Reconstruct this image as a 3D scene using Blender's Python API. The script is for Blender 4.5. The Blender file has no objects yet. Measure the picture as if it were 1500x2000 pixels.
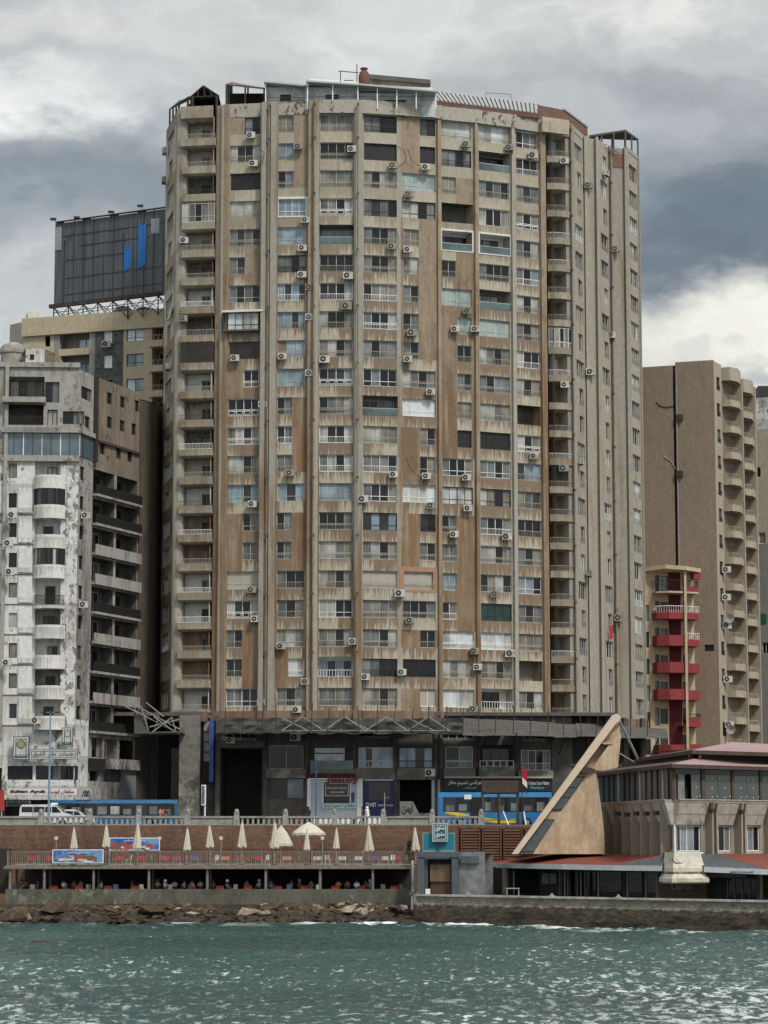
import bpy, math, random
from mathutils import Vector, Matrix, noise
random.seed(7)
R = math.radians
sc = bpy.context.scene
COL = sc.collection
# ---------------------------------------------------------------- camera
PITCH = R(7.595); FPX = 4800.0; HC = 7.0
cam = bpy.data.cameras.new('camera'); camo = bpy.data.objects.new('camera', cam); COL.objects.link(camo)
cam.sensor_fit = 'VERTICAL'; cam.sensor_height = 36; cam.lens = 36 * FPX / 2000
cam.clip_start = 1; cam.clip_end = 6000
camo.location = (0, 0, HC); camo.rotation_euler = (R(90) + PITCH, 0, 0)
sc.camera = camo
CP, SP = math.cos(PITCH), math.sin(PITCH)
def V(px, py, Y):
    """world point seen at photo pixel (px,py) at world distance Y"""
    a = (px - 750) / FPX; b = (1000 - py) / FPX
    t = Y / (CP - b * SP)
    return Vector((a * t, Y, HC + (SP + b * CP) * t))
def proj(p):
    x, y, z = p[0], p[1], p[2] - HC
    d = y * CP + z * SP; u = -y * SP + z * CP
    return 750 + FPX * x / d, 1000 - FPX * u / d
def YZ(py, z):
    b = (1000 - py) / FPX
    return (z - HC) * (CP - b * SP) / (SP + b * CP)
# ---------------------------------------------------------------- render / light
sc.view_settings.view_transform = 'Standard'; sc.view_settings.look = 'None'
sc.view_settings.exposure = 0.06; sc.view_settings.gamma = 1
sc.view_settings.use_curve_mapping = False
SUN_EL, SUN_AZ = R(50), R(143)          # azimuth clockwise from +Y (north)
sd = Vector((math.sin(SUN_AZ) * math.cos(SUN_EL), math.cos(SUN_AZ) * math.cos(SUN_EL), math.sin(SUN_EL)))
sl = bpy.data.lights.new('sun', 'SUN'); sl.energy = 2.8; sl.angle = R(10); sl.color = (1, .95, .87)
so = bpy.data.objects.new('sun', sl); COL.objects.link(so)
so.rotation_euler = (-sd).to_track_quat('-Z', 'Y').to_euler()
# node helper
def nd(nt, typ, ins=None, **props):
    n = nt.nodes.new(typ)
    for k, v in props.items(): setattr(n, k, v)
    for k, v in (ins or {}).items():
        s = n.inputs[k]
        if isinstance(v, bpy.types.NodeSocket): nt.links.new(v, s)
        else: s.default_value = v
    return n
def mth(nt, op, a, b=0.0, c=None, clamp=False):
    d = {0: a, 1: b}
    if c is not None: d[2] = c
    return nd(nt, 'ShaderNodeMath', d, operation=op, use_clamp=clamp).outputs[0]
def vmul(nt, v, s): return nd(nt, 'ShaderNodeVectorMath', {0: v, 1: s}, operation='MULTIPLY').outputs[0]
def vadd(nt, v, s): return nd(nt, 'ShaderNodeVectorMath', {0: v, 1: s}, operation='ADD').outputs[0]
def noi(nt, v, scale, detail=4.0, rough=.55):
    return nd(nt, 'ShaderNodeTexNoise', {'Vector': v, 'Scale': scale, 'Detail': detail, 'Roughness': rough}).outputs[0]
def mr(nt, v, a, b, c=0.0, d=1.0, smooth=False):
    return nd(nt, 'ShaderNodeMapRange', {'Value': v, 'From Min': a, 'From Max': b, 'To Min': c, 'To Max': d}, clamp=True,
              interpolation_type='SMOOTHSTEP' if smooth else 'LINEAR').outputs[0]
def mix(nt, f, a, b):
    n = nt.nodes.new('ShaderNodeMix'); n.data_type = 'RGBA'
    for s, v in ((n.inputs[0], f), (n.inputs[6], a), (n.inputs[7], b)):
        if isinstance(v, bpy.types.NodeSocket): nt.links.new(v, s)
        else: s.default_value = v if not isinstance(v, tuple) or len(v) == 4 else (*v, 1)
    return n.outputs[2]
# ---------------------------------------------------------------- sky
w = bpy.data.worlds.new('World'); sc.world = w; w.use_nodes = True
nt = w.node_tree; nt.nodes.clear()
out = nd(nt, 'ShaderNodeOutputWorld'); bg = nd(nt, 'ShaderNodeBackground'); nt.links.new(bg.outputs[0], out.inputs[0])
sky = nd(nt, 'ShaderNodeTexSky', sky_type='NISHITA', sun_disc=False, sun_elevation=SUN_EL, sun_rotation=SUN_AZ)
tc = nd(nt, 'ShaderNodeTexCoord').outputs['Generated']
sx = nd(nt, 'ShaderNodeSeparateXYZ', {0: tc})
dx, dy, dz = sx.outputs[0], sx.outputs[1], sx.outputs[2]
den = mth(nt, 'MAXIMUM', mth(nt, 'ABSOLUTE', dy), .05)
tx = mth(nt, 'DIVIDE', dx, den); tz = mth(nt, 'DIVIDE', dz, den)
P0 = nd(nt, 'ShaderNodeCombineXYZ', {0: tx, 1: tz, 2: mth(nt, 'GREATER_THAN', dy, 0)}).outputs[0]
wn = nd(nt, 'ShaderNodeTexNoise', {'Vector': vmul(nt, P0, (1, 1.8, 1)), 'Scale': 16.0, 'Detail': 6.0, 'Roughness': .56}).outputs[1]
wv = vmul(nt, vadd(nt, wn, (-.5, -.5, -.5)), (.14, .07, 0))
P = vadd(nt, P0, wv)
def blob(px, py, rx, ry):
    c = V(px, py, 1.0); c = (c.x, c.z - HC, 0)
    q = vmul(nt, vadd(nt, P, (-c[0], -c[1], 0)), (FPX / rx, FPX / ry, 0))
    l = nd(nt, 'ShaderNodeVectorMath', {0: q}, operation='LENGTH').outputs['Value']
    return mr(nt, l, 0.1, 1.4, 1, 0, True)
front = mr(nt, dy, .2, .6, 0, 1)
colr = (.52, .54, .545, 1)
def lay(col, c2, b, f=1.0): return mix(nt, mth(nt, 'MULTIPLY', mth(nt, 'MULTIPLY', b, f), front), col, c2)
c = lay(colr, (.64, .65, .64), blob(760, 50, 560, 200), .85)
c = lay(c, (.225, .265, .30), blob(100, 350, 460, 130), .95)
c = lay(c, (.86, .87, .85), blob(-10, 200, 230, 80), 1.0)
c = lay(c, (.66, .66, .64), blob(150, 50, 300, 60), .8)
c = lay(c, (.125, .165, .205), blob(1480, 410, 520, 230), .95)
c = lay(c, (.14, .175, .21), blob(1350, 500, 330, 100), .85)
c = lay(c, (.22, .245, .27), blob(1150, 170, 420, 70), .45)
c = lay(c, (.74, .74, .70), blob(1270, 20, 220, 60), .8)
c = lay(c, (.88, .86, .77), blob(1420, 645, 370, 100), 1.0)
c = lay(c, (.36, .385, .40), blob(1480, 700, 200, 40), .7)
n1 = noi(nt, vmul(nt, P, (1, 2.0, 1)), 14.0, 8.0, .6)
n2 = noi(nt, vmul(nt, P, (1, 1.8, 1)), 45.0, 6.0, .6)
k = mth(nt, 'MULTIPLY', mr(nt, n1, .3, .7, .84, 1.16), mr(nt, n2, .3, .7, .96, 1.04))
c = nd(nt, 'ShaderNodeVectorMath', {0: c, 1: nd(nt, 'ShaderNodeCombineXYZ', {0: k, 1: k, 2: k}).outputs[0]}, operation='MULTIPLY').outputs[0]
# the overcast dome is brighter overhead and towards the sun behind the viewer
gain = mth(nt, 'MAXIMUM', mr(nt, dz, .36, .85, 1, 1.75, True), mr(nt, dy, .3, -.5, 1, 1.35, True))
# bright cloud patches added above the frame to put glitter on the water
for bx, by, bz, br, bgn in ((.42, .70, .58, .34, 5.0), (-.45, .72, .53, .26, 3.0), (.05, .80, .60, .22, 2.2)):
    bd = nd(nt, 'ShaderNodeVectorMath', {0: tc, 1: (bx, by, bz)}, operation='DISTANCE').outputs['Value']
    gain = mth(nt, 'ADD', gain, mth(nt, 'MULTIPLY', mth(nt, 'MULTIPLY', mr(nt, bd, br * .3, br, bgn, 0, True), mr(nt, n1, .35, .65, .3, 1.2)), mr(nt, dz, .37, .45, 0, 1, True)))
c = nd(nt, 'ShaderNodeVectorMath', {0: c, 1: nd(nt, 'ShaderNodeCombineXYZ', {0: gain, 1: gain, 2: gain}).outputs[0]}, operation='MULTIPLY').outputs[0]
sk = vmul(nt, sky.outputs[0], (.006, .006, .006))
c = vadd(nt, c, sk)
nt.links.new(c, bg.inputs[0]); bg.inputs[1].default_value = 1.0
# ---------------------------------------------------------------- materials
def base_mat(name):
    m = bpy.data.materials.new(name); m.use_nodes = True
    nt = m.node_tree; b = nt.nodes['Principled BSDF']
    pos = nd(nt, 'ShaderNodeNewGeometry').outputs['Position']
    return m, nt, b, pos
MATS = {}
def M(name, col, rough=.8, metal=0.0, sc_=(1, 1, 1), scale=2.0, amt=.25, bump=0.0, coat=0.0, spec=.4, d2=None, d2r=(.5, .62), emit=0, alpha=None, trans=0):
    if name in MATS: return MATS[name]
    m, nt, b, pos = base_mat(name)
    v = vmul(nt, pos, sc_)
    n = noi(nt, v, scale, 5.0, .6)
    dark = tuple(c * (1 - amt) for c in col); lite = tuple(min(1, c * (1 + amt * .6)) for c in col)
    cc = mix(nt, mr(nt, n, .3, .7), (*dark, 1), (*lite, 1))
    if d2:
        n2 = noi(nt, vadd(nt, v, (31, 7, 3)), scale * .45, 7.0, .65)
        cc = mix(nt, mr(nt, n2, d2r[0], d2r[1], 0, .85), cc, (*d2, 1))
    nt.links.new(cc, b.inputs['Base Color'])
    b.inputs['Roughness'].default_value = rough; b.inputs['Metallic'].default_value = metal
    b.inputs['Specular IOR Level'].default_value = spec
    if coat: b.inputs['Coat Weight'].default_value = coat; b.inputs['Coat Roughness'].default_value = .06
    if bump:
        bp = nd(nt, 'ShaderNodeBump', {'Height': n, 'Strength': bump, 'Distance': .05}); nt.links.new(bp.outputs[0], b.inputs['Normal'])
    if emit:
        b.inputs['Emission Color'].default_value = (*col, 1); b.inputs['Emission Strength'].default_value = emit
    if trans:
        b.inputs['Transmission Weight'].default_value = trans
    MATS[name] = m; return m
def plaster(name, light, brown, lo, hi, drip=.0, zlow=None, grey=None, fl=3.066, z0=20.75, vs=.10, peel=None):
    """weathered plaster: tall streaks of a second colour, drip marks under each sill, flaking"""
    m, nt, b, pos = base_mat(name)
    s = nd(nt, 'ShaderNodeSeparateXYZ', {0: pos})
    st = noi(nt, vmul(nt, pos, (1.1, 1.1, vs)), 1.0, 6.0, .62)
    bl = noi(nt, vmul(nt, pos, (.16, .16, .09)), 1.0, 4.0, .6)
    f = mth(nt, 'ADD', mth(nt, 'MULTIPLY', st, .62), mth(nt, 'MULTIPLY', bl, .38))
    if zlow is not None:   # less staining on the upper storeys
        f = mth(nt, 'SUBTRACT', f, mr(nt, s.outputs[2], zlow[0], zlow[1], 0, zlow[2]))
    fac = mr(nt, f, lo, hi)
    fine = noi(nt, vmul(nt, pos, (1, 1, .6)), 3.0, 6.0, .65)
    lt = mix(nt, mr(nt, fine, .3, .7), tuple(c * .80 for c in light), tuple(c * 1.1 for c in light))
    br = mix(nt, mr(nt, fine, .3, .7), tuple(c * .82 for c in brown), tuple(c * 1.12 for c in brown))
    if grey:
        gm = noi(nt, vmul(nt, vadd(nt, pos, (9, 5, 2)), (.25, .25, .12)), 1.0, 5.0, .6)
        lt = mix(nt, mr(nt, gm, .45, .6), lt, (*grey, 1))
    if 'tower' in name: br = mix(nt, mr(nt, noi(nt, vmul(nt, vadd(nt, pos, (4, 9, 1)), (.10, .10, .06)), 1.0, 3.0, .5), .42, .6), br, tuple(c * k_ for c, k_ in zip(brown, (1.08, .98, .84))))
    cc = mix(nt, fac, lt, br)
    if 'brown' in name and 'tower' in name:   # pale washed runs and mottling
        ws = noi(nt, vmul(nt, vadd(nt, pos, (13, 3, 5)), (1.7, 1.7, .10)), 1.0, 5.0, .62)
        cc = mix(nt, mr(nt, ws, .56, .66, 0, .55), cc, tuple(min(1, c * 1.3) for c in light))
        ms = noi(nt, vmul(nt, pos, (.8, .8, .5)), 1.0, 6.0, .7)
        cc = mix(nt, mr(nt, ms, .52, .66, 0, .45), cc, tuple(c * .62 for c in brown))
    if drip:
        fr = mth(nt, 'FRACT', mth(nt, 'DIVIDE', mth(nt, 'SUBTRACT', s.outputs[2], z0), fl))
        ln = noi(nt, vmul(nt, pos, (6.5, 6.5, .16)), 1.0, 4.0, .65)
        cellv = nd(nt, 'ShaderNodeCombineXYZ', {0: mth(nt, 'FLOOR', mth(nt, 'MULTIPLY', mth(nt, 'ADD', s.outputs[0], 1.1), .27)), 1: mth(nt, 'FLOOR', mth(nt, 'DIVIDE', mth(nt, 'SUBTRACT', s.outputs[2], z0), fl)), 2: 0.0}).outputs[0]
        cell = nd(nt, 'ShaderNodeTexWhiteNoise', {'Vector': cellv}).outputs[0]
        top = mth(nt, 'SUBTRACT', 1.0, fr)
        dm = mr(nt, mth(nt, 'ADD', mth(nt, 'SUBTRACT', mth(nt, 'MULTIPLY', ln, 1.25), mth(nt, 'MULTIPLY', top, .62)), mr(nt, cell, 0, 1, -.24, .13)), .36, .47)
        hz = mr(nt, s.outputs[2], 66, 78, 1, .25)
        cc = mix(nt, mth(nt, 'MULTIPLY', mth(nt, 'MULTIPLY', dm, drip), hz), cc, tuple(c * .8 for c in brown))
        dn = mth(nt, 'MULTIPLY', mr(nt, noi(nt, vmul(nt, vadd(nt, pos, (3, 17, 0)), (5, 5, .12)), 1.0, 4.0, .65), .60, .68), drip * .45)
        cc = mix(nt, dn, cc, tuple(min(1, c * 1.15) for c in light))
    if peel:
        pn = noi(nt, vmul(nt, pos, (1.6, 1.6, 1.1)), 1.0, 9.0, .74)
        pz = mr(nt, noi(nt, vmul(nt, vadd(nt, pos, (50, 0, 0)), (.14, .14, .10)), 1.0, 2.0, .5), .42, .62, -.04, .07)
        cc = mix(nt, mr(nt, mth(nt, 'ADD', pn, pz), .585, .61), cc, (*peel, 1))
    nt.links.new(cc, b.inputs['Base Color']); b.inputs['Roughness'].default_value = .9
    b.inputs['Specular IOR Level'].default_value = .2
    bp = nd(nt, 'ShaderNodeBump', {'Height': fine, 'Strength': .35, 'Distance': .06}); nt.links.new(bp.outputs[0], b.inputs['Normal'])
    MATS[name] = m; return m
def curtain(name, a, bcol, fold=9.0, coat=.22, spec=.5):
    """glass pane with hanging fabric close behind it"""
    m, nt, b, pos = base_mat(name)
    s = nd(nt, 'ShaderNodeSeparateXYZ', {0: pos})
    xx = mth(nt, 'ADD', s.outputs[0], mth(nt, 'MULTIPLY', s.outputs[1], .9))
    wv = noi(nt, nd(nt, 'ShaderNodeCombineXYZ', {0: mth(nt, 'MULTIPLY', xx, fold), 1: mth(nt, 'MULTIPLY', s.outputs[2], .25), 2: 0.0}).outputs[0], 1.0, 3.0, .6)
    big = noi(nt, vmul(nt, pos, (.7, .7, .4)), 1.0, 2.0, .5)
    cc = mix(nt, mr(nt, wv, .3, .7), (*a, 1), (*bcol, 1))
    cc = mix(nt, mr(nt, big, .42, .62, 0, .55), cc, tuple(c * .35 for c in a))
    nt.links.new(cc, b.inputs['Base Color']); b.inputs['Roughness'].default_value = .5
    b.inputs['Coat Weight'].default_value = coat; b.inputs['Coat Roughness'].default_value = .04
    MATS[name] = m; return m
# ---------------------------------------------------------------- mesh builder
ABS = {}
def X4(t): return tuple(t) if len(t) == 4 else (*t, 1)
class Fr:
    """vertical facade plane running left to right as seen from outside; d = outwards"""
    def __init__(s, a, b):
        s.a = Vector((a[0], a[1], 0)); e = Vector((b[0], b[1], 0)) - s.a; s.L = e.length; s.u = e / s.L
        s.n = Vector((s.u.y, -s.u.x, 0))
    def p(s, u, d, z): return s.a + s.u * u + s.n * d + Vector((0, 0, z))
    def hit(s, px, py, d=0):
        r = V(px, py, 1.0) - Vector((0, 0, HC)); a = s.a + s.n * d
        k = r.x * s.n.x + r.y * s.n.y
        t = (a.x * s.n.x + a.y * s.n.y) / k
        q = r * t; q.z += HC
        return (Vector((q.x, q.y, 0)) - a).dot(s.u), q.z
    def hz(s, px, z, d=0):      # u of the column of pixels px at height z
        py = proj(s.p(s.L / 2, d, z))[1]
        return s.hit(px, py, d)[0]
def FP(x0, Y0, x1, Y1, py=900):
    a = V(x0, py, Y0); b = V(x1, py, Y1); return Fr((a.x, a.y), (b.x, b.y))
class MB:
    def __init__(s): s.v = []; s.f = []; s.m = []; s.mats = []
    def mi(s, m):
        if m not in s.mats: s.mats.append(m)
        return s.mats.index(m)
    def add(s, vs, fs, m):
        o = len(s.v); s.v += [tuple(p) for p in vs]; k = s.mi(m)
        for f in fs: s.f.append([o + i for i in f]); s.m.append(k)
        return s
    def quad(s, a, b, c, d, m): return s.add([a, b, c, d], [(0, 1, 2, 3)], m)
    def hexa(s, P, m): return s.add(P, [(0, 3, 2, 1), (4, 5, 6, 7), (0, 1, 5, 4), (1, 2, 6, 5), (2, 3, 7, 6), (3, 0, 4, 7)], m)
    def box(s, x0, y0, z0, x1, y1, z1, m):
        return s.hexa([(x0, y0, z0), (x1, y0, z0), (x1, y1, z0), (x0, y1, z0), (x0, y0, z1), (x1, y0, z1), (x1, y1, z1), (x0, y1, z1)], m)
    def fb(s, F, u0, u1, d0, d1, z0, z1, m):
        if d0 < d1: d0, d1 = d1, d0
        return s.hexa([F.p(u0, d0, z0), F.p(u1, d0, z0), F.p(u1, d1, z0), F.p(u0, d1, z0),
                       F.p(u0, d0, z1), F.p(u1, d0, z1), F.p(u1, d1, z1), F.p(u0, d1, z1)], m)
    def ext(s, pts, vec, m):
        n = len(pts); vec = Vector(vec); P = [Vector(p) for p in pts] + [Vector(p) + vec for p in pts]
        return s.add(P, [tuple(range(n))[::-1], tuple(range(n, 2 * n))] + [(i, (i + 1) % n, n + (i + 1) % n, n + i) for i in range(n)], m)
    def tube(s, p, q, r, m, n=6, r2=None):
        p = Vector(p); q = Vector(q); r2 = r if r2 is None else r2; d = (q - p).normalized()
        a = d.orthogonal().normalized(); b = d.cross(a); vs = []
        for c, rr in ((p, r), (q, r2)):
            for i in range(n):
                t = 2 * math.pi * (i + .5) / n; vs.append(c + a * (math.cos(t) * rr) + b * (math.sin(t) * rr))
        return s.add(vs, [tuple(range(n))[::-1], tuple(range(n, 2 * n))] + [(i, (i + 1) % n, n + (i + 1) % n, n + i) for i in range(n)], m)
    def path(s, pts, r, m, n=5):
        for a, b in zip(pts, pts[1:]): s.tube(a, b, r, m, n)
        return s
    def lathe(s, c, prof, m, n=16, wob=0, k=8):
        c = Vector(c); vs = []
        for (r, z) in prof:
            for i in range(n):
                t = 2 * math.pi * i / n; rr = r * (1 + wob * math.cos(k * t)); vs.append(c + Vector((math.cos(t) * rr, math.sin(t) * rr, z)))
        fs = []
        for j in range(len(prof) - 1):
            for i in range(n): fs.append((j * n + i, j * n + (i + 1) % n, (j + 1) * n + (i + 1) % n, (j + 1) * n + i))
        fs.append(tuple(range(n))[::-1]); fs.append(tuple(range((len(prof) - 1) * n, len(prof) * n)))
        return s.add(vs, fs, m)
    def build(s, name, parent=None, base=None, smooth=False):
        if base is None:
            if parent is not None: base = ABS[parent.name]
            else:
                xs = [p[0] for p in s.v]; ys = [p[1] for p in s.v]; base = Vector(((min(xs) + max(xs)) / 2, (min(ys) + max(ys)) / 2, min(p[2] for p in s.v)))
        base = Vector(base)
        me = bpy.data.meshes.new(name)
        me.from_pydata([(p[0] - base.x, p[1] - base.y, p[2] - base.z) for p in s.v], [], s.f)
        for m in s.mats: me.materials.append(m)
        me.polygons.foreach_set('material_index', s.m)
        if smooth: me.polygons.foreach_set('use_smooth', [True] * len(s.f))
        me.update()
        o = bpy.data.objects.new(name, me); COL.objects.link(o)
        if parent is not None: o.parent = parent; o.location = base - ABS[parent.name]
        else: o.location = base
        ABS[o.name] = base
        return o
def tag(o, label=None, cat=None, group=None, kind=None):
    if label: o['label'] = label
    if cat: o['category'] = cat
    if group: o['group'] = group
    if kind: o['kind'] = kind
    return o
def thing(name, loc, label, cat, group=None, rz=0):
    o = bpy.data.objects.new(name, None); COL.objects.link(o); o.empty_display_size = .5
    o.location = loc; o.rotation_euler.z = rz; ABS[o.name] = Vector(loc)
    return tag(o, label, cat, group)
def copy_tree(o, parent=None, loc=None, rz=None):
    c = o.copy(); COL.objects.link(c); c.parent = parent
    if loc is not None: c.location = loc
    if rz is not None: c.rotation_euler.z = rz
    for ch in o.children: copy_tree(ch, c)
    return c
def wall(mb, F, z0, z1, u0, u1, ops, mat, depth=.28, d=0, blankmat=None, rev=None):
    """wall sheet with real openings and reveals; blankmat(cell) may pick another plaster"""
    us = sorted({u0, u1} | {max(u0, min(u1, x)) for o in ops for x in o[:2]}); zs = sorted({z0, z1} | {x for o in ops for x in o[2:4]})
    for i in range(len(us) - 1):
        run = None
        for j in range(len(zs) - 1):
            cu, cz = (us[i] + us[i + 1]) / 2, (zs[j] + zs[j + 1]) / 2
            inside = any(o[0] < cu < o[1] and o[2] < cz < o[3] for o in ops)
            if inside or us[i + 1] - us[i] < 1e-5: continue
            m = blankmat(cu, cz) if blankmat else mat
            mb.quad(F.p(us[i], d, zs[j]), F.p(us[i + 1], d, zs[j]), F.p(us[i + 1], d, zs[j + 1]), F.p(us[i], d, zs[j + 1]), m)
    for o in ops:
        dp = o[4] if len(o) > 4 and o[4] else depth; m = (o[5] if len(o) > 5 and o[5] else None) or rev or mat
        a, b, c, e = o[:4]
        q = lambda u, dd, z: F.p(u, dd, z)
        mb.quad(q(a, d, c), q(b, d, c), q(b, d - dp, c), q(a, d - dp, c), m)
        mb.quad(q(a, d, e), q(a, d - dp, e), q(b, d - dp, e), q(b, d, e), m)
        mb.quad(q(a, d, c), q(a, d - dp, c), q(a, d - dp, e), q(a, d, e), m)
        mb.quad(q(b, d, c), q(b, d, e), q(b, d - dp, e), q(b, d - dp, c), m)
        if dp > .8: mb.quad(q(a, d - dp, c), q(b, d - dp, c), q(b, d - dp, e), q(a, d - dp, e), m)
# ---------------------------------------------------------------- palette
def mk(): pass
ALU = M('aluminium_frame', (.50, .49, .455), .5, amt=.2)
WHT = M('white_frame', (.72, .73, .73), .5, amt=.15)
DRK = M('dark_frame', (.035, .033, .03), .5, amt=.2)
IRON = M('wrought_iron', (.02, .02, .02), .6, amt=.2)
RAILG = M('grey_rail_paint', (.33, .31, .27), .6, amt=.3)
RAILW = M('white_rail_paint', (.74, .74, .72), .6, amt=.2)
def glass(name, col, rough=.05): return M(name, col, rough, spec=.35, scale=.5, amt=.5)
G_D = glass('dark_glass', (.010, .012, .013)); G_D2 = glass('smoky_glass', (.030, .033, .034)); G_K = M('black_blind_and_opening', (.010, .010, .012), .45, amt=.3)  # black blind doubles as open sashes, painting in their dark rooms
G_S = glass('painted_sky_pane', (.17, .205, .225)); G_N = glass('brown_glass', (.030, .020, .015)); G_T = glass('teal_glass', (.10, .15, .15)); G_GR = glass('green_glass', (.02, .05, .04))  # first pane's pale base colour is a painted sky reflection
C_B = curtain('beige_curtain', (.11, .105, .085), (.29, .275, .23)); C_G = curtain('grey_curtain', (.055, .063, .064), (.19, .205, .20))
C_W = curtain('white_curtain', (.40, .44, .45), (.68, .72, .72)); C_L = curtain('blue_curtain', (.14, .20, .25), (.33, .43, .50))
C_T = curtain('teal_curtain', (.20, .27, .26), (.38, .47, .45)); C_P = curtain('red_check_curtain', (.12, .05, .045), (.30, .22, .20), 16)
C_X = curtain('light_curtain', (.26, .265, .245), (.50, .50, .47))
BLIND = M('roller_blind', (.36, .34, .29), .7, sc_=(.2, .2, 9), scale=1.5, amt=.12)
SKYP = glass('painted_sky_glass', (.62, .72, .76), .1)  # near-white base colour paints in a mirrored bright sky
MIX = {'d': [G_D, G_D, G_D, G_D, G_D2, C_G, G_S], 'c': [C_B, C_B, C_B, C_X, C_G, G_D], 'g': [C_G, C_G, G_D2, G_D, C_B], 'b': [C_L, C_L, G_D2, C_L], 't': [C_T], 'w': [C_W, C_X, C_W],
       'k': [G_K], 'n': [G_N], 'x': [C_X, G_D, G_D, C_B, G_D2, C_G], 'o': [C_X, G_K, C_G, G_D2], 'r': [BLIND], 'p': [C_P, C_P, C_L], 'G': [G_GR, G_GR], 's': [SKYP], 'T': [G_T]}
def emit_window(fm, pm, rm, F, u0, u1, z0, z1, pane='x', frame='a', rail='i', d=0, rec=.14, n=None, rng=random):
    fmats = {'a': ALU, 'h': WHT, 'k': DRK}; fr = fmats[frame]
    t = .055 if frame == 'a' else .07
    w_, h = u1 - u0, z1 - z0
    if n is None: n = max(2, round(w_ / .85)) if w_ > .9 else 1
    di = d - rec
    fm.fb(F, u0, u1, di, di - .07, z0, z0 + t, fr); fm.fb(F, u0, u1, di, di - .07, z1 - t, z1, fr)
    fm.fb(F, u0, u0 + t, di, di - .07, z0 + t, z1 - t, fr); fm.fb(F, u1 - t, u1, di, di - .07, z0 + t, z1 - t, fr)
    for i in range(1, n):
        u = u0 + w_ * i / n; tt = t * (.9 if n == 2 or i == n // 2 else .55)
        fm.fb(F, u - tt / 2, u + tt / 2, di + .005, di - .075, z0 + t, z1 - t, fr)
    if rail in 'lo' or (rail == 'i' and rng.random() < .3):
        zz = z0 + h * .30; fm.fb(F, u0 + t, u1 - t, di - .01, di - .06, zz - t * .4, zz + t * .4, fr)
    ms = MIX[pane]
    seq = [rng.choice(ms) for _ in range(n)]
    if pane == 'o' and n > 2: seq[rng.choice([0, n // 2, n - 1])] = G_K
    if pane == 'x' and n > 2: seq[0] = rng.choice([C_X, C_G]); seq[-1] = rng.choice([C_B, C_X]); seq[n // 2] = G_D
    for i in range(n):
        a = u0 + w_ * i / n; b = u0 + w_ * (i + 1) / n; dd = di - .035 - (.02 if i % 2 else 0) - rng.random() * .006
        tl = (rng.random() - .5) * .012
        pm.quad(F.p(a, dd + tl, z0), F.p(b, dd - tl, z0), F.p(b, dd - tl * .5, z1), F.p(a, dd + tl, z1), seq[i])
    if rail in 'io':
        rc = {'a': RAILG, 'h': RAILW, 'k': IRON}[frame] if rail == 'i' else RAILW
        top = z0 + h * .36; dr = d - .01
        rm.fb(F, u0, u1, dr + .035, dr, top - .03, top + .02, rc); rm.fb(F, u0, u1, dr + .03, dr, z0 + .05, z0 + .08, rc)
        k = max(4, int(w_ / .17))
        if rail == 'i':
            for i in range(k + 1):
                u = u0 + .02 + (w_ - .04) * i / k; rm.fb(F, u - .011, u + .011, dr + .025, dr + .003, z0 + .05, top, rc)
        else:
            k = max(2, int(w_ / .75))
            for i in range(k):
                a = u0 + w_ * i / k + .1; b = u0 + w_ * (i + 1) / k - .1; zz0, zz1 = z0 + .16, top - .1
                for (p, q, r, s_) in ((a, b, zz0, zz0 + .04), (a, b, zz1 - .04, zz1), (a, a + .04, zz0 + .04, zz1 - .04), (b - .04, b, zz0 + .04, zz1 - .04)):
                    rm.fb(F, p, q, dr + .025, dr + .003, r, s_, rc)
def add_window(root, F, u0, u1, z0, z1, pane='x', frame='a', rail='i', d=0, rec=.14, n=None, name='window', label=None):
    fm, pm, rm = MB(), MB(), MB()
    emit_window(fm, pm, rm, F, u0, u1, z0, z1, pane, frame, rail, d, rec, n)
    o = fm.build(name, root, base=F.p((u0 + u1) / 2, d, z0)); pm.build('pane', o)
    if rm.v: rm.build('railing', o)
    if label: o['label'] = label
    return o
def railing(mb, F, u0, u1, d, z0, z1, m, sp=.14, r=.012):
    mb.fb(F, u0, u1, d + .02, d - .02, z1 - .045, z1, m); mb.fb(F, u0, u1, d + .015, d - .015, z0 + .04, z0 + .07, m)
    k = max(2, int((u1 - u0) / sp))
    for i in range(k + 1):
        u = u0 + (u1 - u0) * i / k; mb.fb(F, u - r, u + r, d + r, d - r, z0, z1 - .045, m)
# ================================================================ GROUND, ROAD, SEA
ST = 8.40                                    # street level
ASPH = M('asphalt', (.050, .050, .052), .9, scale=.8, amt=.3, bump=.2)
PAVE = M('pavement_slabs', (.20, .19, .17), .9, scale=1.2, amt=.25)
mb = MB(); mb.quad((-900, 233.2, ST - .15), (900, 233.2, ST - .15), (900, 3200, ST - .15), (-900, 3200, ST - .15), ASPH)
tag(mb.build('ground'), 'dark ground of the city behind the corniche', kind='structure')
mb = MB(); mb.box(-60, 233.0, ST - .6, 70, 236.0, ST, PAVE); tag(mb.build('corniche_pavement'), kind='structure')
mb = MB(); mb.box(-60, 251.5, ST - .6, 70, 256.0, ST, PAVE); tag(mb.build('pavement'), kind='structure')
mb = MB(); mb.quad((-60, 236.0, ST - .14), (70, 236.0, ST - .14), (70, 251.5, ST - .14), (-60, 251.5, ST - .14), ASPH)
LINE = M('road_paint', (.6, .6, .57), .7)
for i in range(-7, 9): mb.box(i * 7.0, 243.6, ST - .138, i * 7.0 + 3, 243.75, ST - .134, LINE)
tag(mb.build('road'), kind='structure')
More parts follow.
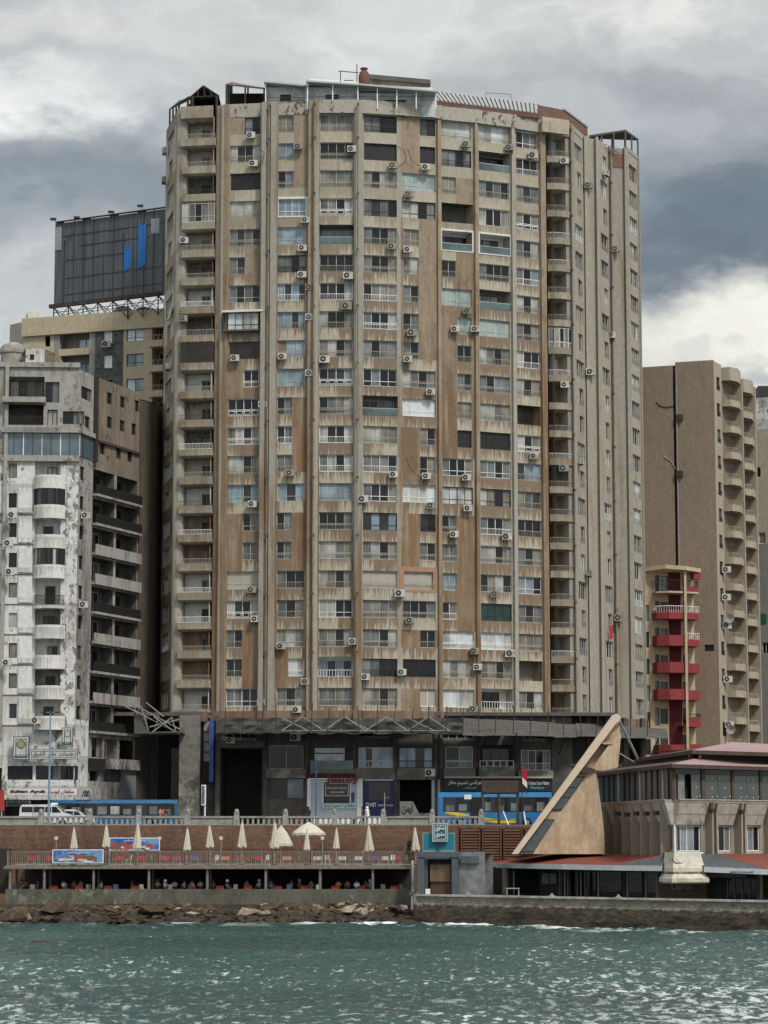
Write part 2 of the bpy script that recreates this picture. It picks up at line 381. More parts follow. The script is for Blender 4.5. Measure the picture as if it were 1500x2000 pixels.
# ================================================================ MAIN TOWER
FH = 3.066
def ZC(r): return 21.68 + FH * (21 - r)
ZT, ZB = 85.35, 20.2
CREAM = plaster('tower_cream_plaster', (.41, .37, .295), (.17, .105, .063), .54, .66, drip=.75, zlow=(50, 76, .05), grey=None)
BROWN = plaster('tower_brown_plaster', (.285, .228, .168), (.182, .122, .078), .37, .55, zlow=(52, 80, .17), vs=.07)
PILG = plaster('tower_pilaster_plaster', (.335, .315, .27), (.20, .145, .10), .49, .62, zlow=(45, 76, .04), vs=.05)
PILB = plaster('tower_brown_pilaster', (.30, .245, .175), (.185, .120, .074), .41, .57, zlow=(50, 78, .14), vs=.05)
RGT = plaster('tower_right_plaster', (.335, .31, .26), (.21, .165, .12), .52, .70, vs=.06)
RGTG = plaster('tower_right_grey', (.285, .265, .225), (.20, .165, .12), .52, .66, vs=.05)
CONC = M('dark_stained_concrete', (.105, .098, .088), .9, scale=.9, amt=.35, d2=(.05, .047, .043))
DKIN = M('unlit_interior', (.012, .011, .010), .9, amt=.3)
SHOPC = M('grey_shopfront_render', (.17, .165, .15), .9, amt=.3, d2=(.08, .075, .07))
OLIVE = M('loggia_plaster', (.20, .19, .165), .9, amt=.2)
WHITEP = M('white_painted_plaster', (.62, .62, .60), .8, amt=.12, d2=(.42, .41, .38), d2r=(.55, .7))
STONE = M('rubble_stone_cladding', (.15, .13, .11), .9, scale=3.5, amt=.6, bump=.6)
root = thing('apartment_tower', (0, 262, ST), 'tall stained beige and brown apartment tower with curved front in the middle', 'apartment building')
TW = root
bays = {  # name: px0,Y0,px1,Y1 (at photo row 900)
 'L': (317, 266, 337, 258.5), 'P0': (337, 257.8, 359, 257.6), 'HB': (359, 258.9, 418, 258.4), 'P1': (418, 256.9, 441, 256.2),
 'A': (441, 256.5, 508, 256.0), 'P2': (508, 255.5, 538, 255.1), 'B': (538, 255.5, 600, 255.3), 'P3': (600, 254.7, 621, 254.7),
 'C': (621, 255.1, 691, 255.1), 'P4': (691, 254.7, 707, 254.7), 'D': (707, 255.2, 783, 256.0), 'D2': (783, 256.0, 857, 257.1),
 'P5': (857, 256.8, 863, 256.9), 'E': (863, 257.5, 931, 258.7), 'P6': (931, 258.3, 937, 258.5), 'F': (937, 258.9, 1004, 260.5),
 'P7': (1004, 260.1, 1010, 260.3), 'G': (1010, 260.9, 1061, 262.4), 'P8': (1061, 262.0, 1071, 262.5), 'H': (1071, 264.6, 1110, 265.6),
 'P9': (1110, 263.8, 1124, 264.4), 'I': (1124, 264.8, 1146, 268.8), 'W1': (1146, 268.8, 1176, 269.3), 'J': (1176, 269.3, 1196, 272.9),
 'W2': (1196, 272.9, 1233, 273.6), 'K': (1233, 273.6, 1254, 277.5)}
F = {k: FP(*v) for k, v in bays.items()}
rowsA = 'Rdki Wxai Wkk- Wcai Wgai Lgai Wdal Wwkl Wnkl Rdhi Wdho Wxhi Wxai Wbal Rdal Rgai Wral Wxho Ldai Lgai Wdhl'
rowsB = 'Lgai Lbai Ldai Wbhl Wbal Wxki Wbhi Wbai Wpai Wbal Lgai Ldhi Lgai Wbal Ldai Lgai Wdai Wxai Wcal Rwho Wxai'
rowsC = 'Wgai Wdai Wcai Wxho VOal Wdai Wohi Wxai Wcai Wdho Wcai Wxhi Wxhi Wbai Wdai Wcai Wxai Wohl Wxai VOho Wgai'
rowsD = 'Wgki Wkk- Wcai Wdkl Wxai Wcai Wchi Wxhi Wdai Wdhl VOal Wcai Wchi Wxhl Wbkl Wcai Wrai Wgai Wxai Wdki Wxai'
rowsD2 = 'Rgki Rkk- Wtal Wxkl Lxai Lcai Ldai Ldai Ldai Wxai Wwhl Rcai Rgal Wwhl Rdki Rcai Wrai Wdai Rxai Wdki Rrh-'
rowsE = 'Wwai Wdki Lcai VEk- VOhl Ldai Wtal Rtai Rdai Rgai Rcai Rkkl Wxhl Wwkl Ldai Lxai Lbai Lxhi Wwhi Wcai Wwh-'
rowsF = 'Vwai VOal Wdai Wxh- VOhl Wdai VOtl Wtal Wxai Wdai Wcai Wkkl Wdhl Wxkl Wxhi Wxai Wcai WGkl Wwhi Wxai VOhi'
rowsG = 'Wdhl Wohi Wgai Wcho Wxai Wdhi Wxai Wxai Wohi Wxai WEk- Wxho Wbai Wgai Wdai Wxai Wdhl Wgai Wcai WEa- Wxai'
PXR = {  # pixel ranges at the top row and bottom row
 'A': dict(W=(449, 509, 441, 503), L=(449, 480, 441, 472), R=(478, 508, 472, 502)),
 'B': dict(W=(543, 598, 540, 594), L=(543, 574, 539, 568), R=(566, 597, 563, 594)),
 'C': dict(W=(625, 690, 622, 688), V=(618, 692, 620, 690)),
 'D': dict(W=(711, 775, 708, 776), V=(706, 777, 703, 777)),
 'D2': dict(W=(785, 851, 787, 851), L=(788, 818, 788, 818), R=(820, 850, 821, 851)),
 'E': dict(W=(862, 920, 865, 926), L=(863, 890, 863, 893), R=(893, 920, 894, 923), V=(859, 925, 862, 927)),
 'F': dict(W=(931, 993, 938, 1001), V=(930, 1003, 937, 1003)),
 'G': dict(W=(1008, 1051, 1012, 1060))}
wl = []; wmb = MB()
def q_(p, q, r): return p + (q - p) * r
for k, rows in dict(A=rowsA, B=rowsB, C=rowsC, D=rowsD, D2=rowsD2, E=rowsE, F=rowsF, G=rowsG).items():
    ops = []; fr = F[k]; marks = []
    for i, c in enumerate(rows.split()):
        r = i + 1; zc = ZC(r); t = i / 20
        a, b, a2, b2 = PXR[k].get(c[0]) or PXR[k]['W']
        u0 = max(.06, fr.hz(q_(a, a2, t), zc)); u1 = min(fr.L - .06, fr.hz(q_(b, b2, t), zc))
        z0, z1 = zc - .93, zc + .93
        pn, fm_, rl = c[1:4]
        if pn in 'EO':
            z0, z1 = zc - 1.0, zc + 1.12
            lm = {'h': WHITEP}.get(fm_, OLIVE)
            if c == 'VEk-' or c == 'WEk-': lm = CONC
            ops.append((u0, u1, z0, z1, 1.5, lm))
            pp = 't' if (k, r) == ('F', 7) else ('d' if k != 'C' else 'b')
            if pn == 'O': wl.append((k, r, fr, u0 + .15, u1 - (.15 if k != 'F' or r < 5 else 1.0), z0 + .05, z1 - .3, pp, 'k' if k in 'EF' else 'a', '-', -1.42))
            if rl != '-': wl.append((k, r, fr, u0, u1, z0, z0 + .75, 'T' if rl == 'l' else 'X', 'a', '-', 0.0))
        else:
            ops.append((u0, u1, z0, z1))
            d = 0.0
            if (k, r) == ('A', 8): d = .45
            wl.append((k, r, fr, u0, u1, z0, z1, pn, fm_, rl, d))
        marks.append((c[0], u0, u1))
    def bm_(cu, cz, marks=marks, k=k):
        i = max(0, min(20, round(21 - (cz - 21.68) / FH) - 1)); m_ = marks[i]
        if m_[0] in 'LR' and not (m_[1] - .02 < cu < m_[2] + .02): return BROWN
        if not (m_[1] < cu < m_[2]): return PILB if k in 'ABC' else PILG
        return CREAM
    wall(wmb, fr, ZB, ZT, 0, fr.L, ops, CREAM, blankmat=bm_, rev=PILG)
# right-hand oblique bays and flat faces
import itertools
rr = random.Random(5)
for k, NW in (('I', 'WNNWWNWNWNNWNWNNWNWNN'), ('J', 'NWNWWNWNWNNNNWNNWNWNN'), ('K', 'W' * 21)):
    fr = F[k]; ops = []
    for i in range(21):
        r = i + 1; zc = ZC(r); m = fr.L * .5; hw = fr.L * (.36 if NW[i] == 'W' else .19)
        u0, u1 = m - hw + (.35 if NW[i] == 'N' else 0), m + hw + (.35 if NW[i] == 'N' else 0)
        z0, z1 = zc - .93, zc + .93
        ops.append((u0, u1, z0, z1))
        wl.append((k, r, fr, u0, u1, z0, z1, rr.choice('dxcwd') if k == 'K' else rr.choice('dddxc'), rr.choice('aah'), rr.choice('ii-'), 0.0))
    wall(wmb, fr, ZB, ZT, 0, fr.L, ops, RGT, rev=RGT, blankmat=lambda a, b: RGT)
for k in ('W1', 'W2'): wall(wmb, F[k], ZB, ZT, 0, F[k].L, [], RGTG if k == 'W2' else RGT)
fr = F['L']; ops = []
for i in range(21):
    r = i + 1; zc = ZC(r); z0, z1 = zc - .93, zc + .93; hw = fr.L * (.16 if i % 3 == 1 else .3); ops.append((fr.L / 2 - hw, fr.L / 2 + hw, z0, z1))
    wl.append(('L', r, fr, fr.L / 2 - hw, fr.L / 2 + hw, z0, z1, rr.choice('ddxc'), 'a' if i % 2 else 'h', rr.choice('il'), 0.0))
wall(wmb, fr, ZB, ZT, 0, fr.L, ops, CREAM, blankmat=lambda a, b: BROWN if (int((b - 20.2) / FH) % 3 == 0) else CREAM, rev=PILG)
# recessed balcony bays: back walls
def zf(r): return ZC(r) - 1.85
fr = F['HB']; ops = []
whites = {7, 10, 14, 17, 18, 21}; stones = {3, 6, 8, 12}
for r in range(1, 22):
    if r in (4, 9): continue
    du0 = fr.hz(394, zf(r) + 1); ops.append((du0, du0 + .95, zf(r) + .05, zf(r) + 2.1))
    wl.append(('HB', r, fr, du0, du0 + .95, zf(r) + .05, zf(r) + 2.1, rr.choice('dkdg'), 'a' if r % 3 else 'k', '-', 0.0))
def hbm(cu, cz):
    r = max(1, min(21, 21 - int((cz - zf(21)) // FH))); return WHITEP if r in whites else STONE if r in stones else (CREAM if r < 14 else PILB)
for r in range(1, 22):
    o_ = [o for o in ops if zf(r) <= o[2] < zf(r) + 1]
    wall(wmb, fr, zf(r), zf(r) + FH, 0, fr.L, o_, CREAM, blankmat=lambda a, b, r=r: hbm(a, zf(r) + 1), rev=PILG)
    for s_ in (0.0, fr.L):   # side cheeks of the recess
        m_ = hbm(0, zf(r) + 1)
        wmb.quad(fr.p(s_, 0, zf(r)), fr.p(s_, 1.15 if s_ == 0 else 1.8, zf(r)), fr.p(s_, 1.15 if s_ == 0 else 1.8, zf(r) + FH), fr.p(s_, 0, zf(r) + FH), m_)
fr = F['H']
wh2 = {1, 9}; greyw = {2, 13, 19}
for r in range(1, 22):
    m_ = WHITEP if r in wh2 else OLIVE if r in greyw else (BROWN if r % 3 else PILB)
    wall(wmb, fr, zf(r), zf(r) + FH, 0, fr.L, [], m_)
    for s_ in (0.0, fr.L): wmb.quad(fr.p(s_, 0, zf(r)), fr.p(s_, 1.6, zf(r)), fr.p(s_, 1.6, zf(r) + FH), fr.p(s_, 0, zf(r) + FH), m_)
# flat roof slab and rear walls (out of sight, closes the block)
ring = [V(x, 900, y) for x, y in ((317, 266), (337, 258.5), (359, 258.9), (418, 257.5), (621, 255.3), (707, 255.3), (783, 256.2), (863, 257.7), (937, 259.2), (1010, 261.3), (1061, 263), (1110, 265.5), (1146, 268.9), (1196, 273), (1233, 273.8), (1254, 277.6))]
ring = [Vector((p.x, p.y, 0)) for p in ring]
back = [Vector((29.5, 296, 0)), Vector((-24, 296, 0))]
wmb.add([p + Vector((0, 0, ZT - 1.0)) for p in ring + back], [tuple(range(len(ring) + 2))], CONC)
for a, b in ((ring[-1], back[0]), (back[0], back[1]), (back[1], ring[0])):
    wmb.quad(a + Vector((0, 0, ZB)), b + Vector((0, 0, ZB)), b + Vector((0, 0, ZT)), a + Vector((0, 0, ZT)), PILG)
wmb.build('wall', root)
# pilasters
def pil(k, m, d=0.0, th=1.3, z0=ZB, z1=ZT + .1):
    mb = MB(); f = F[k]; mb.fb(f, 0, f.L, d, -th, z0, z1, m)
    return mb
for k, m in (('P1', PILB), ('P2', PILB), ('P3', PILB), ('P4', PILG), ('P5', PILB), ('P6', PILB), ('P7', PILG), ('P8', BROWN), ('P9', RGTG)):
    mb = pil(k, m, 0.0, 2.3); f = F[k]
    if k == 'P1':
        mb.fb(f, f.L * .45, f.L * .6, .16, .003, ZB, ZT, PILG); mb.fb(f, 0.0, f.L * .12, .10, .003, ZB, ZT, BROWN)
    if k == 'P2':
        mb.fb(f, 0.0, f.L * .3, .25, .003, ZB, ZT, PILG); mb.fb(f, f.L * .62, f.L, .30, .003, ZB, ZT, PILG)
    if k == 'P3': mb.fb(f, f.L * .55, f.L, .28, .003, ZB, ZT, PILG)
    mb.build('pilaster', root)
mb = MB(); f = F['P0']; c = f.p(f.L / 2, -.5, 0)      # rounded corner pier
pts = [f.p(0, -.6, 0)] + [f.p(f.L / 2 - math.cos(t) * f.L / 2, -.1 + math.sin(t) * .35, 0) for t in [math.pi * i / 8 for i in range(9)]] + [f.p(f.L, -1.3, 0), f.p(0, -1.3, 0)]
mb.ext([p + Vector((0, 0, ZB)) for p in pts], (0, 0, ZT - ZB), M('grey_pier_plaster', (.315, .295, .25), .9, sc_=(1, 1, .15), amt=.25, d2=(.20, .17, .13))); mb.build('pilaster', root)
for k, u_, w_, d_ in (('W1', 0, .4, .3), ('W1', -.45, .3, .4), ('W2', 0, .35, .25), ('W2', -.5, .5, .35), ('K', -.35, .35, .2), ('P9', -.4, .4, .35)):
    mb = MB(); f = F[k]; a_ = u_ if u_ >= 0 else f.L + u_; mb.fb(f, a_, a_ + w_, d_, -.3, ZB, ZT + .15, RGTG if k != 'W1' else RGT); mb.build('pilaster', root)
for k, px in (('P2', 524), ('P3', 612), ('P4', 698), ('P9', 1117), ('W2', 1199)):
    mb = MB(); f = F[k]; u = f.hz(px, 50) if k != 'W2' else .12; rndp = random.Random(px)
    z = ZB
    while z < ZT - 1.5:
        z2 = min(ZT - .5, z + 6.1); mb.tube(f.p(u, .36, z), f.p(u, .36, z2), .075, M('cast_iron_pipe', (.20, .17, .135), .7, sc_=(1, 1, .3), amt=.4, d2=(.26, .22, .17)), 6)
        mb.fb(f, u - .13, u + .13, .45, .2, z2 - .12, z2 + .12, CONC); z = z2
    mb.build('drain_pipe', root)
# windows: the 100 largest as parts of their own, the smaller ones in one piece
def area(w_): 
    a = proj(w_[2].p(w_[3], 0, w_[5])); b = proj(w_[2].p(w_[4], 0, w_[6])); return abs(a[0] - b[0]) * abs(a[1] - b[1])
real = [w_ for w_ in wl if w_[7] not in 'TX' or w_[10] != 0.0]; low = [w_ for w_ in wl if not (w_[7] not in 'TX' or w_[10] != 0.0)]
real.sort(key=area, reverse=True)
rest = MB()
for i, w_ in enumerate(real):
    k, r, fr, u0, u1, z0, z1, pn, fm_, rl, d = w_
    rec = .20 if d <= 0 else .0
    if d < -1: rec = .0
    if i < 100: add_window(root, fr, u0, u1, z0, z1, pn, fm_, rl, d, rec)
    else: emit_window(rest, rest, rest, fr, u0, u1, z0, z1, pn, fm_, rl, d, rec)
o = rest.build('small_windows', root); o['kind'] = 'stuff'
for w_ in low:
    k, r, fr, u0, u1, z0, z1, pn, fm_, rl, d = w_; mb = MB()
    if pn == 'T':
        mb.fb(fr, u0, u1, .0, -.03, z0 + .03, z1, G_T); mb.fb(fr, u0, u1, .015, -.045, z1, z1 + .05, ALU)
    else: railing(mb, fr, u0, u1, 0, z0, z1, RAILW, .3, .02)
    mb.build('loggia_railing', root)
# white painted surrounds round a few openings
mb = MB()
def surround(k, r, px0, px1, t=.22, col=WHITEP, d=.05, zl=.93, zh=.93, ln=True):
    fr = F[k]; zc = ZC(r); u0, u1 = fr.hz(px0, zc), fr.hz(px1, zc)
    mb = MB(); mb.fb(fr, u0 - t, u1 + t, d, .004, zc + zh, zc + zh + t, col); mb.fb(fr, u0 - t, u0, d, .004, zc - zl, zc + zh, col); mb.fb(fr, u1, u1 + t, d, .004, zc - zl, zc + zh, col)
    if ln: mb.fb(fr, u0 - t, u1 + t, d, .004, zc - zl - t * .6, zc - zl, col)
    mb.build('window_surround', root)
surround('B', 4, 544, 597, .25); surround('E', 5, 863, 922, .2, zh=1.12, zl=1.0); surround('F', 5, 937, 996, .2, zh=1.12, zl=1.0)
SALM = M('salmon_repaint', (.33, .195, .125), .9, amt=.12)
surround('D2', 17, 789, 846, .5, SALM, .02)
fr = F['A']; mb = MB(); u0, u1 = fr.hz(437, ZC(8)), fr.hz(516, ZC(8))
mb.fb(fr, u0, u1, .75, .01, ZC(8) - 1.1, ZC(8) - .95, CONC); mb.fb(fr, u0, u1, .85, .01, ZC(8) + .94, ZC(8) + 1.15, WHITEP)
mb.fb(fr, u0, u0 + .12, .6, .01, ZC(8) - .95, ZC(8) + .94, DRK); mb.fb(fr, u1 - .12, u1, .6, .01, ZC(8) - .95, ZC(8) + .94, DRK); mb.build('bay_enclosure', root)
# balconies, left recessed column
fr = F['HB']; PAR = plaster('balcony_parapet_plaster', (.33, .30, .24), (.20, .15, .10), .5, .62, drip=.5, z0=zf(21) + .7)
for r in range(1, 22):
    z = zf(r); mb = MB(); d = 1.95; top = .62 if r not in (8, 12, 18) else .5
    u0, u1 = (-.05 if r > 1 else -.3), fr.L + .3
    if r > 0:
        mb.fb(fr, u0, u1, d, 0.002, z - .16, z, PAR)
        mb.fb(fr, u0, u1, d, d - .12, z, z + top, PAR); mb.fb(fr, u0, u0 + .12, d - .12, 1.2, z, z + top, PAR)
        mb.hexa([fr.p(u0 + .3, d - .3, z - .36), fr.p(u1 - .1, d - .3, z - .36), fr.p(u1 - .1, .01, z - .36), fr.p(u0 + .3, .01, z - .36),
                 fr.p(u0, d, z - .16), fr.p(u1, d, z - .16), fr.p(u1, .01, z - .16), fr.p(u0, .01, z - .16)], PAR)
    o = mb.build('balcony', root)
    mb = MB()
    if r in (4, 9):
        (lambda f_: emit_window(mb, mb, mb, f_, .02, f_.L - .02, z + top, z + 2.65, 'x' if r == 4 else 'n', 'a' if r == 4 else 'k', 'l', 0, 0, 5))(Fr(fr.p(u0, d - .02, 0)[:2], fr.p(u1, d - .02, 0)[:2]))
        mb.build('glazed_screen', o)
    else:
        m_ = IRON if r in (3, 11, 14) else RAILW if r in (7, 12, 15, 17, 18) else RAILG
        railing(mb, fr, u0 + .03, u1 - .05, d - .06, z + top, z + 1.15, m_, .15); mb.build('railing', o)
mb = MB(); z = zf(1) + FH
mb.fb(fr, -.3, fr.L - .02, 1.95, .002, z - .16, z, PAR); mb.fb(fr, -.3, fr.L - .02, 1.95, 1.83, z, z + 1.15, PAR)
mb.hexa([fr.p(.1, 1.4, z - .5), fr.p(fr.L - .1, 1.4, z - .5), fr.p(fr.L - .1, .01, z - .5), fr.p(.1, .01, z - .5), fr.p(-.3, 1.95, z - .16), fr.p(fr.L - .02, 1.95, z - .16), fr.p(fr.L - .02, .01, z - .16), fr.p(-.3, .01, z - .16)], PAR); mb.build('balcony', root)
# balconies, right column, curved in plan
fr = F['H']
def arc(z, d0, bulge, n=8, inset=0): return [fr.p(-.55 + (fr.L + .95 - 2 * inset) * i / n + inset, d0 - inset + bulge * math.sin(math.pi * min(1, i / n * 1.02)), z) for i in range(n + 1)]
for r in range(0, 22):
    z = zf(r) if r else zf(1) + FH; mb = MB(); n = 8
    o1 = arc(0, 1.3, .55); prof = o1 + [fr.p(fr.L + .38, 0.9, 0), fr.p(fr.L, .002, 0), fr.p(-.55, .002, 0)]
    mb.ext([p + Vector((0, 0, z - .18)) for p in prof], (0, 0, .18), PAR)
    i1 = arc(0, 1.3, .55, n, .1); hpar = .55 if r else 1.4
    for a in range(n): mb.hexa([o1[a] + Vector((0, 0, z)), o1[a + 1] + Vector((0, 0, z)), i1[a + 1] + Vector((0, 0, z)), i1[a] + Vector((0, 0, z)),
                                o1[a] + Vector((0, 0, z + hpar)), o1[a + 1] + Vector((0, 0, z + hpar)), i1[a + 1] + Vector((0, 0, z + hpar)), i1[a] + Vector((0, 0, z + hpar))], PAR)
    low_ = arc(0, .9, .4, n, .35)
    for a in range(n): mb.quad(low_[a] + Vector((0, 0, z - .42)), low_[a + 1] + Vector((0, 0, z - .42)), o1[a + 1] + Vector((0, 0, z - .18)), o1[a] + Vector((0, 0, z - .18)), PAR)
    mb.add([p + Vector((0, 0, z - .42)) for p in low_ + [fr.p(fr.L, .002, 0), fr.p(0, .002, 0)]], [tuple(range(n + 3))], PAR)
    o = mb.build('balcony', root)
    if r and r not in (10,):
        mb = MB(); m_ = RAILW if r in (4, 5, 8, 9, 12, 19) else RAILG; mid = arc(0, 1.3, .55, 24, .05)
        for a in range(24):
            mb.tube(mid[a] + Vector((0, 0, z + 1.1)), mid[a + 1] + Vector((0, 0, z + 1.1)), .03, m_, 4)
            mb.tube(mid[a] + Vector((0, 0, z + hpar)), mid[a] + Vector((0, 0, z + 1.1)), .014, m_, 4)
        mb.build('railing', o)
    if r == 8:
        mb = MB(); n_ = 6; g = arc(0, 1.3, .55, n_, .05)
        for a in range(n_):
            f2 = Fr(g[a][:2], g[a + 1][:2]); emit_window(mb, mb, mb, f2, .01, f2.L - .01, z + .5, z + 2.7, 'x', 'a', 'l', 0, 0, 1)
        mb.build('glazed_screen', o)
# ---- top: parapet cornice line, shabby flaking band
PEEL = plaster('flaking_parapet_plaster', (.36, .34, .29), (.20, .17, .13), .6, .75, peel=(.10, .085, .07), vs=.3)
mb = MB()
for k in ('A', 'B', 'C', 'D', 'D2', 'E', 'F', 'G'):
    f = F[k]; mb.fb(f, -.02 if k < 'C' else -.4, f.L + (.02 if k < 'C' else .4), .05 if k < 'C' else .42 - .01 * 'CDEFG'.index(k[0]) - (.004 if k == 'D2' else 0), .004, 84.0, ZT + .12, PEEL)
mb.build('parapet', root)
# ---- roof structures
RED = M('red_roof_sheet', (.10, .04, .035), .7, amt=.3); WOOD = M('dark_stained_timber', (.035, .027, .022), .8, amt=.4)
STRIPE = M('ribbed_roof_sheet', (.25, .255, .255), .5, amt=.25); STRD = M('ribbed_roof_groove', (.07, .065, .065), .7)
def shelter(quadpts, zt, zb, m, name, posts=True, roof=None, th=.15, peak=None):
    """open timber shelter: posts under a thin roof plate (quadpts in plan)"""
    mb = MB(); P_ = [Vector(p) for p in quadpts]
    n = len(P_)
    c = sum((p for p in P_), Vector()) / n
    T = [p + Vector((0, 0, zt[i])) for i, p in enumerate(P_)]
    if peak: 
        pk = c + Vector((0, 0, peak)); 
        for i in range(n): mb.add([T[i], T[(i + 1) % n], pk], [(0, 1, 2)], roof or m); mb.add([T[i] - Vector((0, 0, th)), T[(i + 1) % n] - Vector((0, 0, th)), T[(i + 1) % n], T[i]], [(0, 1, 2, 3)], m)
    else: mb.hexa([t - Vector((0, 0, th)) for t in T] + T, roof or m) if n == 4 else mb.ext([t - Vector((0, 0, th)) for t in T], (0, 0, th), roof or m)
    for i in range(n):
        a, b = P_[i] * .97 + c * .03, P_[(i + 1) % n] * .97 + c * .03
        L_ = (b - a).length; k = max(1, round(L_ / 2.2))
        for j in range(k):
            p = a + (b - a) * j / k; zz = zt[i] + (zt[(i + 1) % n] - zt[i]) * j / k
            mb.box(p.x - .09, p.y - .09, zb, p.x + .09, p.y + .09, zz - th * .5, m)
        for hz_ in (.5, .95): mb.tube(a + Vector((0, 0, zb + hz_)), b + Vector((0, 0, zb + hz_)), .03, m, 4)
    return mb.build(name, root)
def G(px, py, Y): p = V(px, py, Y); return Vector((p.x, p.y, 0)), p.z
def plan(l):
    r_ = [G(*q) for q in l]; return [a for a, b in r_], [b for a, b in r_]
P_, Z_ = plan([(331, 212, 264), (368, 188, 259), (384, 187, 266), (350, 196, 270)]); shelter(P_, Z_, ZT - 1, WOOD, 'roof_shelter', roof=WOOD)
mb = MB(); a_, b_ = P_[0].lerp(P_[1], .45) + Vector((.3, 1.2, 0)), P_[1] + Vector((.2, 1.2, 0)); mb.quad((a_.x, a_.y, 84), (b_.x, b_.y, 84), (b_.x, b_.y, Z_[1] - .35), (a_.x, a_.y, (Z_[0] + Z_[1]) / 2 - .35), WOOD); mb.build('shelter_rear_wall', root)
# gabled timber shelter
mb = MB(); a, b, t_ = V(372, 190, 257.2), V(428, 188, 257.2), V(397, 168, 257.2); bk = Vector((0, 5.5, 0))
mb.add([a, t_, t_ + bk, a + bk], [(0, 1, 2, 3)], WOOD); mb.add([t_, b, b + bk, t_ + bk], [(0, 1, 2, 3)], WOOD)
for p, q in ((a, t_), (t_, b), (a, b), (a + bk, t_ + bk), (t_ + bk, b + bk), ((a + b) / 2, t_), ((a * .75 + b * .25), (t_ * .6 + a * .4)), ((a * .25 + b * .75), (t_ * .6 + b * .4))): mb.tube(p, q, .10, WOOD, 4)
for p in (a + (b - a) * .08, a + (b - a) * .92, a + bk, b + bk): mb.box(p.x - .12, p.y - .12, 84, p.x + .12, p.y + .12, p.z, WOOD)
mb.box(a.x + .3, a.y + 3.4, 84, b.x - .3, a.y + 3.5, 87.2, DKIN); mb.build('roof_shelter', root)
P_, Z_ = plan([(441, 164, 257.2), (517, 171, 257.0), (517, 172, 264), (452, 160, 264)]); shelter(P_, Z_, ZT - .9, WOOD, 'roof_shelter', roof=RED)
mb = MB(); mb.box(P_[0].x + .3, 258.7, 84, P_[1].x, 258.8, min(Z_[:2]) - .12, DKIN); mb.build('shelter_rear_wall', root)
# white penthouse with verandas
PW = M('penthouse_white', (.52, .54, .54), .7, amt=.15, d2=(.30, .31, .31)); PWR = M('white_sheet_roof', (.42, .44, .44), .5, amt=.15, sc_=(4, 1, 1))
def veranda(px0, px1, Y, ytop0, ytop1, back, proud=.5, posts=4, name='penthouse'):
    a, b = V(px0, ytop0, Y), V(px1, ytop1, Y); mb = MB()
    fr = Fr((a.x, a.y), (b.x, b.y)); L_ = fr.L; zt = (a.z + b.z) / 2
    wall(mb, fr, 84.0, zt - .1, 0, L_, [(L_ * .35, L_ * .62, 85.2, zt - .9)], PW, d=-back)
    mb.fb(fr, L_ * .35, L_ * .62, -back - .2, -back - .3, 85.2, zt - .9, G_D)
    mb.quad(fr.p(0, 0, 84), fr.p(0, -back - 4, 84), fr.p(0, -back - 4, zt), fr.p(0, 0, zt), PW)
    mb.hexa([fr.p(-.15, proud, a.z - .12), fr.p(L_ + .1, proud, b.z - .12), fr.p(L_ + .1, -back - 5, b.z + .25), fr.p(-.15, -back - 5, a.z + .25),
             fr.p(-.15, proud, a.z + .06), fr.p(L_ + .1, proud, b.z + .06), fr.p(L_ + .1, -back - 5, b.z + .43), fr.p(-.15, -back - 5, a.z + .43)], PWR)
    for i in range(posts + 1):
        u = L_ * i / posts; mb.fb(fr, u - .06, u + .06, .06, -.06, 84.5, a.z + (b.z - a.z) * i / posts - .1, WHT)
    railing(mb, fr, 0, L_, 0, ZT + .1, ZT + .55, IRON, .25)
    mb.build(name, root)
veranda(519, 598, 255.3, 161, 169, .7, posts=1); veranda(601, 699, 254.9, 160, 167, 1.0, posts=2); veranda(699, 851, 255.0, 166, 180, 1.2, posts=4)
mb = MB(); a, b, c_, d_ = V(593, 170, 256), V(850, 180, 256), V(840, 168, 264), V(606, 153, 264); mb.add([a, b, c_, d_], [(0, 1, 2, 3)], PWR); mb.add([a - Vector((0, 0, .15)), b - Vector((0, 0, .15)), b, a], [(0, 1, 2, 3)], PWR); mb.build('penthouse_roof', root)
# stair head, clay chimney pot, aerial frame
mb = MB(); a, b = V(722, 146, 262), V(839, 157, 262); mb.hexa([(a.x, 262, 84), (b.x, 262, 84), (b.x, 268, 84), (a.x, 268, 84), (a.x, 262, a.z - .5), (b.x, 262, b.z - .5), (b.x, 268, b.z - .5), (a.x, 268, a.z - .5)], plaster('stair_head_plaster', (.25, .22, .18), (.12, .095, .075), .45, .6, peel=(.08, .065, .05)))
mb.hexa([(a.x - .3, 261.7, a.z - .5), (b.x + .1, 261.7, b.z - .5), (b.x + .1, 268.2, b.z - .5), (a.x - .3, 268.2, a.z - .5), (a.x - .3, 261.7, a.z), (b.x + .1, 261.7, b.z), (b.x + .1, 268.2, b.z), (a.x - .3, 268.2, a.z)], CONC); mb.build('stair_head', root)
c0 = V(711, 158, 259); mb = MB(); mb.lathe((c0.x, c0.y, c0.z - 1), [(.5, 0), (.58, .8), (.62, 1.4), (.5, 1.95), (.3, 2.1), (.3, 2.25), (.42, 2.3), (.42, 2.42)], M('terracotta', (.13, .058, .045), .8), 14); mb.build('chimney_pot', root, smooth=True)
mb = MB()
for p, q in (((665, 160), (665, 138)), ((665, 139), (700, 142)), ((697, 160), (697, 125)), ((665, 139), (661, 139)), ((672, 157), (690, 157))): mb.tube(V(*p, 258.5), V(*q, 258.5), .05, IRON, 5)
mb.build('pipe_frame', root)
mb = MB()
for p, q in (((949, 196), (949, 180)), ((949, 181), (998, 184)), ((998, 200), (998, 184))): mb.tube(V(*p, 266), V(*q, 266), .05, RAILG, 5)
mb.build('pipe_frame', root)
